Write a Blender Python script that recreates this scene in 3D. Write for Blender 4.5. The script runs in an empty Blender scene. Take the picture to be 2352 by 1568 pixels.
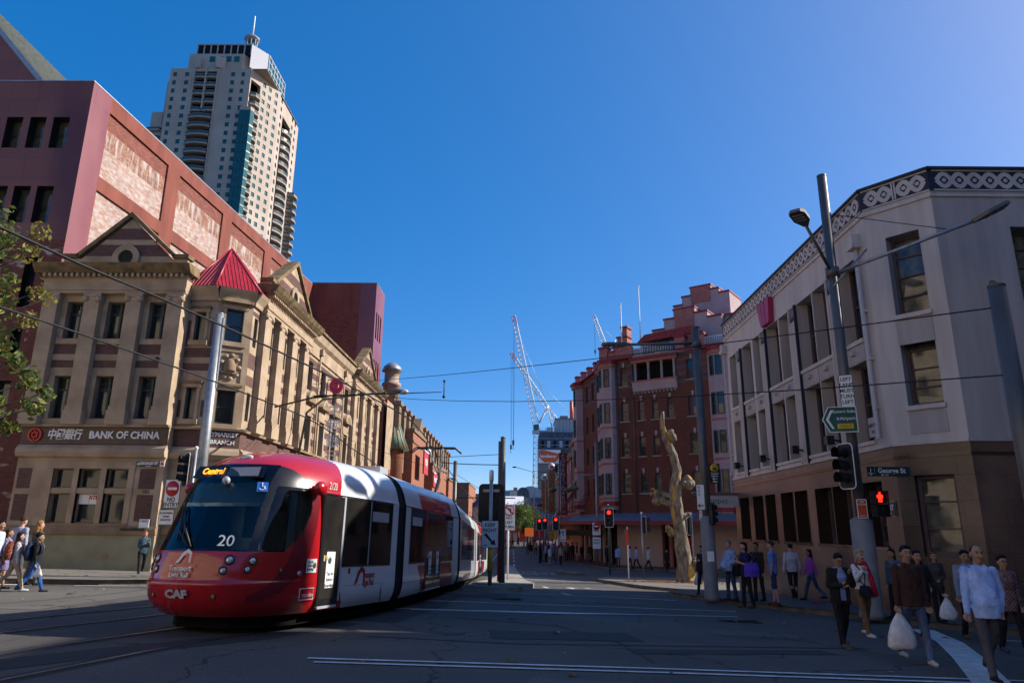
import bpy, bmesh, math, random
from mathutils import Matrix, Vector
from math import sin, cos, pi, radians, atan2, hypot
random.seed(7)
SC = bpy.context.scene
COL = SC.collection
# ---------------------------------------------------------------- camera
cam_d = bpy.data.cameras.new('camera'); cam = bpy.data.objects.new('camera', cam_d); COL.objects.link(cam)
cam_d.sensor_width = 36.0; cam_d.lens = 1600 / 2352 * 36.0; cam_d.clip_end = 4000; cam_d.clip_start = 0.1
CH = 1.8
def cam_setup(pitch, yaw, roll):
    cp, sp = cos(pitch), sin(pitch)
    fwd = Vector((sin(yaw) * cp, cos(yaw) * cp, sp)); rt = Vector((cos(yaw), -sin(yaw), 0)); up = rt.cross(fwd)
    r2 = rt * cos(roll) + up * sin(roll); u2 = -rt * sin(roll) + up * cos(roll)
    m = Matrix((r2, u2, -fwd)).transposed().to_4x4(); m.translation = (0, 0, CH)
    cam.matrix_world = m
cam_setup(radians(14.8038), radians(-0.6123), radians(0.5))
SC.camera = cam
# ---------------------------------------------------------------- light
SUN_AZ, SUN_EL = radians(76), radians(33)          # azimuth from +Y towards +X
W = bpy.data.worlds.new('World'); SC.world = W; W.use_nodes = True
nt = W.node_tree; nt.nodes.clear()
sky = nt.nodes.new('ShaderNodeTexSky'); sky.sky_type = 'NISHITA'; sky.sun_disc = False
sky.sun_elevation = SUN_EL; sky.sun_rotation = SUN_AZ; sky.air_density = 0.8; sky.dust_density = 8.0; sky.ozone_density = 3.0; sky.altitude = 3000
hs = nt.nodes.new('ShaderNodeHueSaturation'); hs.inputs['Saturation'].default_value = 1.9; hs.inputs['Hue'].default_value = 0.508
bg = nt.nodes.new('ShaderNodeBackground'); bg.inputs['Strength'].default_value = 0.15
wo = nt.nodes.new('ShaderNodeOutputWorld')
gm = nt.nodes.new('ShaderNodeGamma'); gm.inputs[1].default_value = 0.55; nt.links.new(sky.outputs[0], gm.inputs[0]); nt.links.new(gm.outputs[0], hs.inputs['Color']); nt.links.new(hs.outputs[0], bg.inputs[0]); nt.links.new(bg.outputs[0], wo.inputs[0])
sd = bpy.data.lights.new('sun', 'SUN'); sun = bpy.data.objects.new('sun', sd); COL.objects.link(sun)
sd.energy = 3.0; sd.angle = radians(0.5); sd.color = (1.0, 0.93, 0.82)
sv = Vector((sin(SUN_AZ) * cos(SUN_EL), cos(SUN_AZ) * cos(SUN_EL), sin(SUN_EL)))
sun.rotation_euler = sv.to_track_quat('Z', 'Y').to_euler(); sun.location = (60, 20, 60)
SC.view_settings.view_transform = 'Standard'; SC.view_settings.look = 'None'
SC.view_settings.exposure = 1.4; SC.view_settings.gamma = 1.0
SC.cycles.max_bounces = 6; SC.cycles.transparent_max_bounces = 8
# ---------------------------------------------------------------- ground height
PYS = [-60, 0, 10, 20, 24, 35, 45, 62, 120, 2000]; PZS = [0.3, 0, -.1, -.38, -.48, -1.05, -1.38, -1.6, -1.6, -1.6]
def lerp(v, xs, ys):
    if v <= xs[0]: return ys[0]
    for i in range(1, len(xs)):
        if v <= xs[i]: return ys[i - 1] + (ys[i] - ys[i - 1]) * (v - xs[i - 1]) / (xs[i] - xs[i - 1])
    return ys[-1]
def zg(x, y): return lerp(y, PYS, PZS) + .022 * (6 - min(max(x, -20), 12)) * lerp(y, [35, 60], [1, 0])
# ---------------------------------------------------------------- object helpers
def tag(o, label=None, cat=None, group=None, kind=None):
    if label: o['label'] = label
    if cat: o['category'] = cat
    if group: o['group'] = group
    if kind: o['kind'] = kind
    return o
def empty(name, loc, rz=0.0, label=None, cat=None, group=None):
    o = bpy.data.objects.new(name, None); COL.objects.link(o); o.location = loc; o.rotation_euler = (0, 0, rz)
    return tag(o, label, cat, group)
def wmat(o):
    m = Matrix.LocRotScale(o.location, o.rotation_euler, o.scale)
    return wmat(o.parent) @ m if o.parent else m
class MB:
    """collects faces; build() links them as ONE mesh object"""
    def __init__(s): s.v = []; s.f = []; s.mi = []; s.mats = []; s.sm = []
    def m(s, mat):
        if mat not in s.mats: s.mats.append(mat)
        return s.mats.index(mat)
    def add(s, verts, faces, mat, smooth=False):
        k = len(s.v); s.v += [tuple(p) for p in verts]; j = s.m(mat)
        for f in faces: s.f.append([k + i for i in f]); s.mi.append(j); s.sm.append(smooth)
        return k
    def quad(s, a, b, c, d, mat): s.add([a, b, c, d], [(0, 1, 2, 3)], mat)
    def box(s, x0, y0, z0, x1, y1, z1, mat):
        if x0 > x1: x0, x1 = x1, x0
        if y0 > y1: y0, y1 = y1, y0
        s.add([(x0, y0, z0), (x1, y0, z0), (x1, y1, z0), (x0, y1, z0), (x0, y0, z1), (x1, y0, z1), (x1, y1, z1), (x0, y1, z1)],
              [(0, 3, 2, 1), (4, 5, 6, 7), (0, 1, 5, 4), (1, 2, 6, 5), (2, 3, 7, 6), (3, 0, 4, 7)], mat)
    def prism(s, poly, z0, z1, mat):
        n = len(poly); vs = [(x, y, z0) for x, y in poly] + [(x, y, z1) for x, y in poly]
        s.add(vs, [tuple(range(n))[::-1], tuple(range(n, 2 * n))] + [(i, (i + 1) % n, n + (i + 1) % n, n + i) for i in range(n)], mat)
    def sideprism(s, poly, y0, y1, mat):
        """polygon in x,z swept along y"""
        n = len(poly); vs = [(x, y0, z) for x, z in poly] + [(x, y1, z) for x, z in poly]
        s.add(vs, [tuple(range(n)), tuple(range(n, 2 * n))[::-1]] + [(i, n + i, n + (i + 1) % n, (i + 1) % n) for i in range(n)], mat)
    def xprism(s, poly, x0, x1, mat):
        """polygon in y,z swept along x"""
        n = len(poly); vs = [(x0, y, z) for y, z in poly] + [(x1, y, z) for y, z in poly]
        s.add(vs, [tuple(range(n)), tuple(range(n, 2 * n))[::-1]] + [(i, n + i, n + (i + 1) % n, (i + 1) % n) for i in range(n)], mat)
    def tube(s, path, r, mat, n=8, cap=True, smooth=True):
        path = [Vector(p) for p in path]; rs = r if isinstance(r, (list, tuple)) else [r] * len(path)
        vs = []; up = None
        for i, p in enumerate(path):
            t = (path[min(i + 1, len(path) - 1)] - path[max(i - 1, 0)]).normalized()
            if up is None: up = Vector((0, 0, 1)) if abs(t.z) < .9 else Vector((1, 0, 0))
            a = t.cross(up).normalized(); up = a.cross(t).normalized()
            for k in range(n):
                q = 2 * pi * k / n; vs.append(p + (a * cos(q) + up * sin(q)) * rs[i])
        fs = []
        for i in range(len(path) - 1):
            for k in range(n): fs.append((i * n + k, i * n + (k + 1) % n, (i + 1) * n + (k + 1) % n, (i + 1) * n + k))
        b = s.add(vs, fs, mat, smooth)
        if cap:
            L = (len(path) - 1) * n
            s.f += [[b + k for k in range(n)][::-1], [b + L + k for k in range(n)]]; j = s.m(mat); s.mi += [j, j]; s.sm += [False, False]
    def lathe(s, prof, c, mat, n=20, smooth=True, start=0.0):
        vs = []
        for r, z in prof:
            for k in range(n):
                q = start + 2 * pi * k / n; vs.append((c[0] + r * cos(q), c[1] + r * sin(q), c[2] + z))
        fs = []
        for i in range(len(prof) - 1):
            for k in range(n): fs.append((i * n + k, i * n + (k + 1) % n, (i + 1) * n + (k + 1) % n, (i + 1) * n + k))
        fs += [tuple(range(n))[::-1], tuple(range((len(prof) - 1) * n, len(prof) * n))]
        s.add(vs, fs, mat, smooth)
    def ball(s, c, r, mat, n=10, m=7):
        rx, ry, rz = r if isinstance(r, (tuple, list)) else (r, r, r)
        vs = [(c[0], c[1], c[2] - rz)]
        for i in range(1, m):
            a = -pi / 2 + pi * i / m
            for k in range(n): vs.append((c[0] + rx * cos(a) * cos(2 * pi * k / n), c[1] + ry * cos(a) * sin(2 * pi * k / n), c[2] + rz * sin(a)))
        vs.append((c[0], c[1], c[2] + rz)); t = len(vs) - 1
        fs = [(0, 1 + (k + 1) % n, 1 + k) for k in range(n)]
        for i in range(m - 2):
            for k in range(n): fs.append((1 + i * n + k, 1 + i * n + (k + 1) % n, 1 + (i + 1) * n + (k + 1) % n, 1 + (i + 1) * n + k))
        fs += [(t, 1 + (m - 2) * n + k, 1 + (m - 2) * n + (k + 1) % n) for k in range(n)]
        s.add(vs, fs, mat, True)
    def xf(s, M, k=0):
        for i in range(k, len(s.v)): s.v[i] = tuple(M @ Vector(s.v[i]))
    def mesh(s, name, inv=None, fix=True):
        me = bpy.data.meshes.new(name)
        vs = [inv @ Vector(p) for p in s.v] if inv is not None else s.v
        me.from_pydata([tuple(p) for p in vs], [], s.f)
        for mt in s.mats: me.materials.append(mt)
        me.polygons.foreach_set('material_index', s.mi); me.polygons.foreach_set('use_smooth', s.sm)
        if fix:
            bm = bmesh.new(); bm.from_mesh(me); bmesh.ops.recalc_face_normals(bm, faces=bm.faces); bm.to_mesh(me); bm.free()
        uv_project(me)
        return me
    def build(s, name, parent=None, kind=None, fix=True):
        inv = wmat(parent).inverted() if parent else None
        o = bpy.data.objects.new(name, s.mesh(name, inv, fix)); COL.objects.link(o)
        if parent: o.parent = parent
        if kind: o['kind'] = kind
        return o
def uv_project(me):
    """metric UV: u along the wall, v up (floors: x, y)"""
    uv = me.uv_layers.new(name='UVMap').data
    for p in me.polygons:
        n = p.normal
        if abs(n.z) > .8: a, b = Vector((1, 0, 0)), Vector((0, 1, 0))
        else:
            a = Vector((-n.y, n.x, 0)).normalized(); b = Vector((0, 0, 1))
        for li in p.loop_indices:
            c = me.vertices[me.loops[li].vertex_index].co; uv[li].uv = (c.dot(a), c.dot(b))
def inst(me, name, parent, M):
    """one more object showing mesh me, placed at world matrix M"""
    o = bpy.data.objects.new(name, me); COL.objects.link(o)
    if parent: o.parent = parent; M = wmat(parent).inverted() @ M
    o.location = M.translation; o.rotation_euler = M.to_euler(); return o
def frame(o, u):
    """facade frame: x along wall, y into the building, z up"""
    u = Vector((u[0], u[1], 0)).normalized(); d = Vector((-u.y, u.x, 0))
    m = Matrix((u, d, Vector((0, 0, 1)))).transposed().to_4x4(); m.translation = (o[0], o[1], o[2] if len(o) > 2 else 0); return m
# ---------------------------------------------------------------- materials
def nodes(name):
    m = bpy.data.materials.new(name); m.use_nodes = True; t = m.node_tree; t.nodes.clear()
    o = t.nodes.new('ShaderNodeOutputMaterial'); p = t.nodes.new('ShaderNodeBsdfPrincipled'); t.links.new(p.outputs[0], o.inputs[0])
    return m, t, p, o
def setp(p, rough=.6, spec=.5, metal=0.0, coat=0.0):
    p.inputs['Roughness'].default_value = rough; p.inputs['Specular IOR Level'].default_value = spec
    p.inputs['Metallic'].default_value = metal; p.inputs['Coat Weight'].default_value = coat; p.inputs['Coat Roughness'].default_value = .04
def c4(c): return (c[0], c[1], c[2], 1)
def mul(c, k): return tuple(x * k for x in c)
def noise_mix(t, ca, cb, scale, coord='Object', detail=6, lo=.35, hi=.65, stretch=None):
    tc = t.nodes.new('ShaderNodeTexCoord'); nz = t.nodes.new('ShaderNodeTexNoise'); nz.inputs['Scale'].default_value = scale; nz.inputs['Detail'].default_value = detail
    src = tc.outputs[coord]
    if stretch:
        mp = t.nodes.new('ShaderNodeMapping'); mp.inputs['Scale'].default_value = stretch; t.links.new(src, mp.inputs[0]); src = mp.outputs[0]
    t.links.new(src, nz.inputs['Vector'])
    rp = t.nodes.new('ShaderNodeMapRange'); rp.inputs[1].default_value = lo; rp.inputs[2].default_value = hi; t.links.new(nz.outputs[0], rp.inputs[0])
    mx = t.nodes.new('ShaderNodeMix'); mx.data_type = 'RGBA'; t.links.new(rp.outputs[0], mx.inputs[0])
    for i, c in ((6, ca), (7, cb)):
        if isinstance(c, tuple): mx.inputs[i].default_value = c4(c)
        else: t.links.new(c, mx.inputs[i])
    return mx.outputs[2], nz
def bump(t, p, h, strength, dist=.02):
    b = t.nodes.new('ShaderNodeBump'); b.inputs['Strength'].default_value = strength; b.inputs['Distance'].default_value = dist
    t.links.new(h, b.inputs['Height']); t.links.new(b.outputs[0], p.inputs['Normal'])
def mat(name, c, rough=.6, spec=.4, metal=0.0, var=.18, scale=3.0, bmp=0.0, coat=0.0, stretch=None, c2=None):
    m, t, p, o = nodes(name); setp(p, rough, spec, metal, coat)
    cb = c2 or tuple(min(1, x * (1 + var)) for x in c)
    ca = c if c2 else mul(c, 1 - var)
    col, nz = noise_mix(t, ca, cb, scale, stretch=stretch); t.links.new(col, p.inputs['Base Color'])
    if bmp: bump(t, p, nz.outputs[0], bmp)
    return m
def brick(name, c1, c2, mortar, bw=.23, rh=.076, stain=None, stain_scale=.6, stain_lo=.5, stain_hi=.7, rough=.8, stretch=None, ms=.01, bias=0.0):
    m, t, p, o = nodes(name); setp(p, rough, .25)
    tc = t.nodes.new('ShaderNodeTexCoord'); b = t.nodes.new('ShaderNodeTexBrick')
    t.links.new(tc.outputs['UV'], b.inputs['Vector']); b.inputs['Scale'].default_value = 1
    b.inputs['Brick Width'].default_value = bw; b.inputs['Row Height'].default_value = rh; b.inputs['Mortar Size'].default_value = ms
    b.inputs['Bias'].default_value = bias
    b.inputs['Color1'].default_value = c4(c1); b.inputs['Color2'].default_value = c4(c2); b.inputs['Mortar'].default_value = c4(mortar)
    src = b.outputs[0]
    if stain:
        src, _ = noise_mix(t, src, stain, stain_scale, 'UV', 8, stain_lo, stain_hi, stretch)
    col, _ = noise_mix(t, src, src, 1.0)
    hv = t.nodes.new('ShaderNodeHueSaturation'); t.links.new(col, hv.inputs['Color'])
    nz = t.nodes.new('ShaderNodeTexNoise'); nz.inputs['Scale'].default_value = .9; nz.inputs['Detail'].default_value = 5; t.links.new(tc.outputs['Object'], nz.inputs['Vector'])
    rp = t.nodes.new('ShaderNodeMapRange'); rp.inputs[3].default_value = .72; rp.inputs[4].default_value = 1.25; t.links.new(nz.outputs[0], rp.inputs[0]); t.links.new(rp.outputs[0], hv.inputs['Value'])
    t.links.new(hv.outputs[0], p.inputs['Base Color']); bump(t, p, b.outputs[1], -.25, .01)
    return m
def glass(name, c=(.012, .016, .018), rough=.04, spec=.6, scale=.7, c2=None):
    m, t, p, o = nodes(name); setp(p, rough, spec)
    col, nz = noise_mix(t, c, c2 or mul(c, 2.2), scale); t.links.new(col, p.inputs['Base Color'])
    nz2 = t.nodes.new('ShaderNodeTexNoise'); nz2.inputs['Scale'].default_value = 1.3; nz2.inputs['Detail'].default_value = 1; bump(t, p, nz2.outputs[0], .12, .02)
    return m
def emit(name, c, s):
    m, t, p, o = nodes(name); setp(p, .4, .3); p.inputs['Base Color'].default_value = c4(c)
    p.inputs['Emission Color'].default_value = c4(c); p.inputs['Emission Strength'].default_value = s
    return m
M = {}
M['asphalt'] = None
def asphalt(name, c, c2, fine=55, rough=.82):
    m, t, p, o = nodes(name); setp(p, rough, .35)
    col, _ = noise_mix(t, c, c2, .35, detail=8, lo=.3, hi=.7)
    col2, nz = noise_mix(t, mul(c, .45), col, fine, detail=3, lo=.22, hi=.55)
    col3, _ = noise_mix(t, col2, mul(c, .55), .12, detail=10, lo=.56, hi=.75, stretch=(1, .25, 1))
    v = t.nodes.new('ShaderNodeTexVoronoi'); v.feature = 'DISTANCE_TO_EDGE'; v.inputs['Scale'].default_value = .22
    tc = t.nodes.new('ShaderNodeTexCoord'); wn = t.nodes.new('ShaderNodeTexNoise'); wn.inputs['Scale'].default_value = .9; wn.inputs['Detail'].default_value = 6
    va = t.nodes.new('ShaderNodeVectorMath'); va.operation = 'MULTIPLY_ADD'; va.inputs[1].default_value = (1.6, 1.6, 0)
    t.links.new(tc.outputs['Object'], wn.inputs['Vector']); t.links.new(wn.outputs[1], va.inputs[0]); t.links.new(tc.outputs['Object'], va.inputs[2]); t.links.new(va.outputs[0], v.inputs['Vector'])
    rp = t.nodes.new('ShaderNodeMapRange'); rp.inputs[1].default_value = .002; rp.inputs[2].default_value = .006; t.links.new(v.outputs[0], rp.inputs[0])
    mx = t.nodes.new('ShaderNodeMix'); mx.data_type = 'RGBA'; t.links.new(rp.outputs[0], mx.inputs[0]); mx.inputs[6].default_value = c4(mul(c, .4)); t.links.new(col3, mx.inputs[7])
    t.links.new(mx.outputs[2], p.inputs['Base Color']); bump(t, p, nz.outputs[0], .5, .012)
    return m
M['asphalt'] = asphalt('asphalt', (.066, .060, .055), (.118, .106, .094), 38)
M['asphalt_pale'] = asphalt('asphalt_pale', (.10, .092, .08), (.14, .128, .11))
M['concrete'] = mat('concrete', (.27, .25, .22), .85, .2, var=.22, scale=1.4, bmp=.2)
M['kerb'] = mat('kerb_stone', (.13, .115, .1), .85, .25, var=.3, scale=2.5, bmp=.3)
M['paint'] = mat('road_paint', (.62, .62, .60), .7, .3, c2=(.42, .42, .41), scale=5)
M['rail'] = mat('rail_steel', (.30, .29, .28), .3, .5, .8, var=.2)
M['groove'] = mat('rail_groove', (.02, .02, .02), .8)
def paver(name, c1, c2, w, h):
    return brick(name, c1, c2, mul(c1, .45), w, h, rough=.55, ms=.006)
M['paver'] = paver('dark_stone_paver', (.075, .07, .072), (.10, .092, .09), .8, .4)
M['paver_pale'] = paver('pale_sunlit_paver', (.17, .155, .135), (.21, .19, .165), .8, .4)
M['paver_red'] = paver('brick_paver', (.13, .055, .045), (.17, .075, .06), .2, .1)
# sandstone, brick and paint of the buildings
M['sand'] = mat('sandstone', (.41, .31, .215), .85, .2, scale=1.2, bmp=.15, c2=(.29, .21, .14))
M['sand_d'] = mat('weathered_sandstone', (.29, .205, .125), .85, .2, scale=.9, bmp=.15, c2=(.18, .125, .08))
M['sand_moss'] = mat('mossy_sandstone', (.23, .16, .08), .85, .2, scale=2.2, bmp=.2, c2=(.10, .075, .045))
M['brick_p'] = brick('purple_brick', (.085, .036, .034), (.13, .058, .05), (.12, .09, .075))
M['brick_sign'] = mat('brown_tile', (.055, .028, .026), .4, .4, var=.25)
M['render_c'] = mat('cream_render', (.25, .235, .155), .8, .2, var=.12, scale=1.5)
M['cu'] = mat('green_copper', (.10, .145, .10), .6, .3, c2=(.20, .17, .085), scale=1.6, bmp=.1)
M['redroof'] = mat('red_sheet', (.36, .022, .03), .38, .5, var=.15)
M['frame_g'] = mat('green_frame', (.025, .042, .038), .5, .4)
M['glass'] = glass('window_glass')
M['glass_l'] = glass('curtained_glass', (.03, .032, .03), c2=(.16, .14, .10), scale=2.5)
M['glass_t'] = glass('teal_glass', (.008, .07, .08), rough=.06, c2=(.015, .11, .12))
M['dark'] = mat('dark_gap', (.012, .011, .011), .9, .2)
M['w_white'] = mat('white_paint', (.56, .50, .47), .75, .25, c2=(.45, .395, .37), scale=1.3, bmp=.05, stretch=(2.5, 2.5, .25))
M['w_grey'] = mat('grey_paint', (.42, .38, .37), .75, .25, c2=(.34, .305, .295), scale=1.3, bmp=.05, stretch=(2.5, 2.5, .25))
M['w_frame'] = mat('mauve_timber', (.085, .06, .066), .55, .35)
M['navy'] = mat('navy_paint', (.02, .022, .035), .6, .3)
def granite():
    m, t, p, o = nodes('polished_granite'); setp(p, .3, .4)
    tc = t.nodes.new('ShaderNodeTexCoord'); b = t.nodes.new('ShaderNodeTexBrick'); t.links.new(tc.outputs['UV'], b.inputs['Vector']); b.inputs['Scale'].default_value = 1
    b.inputs['Brick Width'].default_value = 1.1; b.inputs['Row Height'].default_value = .62; b.inputs['Mortar Size'].default_value = .008
    b.inputs['Color1'].default_value = (.075, .048, .037, 1); b.inputs['Color2'].default_value = (.125, .08, .06, 1); b.inputs['Mortar'].default_value = (.03, .02, .016, 1)
    col, _ = noise_mix(t, b.outputs[0], mul((.085, .05, .036), .6), 34, detail=3, lo=.45, hi=.75)
    col2, nz = noise_mix(t, col, (.21, .13, .09), .55, detail=5, lo=.5, hi=.8)
    t.links.new(col2, p.inputs['Base Color']); bump(t, p, b.outputs[1], -.2, .006)
    return m
M['granite'] = granite()
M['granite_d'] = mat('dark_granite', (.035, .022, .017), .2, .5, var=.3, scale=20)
M['steel'] = mat('galvanised_steel', (.30, .31, .33), .45, .5, .55, var=.12, scale=6)
M['pole_d'] = mat('dark_grey_pole', (.10, .094, .092), .45, .5, .3, var=.1)
M['black'] = mat('black_plastic', (.012, .012, .013), .45, .4)
M['white'] = mat('white_enamel', (.72, .72, .72), .45, .4, var=.05)
M['red'] = mat('red_enamel', (.5, .02, .018), .4, .4, var=.08)
M['green'] = mat('sign_green', (.008, .075, .04), .4, .4, var=.08)
M['wire'] = mat('cable_black', (.012, .012, .014), .6, .3)
# ================================================================ ground
def sheet(name, xs, ys, m, dz=0.0, kind='structure'):
    b = MB(); vs = [(x, y, zg(x, y) + dz) for y in ys for x in xs]; n = len(xs)
    fs = [(j * n + i, j * n + i + 1, (j + 1) * n + i + 1, (j + 1) * n + i) for j in range(len(ys) - 1) for i in range(n - 1)]
    b.add(vs, fs, m); o = b.build(name, kind=kind); return o
xs = [-1500, -400, -120, -60] + [-40 + 2 * i for i in range(36)] + [45, 80, 200, 600, 1500]
ys = [-400, -100, -60, -30] + [-10 + 1 * i for i in range(73)] + [66, 75, 90, 120, 180, 300, 700, 1900]
road = sheet('road', xs, ys, M['asphalt'])
def slab(name, poly, dz, mtop, mside, kind='structure', drop=.22):
    """raised pavement following the ground"""
    bm = bmesh.new(); f = bm.faces.new([bm.verts.new((x, y, 0)) for x, y in poly])
    x0 = min(p[0] for p in poly); x1 = max(p[0] for p in poly); y0 = min(p[1] for p in poly); y1 = max(p[1] for p in poly)
    def cuts(a, b, axis):
        n = int((min(b, 75) - a) / 2.0)
        for i in range(1, n + 1):
            c = a + 2.0 * i; co = (c, 0, 0) if axis == 0 else (0, c, 0); no = (1, 0, 0) if axis == 0 else (0, 1, 0)
            bmesh.ops.bisect_plane(bm, geom=bm.verts[:] + bm.edges[:] + bm.faces[:], plane_co=co, plane_no=no)
    cuts(max(x0, -30), x1, 0); cuts(max(y0, -12), y1, 1)
    for v in bm.verts: v.co.z = zg(v.co.x, v.co.y) + dz
    be = [e for e in bm.edges if e.is_boundary]
    r = bmesh.ops.extrude_edge_only(bm, edges=be); nv = [g for g in r['geom'] if isinstance(g, bmesh.types.BMVert)]; nf = [g for g in r['geom'] if isinstance(g, bmesh.types.BMFace)]
    for v in nv: v.co.z -= drop
    for g in nf: g.material_index = 1
    bmesh.ops.recalc_face_normals(bm, faces=bm.faces)
    me = bpy.data.meshes.new(name); bm.to_mesh(me); bm.free(); me.materials.append(mtop); me.materials.append(mside); uv_project(me)
    o = bpy.data.objects.new(name, me); COL.objects.link(o); o['kind'] = kind; return o
def offs(path, w):
    """polyline and its parallel at distance w to the left"""
    out = []
    for i, p in enumerate(path):
        a = Vector(path[max(i - 1, 0)]); b = Vector(path[min(i + 1, len(path) - 1)]); t = (b - a).normalized()
        out.append((p[0] - t.y * w, p[1] + t.x * w))
    return out
def dense(path, step=.5):
    out = []
    for a, b in zip(path, path[1:]):
        n = max(1, int(hypot(b[0] - a[0], b[1] - a[1]) / step))
        out += [(a[0] + (b[0] - a[0]) * i / n, a[1] + (b[1] - a[1]) * i / n) for i in range(n)]
    return out + [path[-1]]
def strip(b, path, w, dz, m, step=.5):
    path = dense(path, step); L = offs(path, w / 2); R = offs(path, -w / 2)
    vs = [(x, y, zg(x, y) + dz) for x, y in L] + [(x, y, zg(x, y) + dz) for x, y in R]; n = len(path)
    b.add(vs, [(i, i + 1, n + i + 1, n + i) for i in range(n - 1)], m)
def mark(path, w, dz=.012, name='road_marking', m=None):
    b = MB(); strip(b, path, w, dz, m or M['paint']); return b.build(name, kind='structure')
def arc(c, r, a0, a1, n=8): return [(c[0] + r * cos(radians(a0 + (a1 - a0) * i / n)), c[1] + r * sin(radians(a0 + (a1 - a0) * i / n))) for i in range(n + 1)]
# pavements: the right corner, its tail along the side street, the island corner with the old trunk, the hotel corner and the left corner
RK = [(40, 11.2), (14, 12.9), (11.2, 15.2), (9.4, 17.4), (8.0, 20.0), (6.65, 22.2), (5.75, 24.8), (5.6, 27.0), (5.95, 29.0)]
TK = [(6.9, 31.6), (7.0, 32.8), (5.9, 36), (5.1, 40), (4.55, 44), (5.4, 46.3), (9, 47.3), (20, 47.6)]
kerb_right = RK + [(6.6, 30.4)] + TK + [(60, 48), (60, 33), (10.5, 33), (9.98, 32.9), (9.98, 18.8), (11.2, 17.4), (40, 17.3)]
slab('pavement_right', kerb_right, .13, M['paver'], M['kerb'])
b = MB(); strip(b, RK, .16, .142, M['kerb']); b.build('kerb', kind='structure')
b = MB(); strip(b, TK, .16, .142, M['kerb']); b.build('kerb', kind='structure')
pale = [(6.75, 30.6), (9.95, 30.2), (9.95, 33.0), (10.4, 33.1), (30, 33.1), (30, 47.4), (9.2, 47.0), (5.6, 46.1), (4.75, 44), (5.25, 40), (6.05, 36.1), (7.15, 32.9), (7.05, 31.5)]
slab('pavement_sunlit', pale, .14, M['paver_pale'], M['kerb'], drop=.02)  # lighter pavers paint in the sunlight on this part of the pavement
HK = [(60, 50), (17, 55), (12, 57.5), (7.7, 60.5), (6.5, 63.3), (4.7, 69), (3.6, 78), (3.0, 95), (2.5, 140), (1.5, 260)]
slab('pavement_hotel', HK + [(7.2, 260), (7.2, 78), (9.2, 65), (17.5, 59.2), (60, 53)], .13, M['paver_red'], M['kerb'])
LK = [(-60, 21.0), (-15.6, 21.2), (-12.6, 22.0), (-10.8, 23.6), (-9.6, 26.5), (-9.2, 30), (-9.0, 60), (-9.0, 120), (-9.0, 260)]
slab('pavement_left', LK + [(-13.25, 260), (-13.25, 33.2), (-14.75, 32.2), (-60, 31.7)], .14, M['paver_pale'], M['kerb'])
b = MB(); strip(b, LK[:7], .18, .152, M['kerb']); b.build('kerb', kind='structure')
# paler asphalt lane in front of the left kerb
b = MB(); n = 30
pts = [(-40 + i * 1.05, 20.95 + (0.25 if i > 22 else 0)) for i in range(n)]
for (x0, y0), (x1, y1) in zip(pts, pts[1:]):
    for k in range(4):
        ya, yb = 14.6 + (20.9 - 14.6) * k / 4, 14.6 + (20.9 - 14.6) * (k + 1) / 4
        b.quad((x0, ya, zg(x0, ya) + .006), (x1, ya, zg(x1, ya) + .006), (x1, yb, zg(x1, yb) + .006), (x0, yb, zg(x0, yb) + .006), M['asphalt_pale'])
b.build('pale_lane', kind='structure')
# median island with sloping ends
isl = [(-1.9, 25.3), (-.35, 25.2), (.15, 26.3), (.1, 27.2), (-.6, 27.6), (-1.9, 27.6)]
slab('median_island', isl, .17, M['kerb'], M['concrete'], drop=.25)
isl2 = [(-1.75, 27.9), (-.55, 27.8), (.55, 29.2), (.7, 31.5), (.4, 36), (-.3, 60), (-1.0, 62), (-1.3, 36), (-1.7, 31)]
slab('median_island', isl2, .2, M['concrete'], M['concrete'], drop=.25)
# far end of the paved street: two small traffic islands
slab('traffic_island', [(2.6, 52.5), (3.9, 50.0), (4.6, 50.4), (4.0, 53.0), (3.0, 54.5)], .15, M['kerb'], M['kerb'])
# road markings
mark([(-2.6, 9.62), (2, 9.72), (7, 9.75), (12, 9.7)], .09); mark([(-2.75, 9.87), (2, 9.99), (7, 10.02), (12, 9.97)], .09)
mark([(-3.2, 17.45), (0, 17.75), (5.4, 18.3)], .11); mark([(-2.5, 17.35), (.2, 17.5), (1.9, 17.75)], .10)
b = MB()
lens = [(-.9, 17.62), (.2, 17.45), (1.3, 17.52), (2.3, 17.80), (3.4, 18.04), (2.2, 17.96), (1.0, 17.84), (0, 17.74)]
b.add([(x, y, zg(x, y) + .014) for x, y in lens], [tuple(range(len(lens)))], M['paint']); b.build('road_marking', kind='structure')
mark([(-3.0, 20.2), (1, 20.1), (5.85, 19.95)], .11)
mark([(-1.0, 25.0), (2, 24.2), (5.05, 23.4)], .13)
mark([(1.75, 24.5), (1.55, 26.2)], .15); mark([(4.0, 26.2), (4.6, 25.9)], .12)
mark([(1.3, 31.4), (1.15, 33.4)], .15); mark([(3.7, 30.4), (3.5, 31.2)], .14); mark([(3.2, 32.6), (3.05, 33.6)], .14)
mark([(-.1, 36.8), (-.25, 39.5)], .15); mark([(.1, 42.6), (3.6, 42.0)], .2)
for x, y in ((.0, 32.3), (2.35, 31.6)):
    b = MB(); P_ = [(x - .06, y - .9), (x + .06, y - .9), (x + .06, y + .6), (x + .3, y + .6), (x, y + 1.7), (x - .3, y + .6), (x - .06, y + .6)]
    b.add([(px, py, zg(px, py) + .012) for px, py in P_], [(0, 1, 2, 6), (3, 4, 5)], M['paint']); b.build('road_arrow', kind='structure')
for i in range(9): mark([(-.2 - .06 * i, 50 + 7 * i + (3 if i == 0 else 0)), (-.22 - .06 * i, 53 + 7 * i)], .16)
mark([(-.5, 44.5), (3.0, 43.6)], .25); mark([(-.6, 46.5), (2.2, 45.8)], .25)
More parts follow.
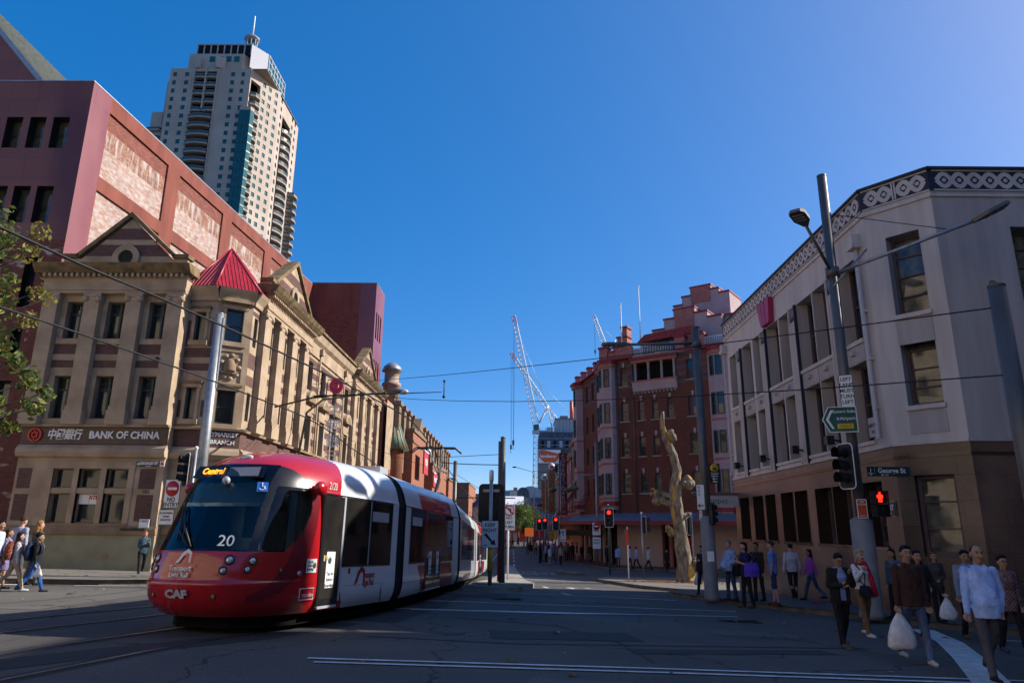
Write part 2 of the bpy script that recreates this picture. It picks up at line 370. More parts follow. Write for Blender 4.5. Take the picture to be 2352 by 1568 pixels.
for k, (x0, x1, y) in enumerate(((-1, 3.6, 52.2), (-1, 2.8, 50.2), (-1.3, 1.5, 54.0))):
    b = MB()
    for i in range(7): 
        xa = x0 + (x1 - x0) * i / 7; strip(b, [(xa, y), (xa + (x1 - x0) / 11, y + .1)], .35, .012, M['paint'])
    b.build('road_marking', kind='structure')
# broad pale crossing band lower right
b = MB()
bp = [(8.95, 16.6), (8.2, 14.3), (7.2, 12.1), (6.15, 9.95), (5.3, 8.2)]
strip(b, bp, .46, .013, M['paint']); b.build('road_marking', kind='structure')
mark([(9.3, 15.2), (14, 12.4)], .12)
# white lines by the left kerb
mark([(-22, 20.7), (-16.5, 20.75), (-14.2, 20.95)], .22); mark([(-12.9, 21.3), (-10.9, 22.3), (-9.6, 24.0)], .12)
# patches, manholes and drain covers
M['patch'] = asphalt('asphalt_patch', (.030, .031, .034), (.04, .041, .044), 70)
b = MB(); strip(b, [(-8.6, 6.6), (-6.2, 8.6), (-4.2, 11.7), (-3.3, 14.2)], .7, .005, M['patch']); b.build('road_patch', kind='structure')
b = MB(); strip(b, [(-2.9, 14.6), (-2.4, 18.6), (-2.3, 21.5)], 1.1, .005, M['patch']); b.build('road_patch', kind='structure')
def rpatch(cx, cy, w_, h_, rot, m, nm='road_patch'):
    rng = random.Random(int(cx * 77 + cy * 31)); b = MB(); n = 10; pts = []
    for (xa, ya), (xb, yb) in (((-1, -1), (1, -1)), ((1, -1), (1, 1)), ((1, 1), (-1, 1)), ((-1, 1), (-1, -1))):
        for i in range(n): f = i / n; pts.append(((xa + (xb - xa) * f) * w_ / 2 + rng.uniform(-.03, .03), (ya + (yb - ya) * f) * h_ / 2 + rng.uniform(-.03, .03)))
    P_ = [(cx + x * cos(rot) - y * sin(rot), cy + x * sin(rot) + y * cos(rot)) for x, y in pts]
    b.add([(x, y, zg(x, y) + .006) for x, y in P_] + [(cx, cy, zg(cx, cy) + .006)], [(i, (i + 1) % len(P_), len(P_)) for i in range(len(P_))], m); b.build(nm, kind='structure')
M['patch_l'] = asphalt('asphalt_worn', (.095, .085, .075), (.135, .12, .105), 30)
rpatch(.8, 13.3, 2.6, 1.2, .12, M['patch']); rpatch(4.6, 14.6, 1.6, 1.0, -.3, M['patch_l']); rpatch(-1.2, 22.6, 1.8, 1.5, .05, M['patch']); rpatch(2.6, 21.9, 2.4, .8, .02, M['patch_l']); rpatch(1.2, 8.6, 2.2, .9, -.1, M['patch_l']); rpatch(3.4, 11.9, 3.4, .5, .2, M['patch'])
b = MB(); strip(b, [(-2.5, 12.3), (0, 12.0), (2.5, 12.4), (6, 12.9)], .06, .007, M['groove']); b.build('sealed_crack', kind='structure'); b = MB(); strip(b, [(-1.4, 15.9), (.8, 14.9), (1.7, 12.6), (1.9, 10.5)], .05, .007, M['groove']); b.build('sealed_crack', kind='structure')
M['iron'] = mat('cast_iron', (.05, .045, .042), .6, .4, .4, bmp=.4, scale=30)
def cover(x, y, w, d, rot, label):
    t = MB(); t.box(-w / 2, -d / 2, -.02, w / 2, d / 2, .012, M['iron'])
    for i in range(5): t.box(-w / 2 + .05, -d / 2 + .04 + i * (d - .08) / 5, .012, w / 2 - .05, -d / 2 + .06 + i * (d - .08) / 5, .018, M['dark'])
    e = t.build('drain_cover'); e.location = (x, y, zg(x, y)); e.rotation_euler = (0, -.022, rot); tag(e, label, 'drain cover')
cover(5.05, 17.1, .95, .5, -.1, 'iron drain cover in the dark asphalt near the kerb'); cover(-.35, 21.6, 1.0, .6, -.05, 'flat iron cover set between the white stop lines')
# tram tracks
def trx(y, off=0.0):
    if y >= 22: return -3.25 + off
    if y >= 16.5: t = 22 - y; return -3.25 - .26 * t * t / 11.0 + off
    return -3.25 - .715 - .26 * (16.5 - y) + off
def track(off, y1, name):
    b = MB()
    for g in (-.7175, .7175):
        path = [(trx(y, off + g), y) for y in [3 + .5 * i for i in range(54)]] + [(trx(40, off + g), y) for y in (35, 45, 62, 90, 130)]
        path = [p for p in path if p[1] <= y1]
        strip(b, path, .30, .004, M['patch']); strip(b, path, .07, .011, M['rail']); strip(b, [(x - .06, y) for x, y in path], .045, .010, M['groove'])
    b.build(name, kind='structure')
track(0, 130, 'tram_track'); track(-3.2, 130, 'tram_track')
# ================================================================ building helpers
def facade(b, Mx, W_, z0, z1, holes, mf, dep=.4, mrev=None, xsplit=(), zsplit=(), x0=0.0):
    """wall sheet with recessed openings. holes: (x0,z0,x1,z1[,depth]); mf: material or function(x,z)"""
    xs = sorted(set([x0, W_] + [h[0] for h in holes] + [h[2] for h in holes] + list(xsplit))); zs = sorted(set([z0, z1] + [h[1] for h in holes] + [h[3] for h in holes] + list(zsplit)))
    k = len(b.v)
    for i in range(len(xs) - 1):
        for j in range(len(zs) - 1):
            cx, cz = (xs[i] + xs[i + 1]) / 2, (zs[j] + zs[j + 1]) / 2
            if any(h[0] < cx < h[2] and h[1] < cz < h[3] for h in holes): continue
            b.quad((xs[i], 0, zs[j]), (xs[i + 1], 0, zs[j]), (xs[i + 1], 0, zs[j + 1]), (xs[i], 0, zs[j + 1]), mf(cx, cz) if callable(mf) else mf)
    for h in holes:
        d = h[4] if len(h) > 4 else dep; r = mrev or (mf(h[0], h[1]) if callable(mf) else mf)
        a, c, e, g = h[:4]
        b.quad((a, 0, c), (a, d, c), (a, d, g), (a, 0, g), r); b.quad((e, 0, c), (e, 0, g), (e, d, g), (e, d, c), r)
        b.quad((a, 0, c), (e, 0, c), (e, d, c), (a, d, c), r); b.quad((a, 0, g), (a, d, g), (e, d, g), (e, 0, g), r)
    b.xf(Mx, k)
WIN = {}
def window(parent, Mx, h, style='sash', fm=None, gm=None, dep=None, fw=.06):
    """window filling hole h at its recess depth: frame mesh with its panes as child"""
    d = (h[4] if len(h) > 4 else .4) if dep is None else dep
    w, hh = round(h[2] - h[0], 2), round(h[3] - h[1], 2); fm = fm or M['frame_g']; gm = gm or M['glass']
    key = (w, hh, style, fm.name, gm.name, fw)
    if key not in WIN:
        f = MB(); g = MB(); t = .05
        f.box(0, -t, 0, fw, t, hh, fm); f.box(w - fw, -t, 0, w, t, hh, fm); f.box(fw, -t, 0, w - fw, t, fw * 1.3, fm); f.box(fw, -t, hh - fw, w - fw, t, hh, fm)
        if style in ('sash', 'sash4'): f.box(fw, -t * .8, hh * .5 - .03, w - fw, t * .8, hh * .5 + .03, fm)
        if style == 'sash4': f.box(w / 2 - .015, -t * .6, hh * .5 + .03, w / 2 + .015, t * .6, hh - fw, fm)
        if style == 'case':
            f.box(w / 2 - .045, -t * .9, fw, w / 2 + .045, t * .9, hh - fw, fm); f.box(fw, -t * .8, hh * .68, w - fw, t * .8, hh * .68 + .08, fm)
            for q in (.28, .72): f.box(w * q - .012, -t * .4, hh * .72, w * q + .012, t * .4, hh - fw, fm)
            f.box(fw, -t * .4, hh * .85, w - fw, t * .4, hh * .85 + .022, fm)
        if style == 'three':
            for q in (1 / 3, 2 / 3): f.box(fw, -t * .6, hh * q - .02, w - fw, t * .6, hh * q + .02, fm)
        if style == 'four':
            for q in (.25, .5, .75): f.box(fw, -t * .6, hh * q - .02, w - fw, t * .6, hh * q + .02, fm)
        g.quad((fw * .5, .02, fw * .5), (w - fw * .5, .02, fw * .5), (w - fw * .5, .02, hh - fw * .5), (fw * .5, .02, hh - fw * .5), gm)
        WIN[key] = (f.mesh('window'), g.mesh('pane'))
    o = inst(WIN[key][0], 'window', parent, Mx @ Matrix.Translation((h[0], d - .06, h[1])))
    p = bpy.data.objects.new('pane', WIN[key][1]); COL.objects.link(p); p.parent = o
    return o
TXT = {}
def text(s, size, Mx, m, parent=None, name='lettering', ext=.01, align='CENTER', bold=0.0, shear=0.0, sx=1.0, space=1.0, label=None):
    """flat lettering, local x along the baseline, local y up, facing local +z, placed by Mx"""
    cu = bpy.data.curves.new('lettering', 'FONT'); cu.body = s; cu.size = size; cu.extrude = ext; cu.align_x = align; cu.align_y = 'CENTER'
    cu.offset = bold; cu.shear = shear; cu.space_character = space; cu.resolution_u = 3
    o = bpy.data.objects.new('lettering', cu); COL.objects.link(o); dg = bpy.context.evaluated_depsgraph_get()
    me = bpy.data.meshes.new_from_object(o.evaluated_get(dg)); bpy.data.objects.remove(o); bpy.data.curves.remove(cu)
    T = Mx @ Matrix.Diagonal((sx, 1, 1, 1))
    if parent: T = wmat(parent).inverted() @ T
    me.transform(T); me.materials.clear(); me.materials.append(m); me.name = name
    q = bpy.data.objects.new(name, me); COL.objects.link(q)
    if parent: q.parent = parent
    return q
def face(p, n):
    """matrix for lettering at p facing horizontal direction n"""
    n = Vector((n[0], n[1], 0)).normalized(); x = Vector((-n.y, n.x, 0)); z = Vector((0, 0, 1))
    m = Matrix((x, z, n)).transposed().to_4x4(); m.translation = p; return m
def onwall(Mx, x, z, d=0.0): return face(Mx @ Vector((x, -d, z)), -(Mx.to_3x3() @ Vector((0, 1, 0))))
# ================================================================ grey and white corner bank on the right
bk = empty('bank_building', (20, 25, -.6), 0, 'long white art deco bank with brown granite ground floor and knot frieze', 'building')
bays = [(32.33, 31.05), (30.5, 29.25), (28.98, 27.85), (27.25, 26.0), (25.9, 24.72), (24.1, 22.8), (22.75, 21.5), (20.8, 19.62)]
ML = frame((10, 33.0), (0, -1)); S = lambda y: 33.0 - y          # left facade
GZ, TOP = 3.95, 11.42
w = MB()
gh = [(S(a), 1.33, S(c), 3.08, .55) for a, c in bays]
uh = []
for a, c in bays: uh += [(S(a), 4.2, S(c), 6.5, .5), (S(a), 7.15, S(c), 9.6, .5)]
up = MB(); cols = sorted(set(sum([[S(a), S(c)] for a, c in bays], [])))
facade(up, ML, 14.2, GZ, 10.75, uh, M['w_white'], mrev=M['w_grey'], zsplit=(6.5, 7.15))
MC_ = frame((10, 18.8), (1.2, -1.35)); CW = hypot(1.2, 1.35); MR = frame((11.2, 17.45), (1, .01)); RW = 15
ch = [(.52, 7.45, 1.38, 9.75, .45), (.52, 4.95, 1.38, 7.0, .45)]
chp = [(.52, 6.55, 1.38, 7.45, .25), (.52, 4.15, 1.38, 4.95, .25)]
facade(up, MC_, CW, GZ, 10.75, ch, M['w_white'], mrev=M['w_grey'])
rh = [(2.0 + 4.2 * i, z0, 4.6 + 4.2 * i, z1, .45) for i in range(3) for z0, z1 in ((7.6, 9.7), (4.7, 6.6))]
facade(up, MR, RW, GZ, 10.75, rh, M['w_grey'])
up.build('upper_wall', bk)
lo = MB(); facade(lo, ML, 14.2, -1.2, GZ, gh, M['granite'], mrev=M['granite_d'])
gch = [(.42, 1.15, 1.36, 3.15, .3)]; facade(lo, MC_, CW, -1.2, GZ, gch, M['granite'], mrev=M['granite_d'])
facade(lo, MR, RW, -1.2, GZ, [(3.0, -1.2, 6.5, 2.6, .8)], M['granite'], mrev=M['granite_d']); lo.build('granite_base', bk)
bb = MB()                                                    # body, roof, parapet frieze, ledges
foot = [(10.62, 32.5), (10.62, 19.2), (11.8, 18.3), (26.4, 18.6), (26.4, 32.5)]
bb.prism(foot, -1.2, 10.7, M['dark']); bb.prism([(10.02, 32.98), (10.02, 18.82), (11.22, 17.47), (26.4, 17.77), (26.4, 32.98)], 10.74, 10.80, M['w_grey'])
bb.quad((10, 33, -1.2), (26.4, 33, -1.2), (26.4, 33, 10.75), (10, 33, 10.75), M['w_white'])
for Mx, L in ((ML, 14.2), (MC_, CW), (MR, RW)):
    k = len(bb.v); bb.box(-.02, -.05, 10.56, L, .4, 10.64, M['w_white']); bb.box(-.05, -.09, 11.36, L, .35, 11.44, M['navy']); bb.box(-.02, -.025, 10.75, L, .32, 11.36, M['navy']); bb.xf(Mx, k)
bb.quad((10, 33, 10.7), (10.4, 33, 10.7), (10.4, 33, 11.4), (10, 33, 11.4), M['navy'])
bb.build('roof', bk)
# knotwork: interlaced pale bands standing on the dark frieze
kn = MB()
def guilloche(Mx, x0, x1, zc=11.05, A=.19, per=.82, wd=.125):
    n = max(1, round((x1 - x0) / per)); per = (x1 - x0) / n
    for ph in (0, pi):
        N = n * 12; pts = [(x0 + (x1 - x0) * i / N, zc + A * sin(ph + pi * 2 * i / 12 * .5 * 2)) for i in range(N + 1)]
        L = offs(pts, wd / 2); R = offs(pts, -wd / 2); k = len(kn.v); y = -.028 - (.004 if ph else 0)
        kn.add([(x, y, z) for x, z in L] + [(x, y, z) for x, z in R], [(i, i + 1, N + 2 + i, N + 1 + i) for i in range(N)], M['w_white']); kn.xf(Mx, k)
    for i in range(n * 2):
        cx = x0 + per * (i + .5) / 2; k = len(kn.v); q = [(cx + .06 * cos(2 * pi * j / 10), -.03, zc + .06 * sin(2 * pi * j / 10)) for j in range(10)]
        kn.add(q, [tuple(range(10))], M['w_white']); kn.xf(Mx, k)
    for z in (zc - .29, zc + .29):
        k = len(kn.v); kn.box(x0 - .1, -.034, z - .022, x1 + .1, -.026, z + .022, M['w_white']); kn.xf(Mx, k)
guilloche(ML, .15, 14.05); guilloche(MC_, .12, .82, per=.34 * 2); guilloche(MC_, 1.0, 1.7, per=.34 * 2); guilloche(MR, .2, 14.5)
k = len(kn.v); [kn.box(.85 + q, -.036, 10.8, .89 + q, -.024, 11.32, M['w_white']) for q in (0, .07)]; kn.xf(MC_, k)
kn.build('knot_frieze', bk, fix=False)
# piers, fluted pilasters with lattice heads, spandrels, sills
fl = MB(); pr = MB()
for i in range(0, 8, 2):
    xa, xb = S(bays[i][1]) + .04, S(bays[i + 1][0]) - .04
    k = len(fl.v); fl.box(xa, -.06, GZ, xb, .0, 9.6, M['w_white'])
    n = 5
    for q in range(n): fl.box(xa + (xb - xa) * (q + .15) / n, -.10, GZ + .1, xa + (xb - xa) * (q + .75) / n, -.06, 9.0, M['w_white'])
    for xx in (xa - .03, xb - .02): fl.box(xx, -.11, GZ, xx + .05, 0, 9.6, M['navy'] if xx > xa else M['w_white'])
    fl.box(xa + .05, -.07, 9.05, xb - .05, -.06, 9.55, M['navy'])
    for q in range(3):
        cx = xa + .08 + (xb - xa - .16) * (q + .5) / 3; wdt = (xb - xa - .16) / 3
        fl.add([(cx - wdt * .42, -.075, 9.5), (cx, -.075, 9.15), (cx + wdt * .42, -.075, 9.5), (cx + wdt * .25, -.075, 9.5), (cx, -.075, 9.28), (cx - wdt * .25, -.075, 9.5)], [(0, 1, 4, 5), (1, 2, 3, 4)], M['w_white'])
    fl.xf(ML, k)
fl.build('fluted_pilaster', bk, fix=False)
for a, c in bays:
    k = len(pr.v); x0, x1 = S(a), S(c)
    for z0, z1 in ((6.5, 7.15),):
        pr.box(x0, -.02, z0 + .03, x1, .01, z1 - .14, M['w_grey']); pr.box(x0 - .03, -.07, z1 - .12, x1 + .03, .3, z1, M['w_white'])
        pr.box((x0 + x1) / 2 - .1, -.12, z0 + .25, (x0 + x1) / 2 + .1, -.02, z0 + .38, M['w_grey'])
    pr.box(x0 - .03, -.07, 4.1, x1 + .03, .3, 4.2, M['w_white']); pr.box(x0 - .02, -.04, 1.24, x1 + .02, .3, 1.33, M['granite_d']); pr.xf(ML, k)
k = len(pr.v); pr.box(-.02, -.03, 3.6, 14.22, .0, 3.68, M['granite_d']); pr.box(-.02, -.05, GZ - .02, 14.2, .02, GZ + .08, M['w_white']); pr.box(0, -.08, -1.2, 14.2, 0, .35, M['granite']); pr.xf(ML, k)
k = len(pr.v); pr.box(0, -.03, 3.6, CW, .0, 3.68, M['granite_d']); pr.box(0, -.05, GZ - .02, CW, .02, GZ + .08, M['w_white'])
for x0, z0, x1, z1, d in chp: pr.box(x0 - .02, -.02, z0 + .06, x1 + .02, .0, z1 - .12, M['w_grey']); pr.box(x0 - .04, -.08, z1 - .12, x1 + .04, .3, z1, M['w_white'])
pr.xf(MC_, k)
k = len(pr.v); pr.box(0, -.03, 3.6, RW, .0, 3.68, M['granite_d']); pr.box(0, -.05, GZ - .02, RW, .02, GZ + .08, M['w_grey']); pr.xf(MR, k)
pr.build('sill', bk)
for h in gh: window(bk, ML, h, 'three', M['w_frame'], M['glass'], fw=.11)
for h in uh: window(bk, ML, h, 'sash4', M['w_frame'], M['glass'], fw=.07)
for h in ch: window(bk, MC_, h, 'four', M['w_frame'], M['glass_l'], fw=.08)
for h in gch: window(bk, MC_, h, 'three', M['w_frame'], M['glass_l'], fw=.09)
for h in rh[:8]: window(bk, MR, h, 'four', M['w_frame'], M['glass_l'], fw=.08)
# downpipes with rainwater heads
for Mx, x, zt in ((ML, 13.75, 9.75), (ML, .22, 9.9)):
    d = MB(); d.tube([(x, -.1, zt), (x, -.1, GZ + .3), (x + .02, -.2, GZ + .22)], .06, M['w_white']); d.box(x - .2, -.28, zt, x + .2, 0, zt + .14, M['w_white']); d.box(x - .15, -.25, zt + .14, x + .15, 0, zt + .42, M['w_white'])
    for z in (5, 6.4, 7.8): d.box(x - .09, -.14, z, x + .09, 0, z + .08, M['w_white'])
    d.xf(Mx); d.build('downpipe', bk)
for x in (1.9, 5.2, 8.5, 11.3):
    d = MB(); d.tube([(x, 0, GZ + .45), (x, -.3, GZ + .5)], .03, M['black']); d.box(x - .12, -.5, GZ + .35, x + .12, -.28, GZ + .62, M['black']); d.xf(ML); d.build('floodlight', bk)
for x, z in ((1.25, 8.05), (2.05, 6.85)):
    d = MB(); d.tube([(x + .09 * cos(a * pi / 8), -.03, z + .09 * sin(a * pi / 8)) for a in range(17)], .015, M['sand_moss'], 6); d.ball((x, -.03, z), .04, M['sand_moss']); d.xf(MR); d.build('wall_tie', bk)
# emblem of three red slabs, set across the wall below the frieze
em = MB()
for poly in ([(0, 1.0), (.3, 1.0), (.42, 0), (.22, 0)], [(.36, 1.0), (.66, 1.0), (.80, 0), (.58, 0)][::1], [(.72, 1.0), (1.02, 1.0), (.82, 0), (.62, 0)]): pass
for x0, x1, a, c in ((0, .34, .27, .5), (.38, .66, .52, .68), (.72, 1.1, .72, .98)):
    em.sideprism([(x0, 1.15), (x1, 1.15), (c, 0), (a, 0)], -.22, -.03, M['logo_red'] if 'logo_red' in M else M.setdefault('logo_red', mat('crimson_enamel', (.36, .01, .075), .4, .4, var=.08)))
em.xf(ML @ Matrix.Translation((S(27.5) - .05, 0, 9.62)) @ Matrix.Diagonal((1.25, 1, .86, 1)))
tag(em.build('wall_emblem'), 'crimson three slab emblem mounted on the white wall below the frieze', 'emblem')
# hanging light boxes of the bank
M['sign_grey'] = mat('sign_grey', (.40, .40, .42), .5, .3, var=.05); M['sign_text'] = mat('sign_dark_text', (.06, .06, .07), .5)
def lightbox(o, u, w_, h_, d_, label, cap):
    Mx = frame(o, u); e = empty('hanging_sign', Mx.translation, 0, label, 'sign')
    s = MB(); s.box(0, 0, 0, w_, d_, h_, M['sign_grey']); s.box(0, -.004, h_, w_, d_, h_ + .03, M['red']); s.xf(Mx); s.build('sign_box', e)
    s = MB(); s.box(-.25, d_ * .3, h_ + .04, w_ + .6, d_ * .7, h_ + .14, M['pole_d']); s.xf(Mx); s.build('bracket', e)
    if cap: s = MB(); s.box(-.15, 0, h_ + .16, w_, d_, h_ + .62, M['white']); s.tube([(-.25, -.05, h_ + .5), (.15, -.05, h_ + .62)], .06, M['white']); s.xf(Mx); s.build('canopy_box', e)
    z = h_ * .5; q = h_ / .4
    s = MB()
    for x0, x1, a, c in ((0, .1, .08, .15), (.115, .2, .155, .205), (.215, .32, .22, .29)): s.add([(.06 + x0 * q, -.008, z + .12 * q), (.06 + x1 * q, -.008, z + .12 * q), (.06 + c * q, -.008, z - .1 * q), (.06 + a * q, -.008, z - .1 * q)], [(0, 1, 2, 3)], M['red'])
    s.xf(Mx); s.build('emblem', e)
    text('estpac', .30 * q, onwall(Mx, .37 * q, z, .008), M['sign_text'], e, align='LEFT', ext=.002)
lightbox((12.72, 16.2, 2.05), (1, .02), 1.6, .38, .25, 'white bank sign with security camera over the granite doorway', True)
lightbox((8.25, 32.6, 2.75), (1, -.05), 1.75, .45, .2, 'grey bank sign on the bracket at the far granite corner', False)
# street name plates on the walls
def plate(o, n, w_, h_, s, size, label, sub=None, m=None):
    Mx = face(o, n); e = MB(); k = Mx; e.box(-w_ / 2, -h_ / 2, -.015, w_ / 2, h_ / 2, .015, m or M['plate']); e.box(-w_ / 2 - .02, -h_ / 2 - .02, -.02, w_ / 2 + .02, h_ / 2 + .02, -.004, M['steel']); e.xf(k)
    q = tag(e.build('street_plate'), label, 'street sign')
    text(s, size, Mx @ Matrix.Translation((w_ * .08, h_ * .08 if sub else 0, .02)), M['white'], q, bold=.006)
    if sub: text(sub, size * .45, Mx @ Matrix.Translation((w_ * .08, -h_ * .34, .02)), M['white'], q)
    d = MB(); d.lathe([(h_ * .3, 0), (h_ * .3, .008), (h_ * .2, .009)], (0, 0, 0), M['steel'], 12); d.xf(Mx @ Matrix.Translation((-w_ * .38, 0, .016))); d.build('crest', q)
M['plate'] = mat('plate_green_black', (.012, .028, .028), .4, .4)
nC = -(MC_.to_3x3() @ Vector((0, 1, 0)))
plate(ML @ Vector((13.55, -.03, 2.32)), (-1, 0), .85, .36, 'HAY ST', .2, 'small black HAY ST plate screwed to the granite corner', '102 - 120')
d = MB(); d.box(13.05, -.01, 4.3, 13.6, 0, 4.85, M['w_grey']); d.xf(ML); q_ = tag(d.build('street_plate'), 'faded painted street name tablet on the white wall above the granite', 'street sign')
text('HAY ST', .14, onwall(ML, 13.32, 4.62, .015), M['w_frame'], q_); text('2 E.', .12, onwall(ML, 13.32, 4.44, .015), M['w_frame'], q_)
# ================================================================ sandstone bank on the left corner
sb = empty('bank_building', (-18, 45, -.6), 0, 'striped sandstone and brick corner bank with red pyramid roof and pedimented gables', 'building')
MF = frame((-22.75, 31.8), (1, 0)); MN = frame((-16.05, 32.3), (1.35, 0)); MCH = frame((-14.7, 32.3), (1.4, .9)); MS = frame((-13.3, 33.2), (0, 1))
CWB = hypot(1.4, .9); SL = 31.8
def stripes(x, z):
    if z < 1.3: return M['render_c']
    if 5.2 < z < 6.05: return M['brick_sign'] if False else M['brick_p']
    if 9.46 < z < 9.93 or 8.81 < z < 9.17: return M['brick_p']
    return M['sand']
ZS = (1.3, 1.7, 5.2, 6.05, 8.81, 9.17, 9.46, 9.93)
fh = [(a, z0, a + .98, z1, .45) for a in (1.0, 2.95, 4.98) for z0, z1 in ((6.4, 8.42), (10.2, 12.06))]
gx = ((1.72, 2.65), (2.90, 3.90), (4.15, 5.15)); fg = [(a, z0, c, z1, .35) for a, c in gx for z0, z1 in ((1.75, 3.04), (3.28, 4.14))]
def frontm(x, z):
    if (x < .75 or x > 5.65) and (1.85 < z < 3.0 or 3.25 < z < 4.15) and .12 < x < 6.4: return M['brick_p']
    return stripes(x, z)
wl = MB()
facade(wl, MF, 6.7, -1.3, 12.6, fh + fg, frontm, xsplit=(.12, .75, 5.65, 6.4), zsplit=ZS + (1.85, 3.0, 3.25, 4.15), mrev=M['sand'])
nh = [(.35, 6.5, .85, 8.0, .25), (.35, 10.3, .85, 11.7, .25)]
def narrowm(x, z): return M['brick_p'] if (x < .15 or x > 1.1) and (10 < z < 11.3 or 6.6 < z < 7.4) else stripes(x, z)
facade(wl, MN, 1.35, -1.3, 12.5, nh, narrowm, xsplit=(.15, 1.1), zsplit=ZS + (10, 11.3, 6.6, 7.4), mrev=M['sand'])
cho = [(.42, 6.35, 1.25, 7.95, .25), (.42, 10.35, 1.25, 12.0, .25)]
facade(wl, MCH, CWB, -1.3, 12.5, cho, lambda x, z: stripes(x, z) if z < 6.2 else M['sand'], zsplit=ZS + (6.2,), mrev=M['sand'])
pil = [(.95, 2.05), (3.1, 4.35), (5.4, 6.65), (7.7, 8.95), (21.2, 22.4), (24.3, 25.5), (27.3, 28.5), (30.4, 31.6)]
bw = [(2.15, 2.95), (4.3, 5.2), (6.6, 7.5), (22.5, 23.9), (25.5, 26.9), (28.6, 30.0)]
mw = [9.5, 12.6, 15.75, 19.1]
sh = [(.28, 6.6, .72, 8.0, .25), (.28, 10.3, .72, 11.8, .25)] + [(a, z0, c, z1, .5) for a, c in bw for z0, z1 in ((6.45, 8.2), (10.2, 12.0))] + [(a, z0, a + 1.15, z1, .35) for a in mw for z0, z1 in ((6.15, 8.2), (10.0, 11.85))]
shg = [(1.6 + 3.6 * i, .6, 3.6 + 3.6 * i, 3.9, .4) for i in range(8)]
def sidem(x, z):
    if 9 < x < 21.1 and z > 6.2: return M['brick_p'] if int((z - 6.2) / .42) % 2 else M['sand']
    if x < .85 and 6.2 < z: return M['brick_p'] if (8.3 < z < 8.9 or 9.2 < z < 9.8 or 11.9 < z < 12.3) else M['sand']
    return stripes(x, z)
facade(wl, MS, SL, -2.2, 12.6, sh + shg, sidem, xsplit=(.85, 9, 21.1), zsplit=ZS + tuple(6.2 + .42 * i for i in range(15)), mrev=M['sand'])
wl.build('wall', sb)
bd = MB(); bd.prism([(-22.7, 32.4), (-16.4, 32.4), (-15.9, 32.9), (-14.9, 32.9), (-14.0, 33.6), (-14.0, 64.9), (-22.7, 64.9)], -2, 12.5, M['dark'])
bd.quad((-22.75, 31.8, -1.3), (-22.75, 65, -1.3), (-22.75, 65, 13.2), (-22.75, 31.8, 13.2), M['sand']); bd.quad((-13.3, 65, -2.2), (-22.75, 65, -2.2), (-22.75, 65, 13.2), (-13.3, 65, 13.2), M['brick_p'])
bd.quad((-16.05, 31.8, -1.3), (-16.05, 32.3, -1.3), (-16.05, 32.3, 13.0), (-16.05, 31.8, 13.0), M['sand'])
bd.build('body', sb)
for h in fh: window(sb, MF, h, 'case', fw=.07)
for h in fg: window(sb, MF, h, 'plain', M['sand_d'], M['glass'], fw=.05)
for h in nh: window(sb, MN, h, 'plain', fw=.05)
for h in cho: window(sb, MCH, h, 'sash', fw=.07)
for h in sh: window(sb, MS, h, 'case' if h[2] - h[0] > .6 else 'plain', fw=.06)
for h in shg: window(sb, MS, h, 'plain', fw=.07)
# pilasters with pedestal, shaft and volute capital (shared meshes by depth)
def pilaster(wd, pd, name):
    p = MB(); p.box(-.08, -pd - .1, 6.1, wd + .08, 0, 6.75, M['sand']); p.box(-.04, -pd - .05, 6.75, wd + .04, 0, 6.95, M['sand'])
    p.box(0, -pd, 6.95, wd, 0, 12.0, M['sand']); p.box(-.06, -pd - .06, 12.2, wd + .06, 0, 12.38, M['sand'])
    p.box(-.02, -pd - .02, 12.0, wd + .02, 0, 12.2, M['sand'])
    for cx in (.06, wd - .06):
        k = len(p.v); p.lathe([(.17, -.09), (.17, .0), (.11, .015), (.11, .03), (.05, .05)], (0, 0, 0), M['sand'], 12); p.xf(Matrix.Translation((cx, -pd - .06, 12.1)) @ Matrix.Rotation(pi / 2, 4, 'X'), k)
    return p.mesh(name)
pm1 = pilaster(.72, .35, 'pilaster'); pm2 = pilaster(.95, .32, 'pilaster')
for x in (0, 2.0, 4.0, 5.98): inst(pm1, 'pilaster', sb, MF @ Matrix.Translation((x, 0, 0)))
for a, c in pil: inst(pm2, 'pilaster', sb, MS @ Matrix.Translation((a, 0, 0)))
# ledges, sills, entablature, dentils and coping (swept profiles: depth, z)
en = MB()
def course(Mx, x0, x1, prof, m):
    k = len(en.v); en.xprism(prof, x0, x1, m); en.xf(Mx, k)
def entab(Mx, x0, x1, f=.38):
    course(Mx, x0, x1, [(.2, 12.38), (-f, 12.38), (-f, 12.52), (-f - .05, 12.52), (-f - .05, 12.64), (-f, 12.66), (-f, 13.12), (.2, 13.12)], M['sand'])
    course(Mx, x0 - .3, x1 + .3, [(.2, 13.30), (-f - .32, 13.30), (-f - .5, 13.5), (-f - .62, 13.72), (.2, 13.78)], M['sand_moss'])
    course(Mx, x0 - .05, x1 + .05, [(.2, 13.12), (-f - .06, 13.12), (-f - .1, 13.30), (.2, 13.30)], M['sand'])
    n = int((x1 - x0) / .26)
    k = len(en.v)
    for i in range(n): xx = x0 + (x1 - x0) * (i + .25) / n; en.box(xx, -f - .28, 13.14, xx + .13, -f - .05, 13.298, M['sand'])
    en.xf(Mx, k)
entab(MF, -.1, 6.8, .36); entab(MS, .95, 9.1, .34); entab(MS, 21.0, 31.8, .34)
course(MS, 9.1, 21.0, [(.2, 12.3), (-.1, 12.3), (-.1, 13.1), (-.3, 13.3), (-.42, 13.72), (.2, 13.78)], M['sand'])
for Mx, L in ((MN, 1.35), (MCH, CWB)): course(Mx, -.02, L + .05, [(.2, 12.3), (-.12, 12.3), (-.15, 12.5), (-.35, 12.8), (-.42, 12.95), (.2, 12.98)], M['sand'])
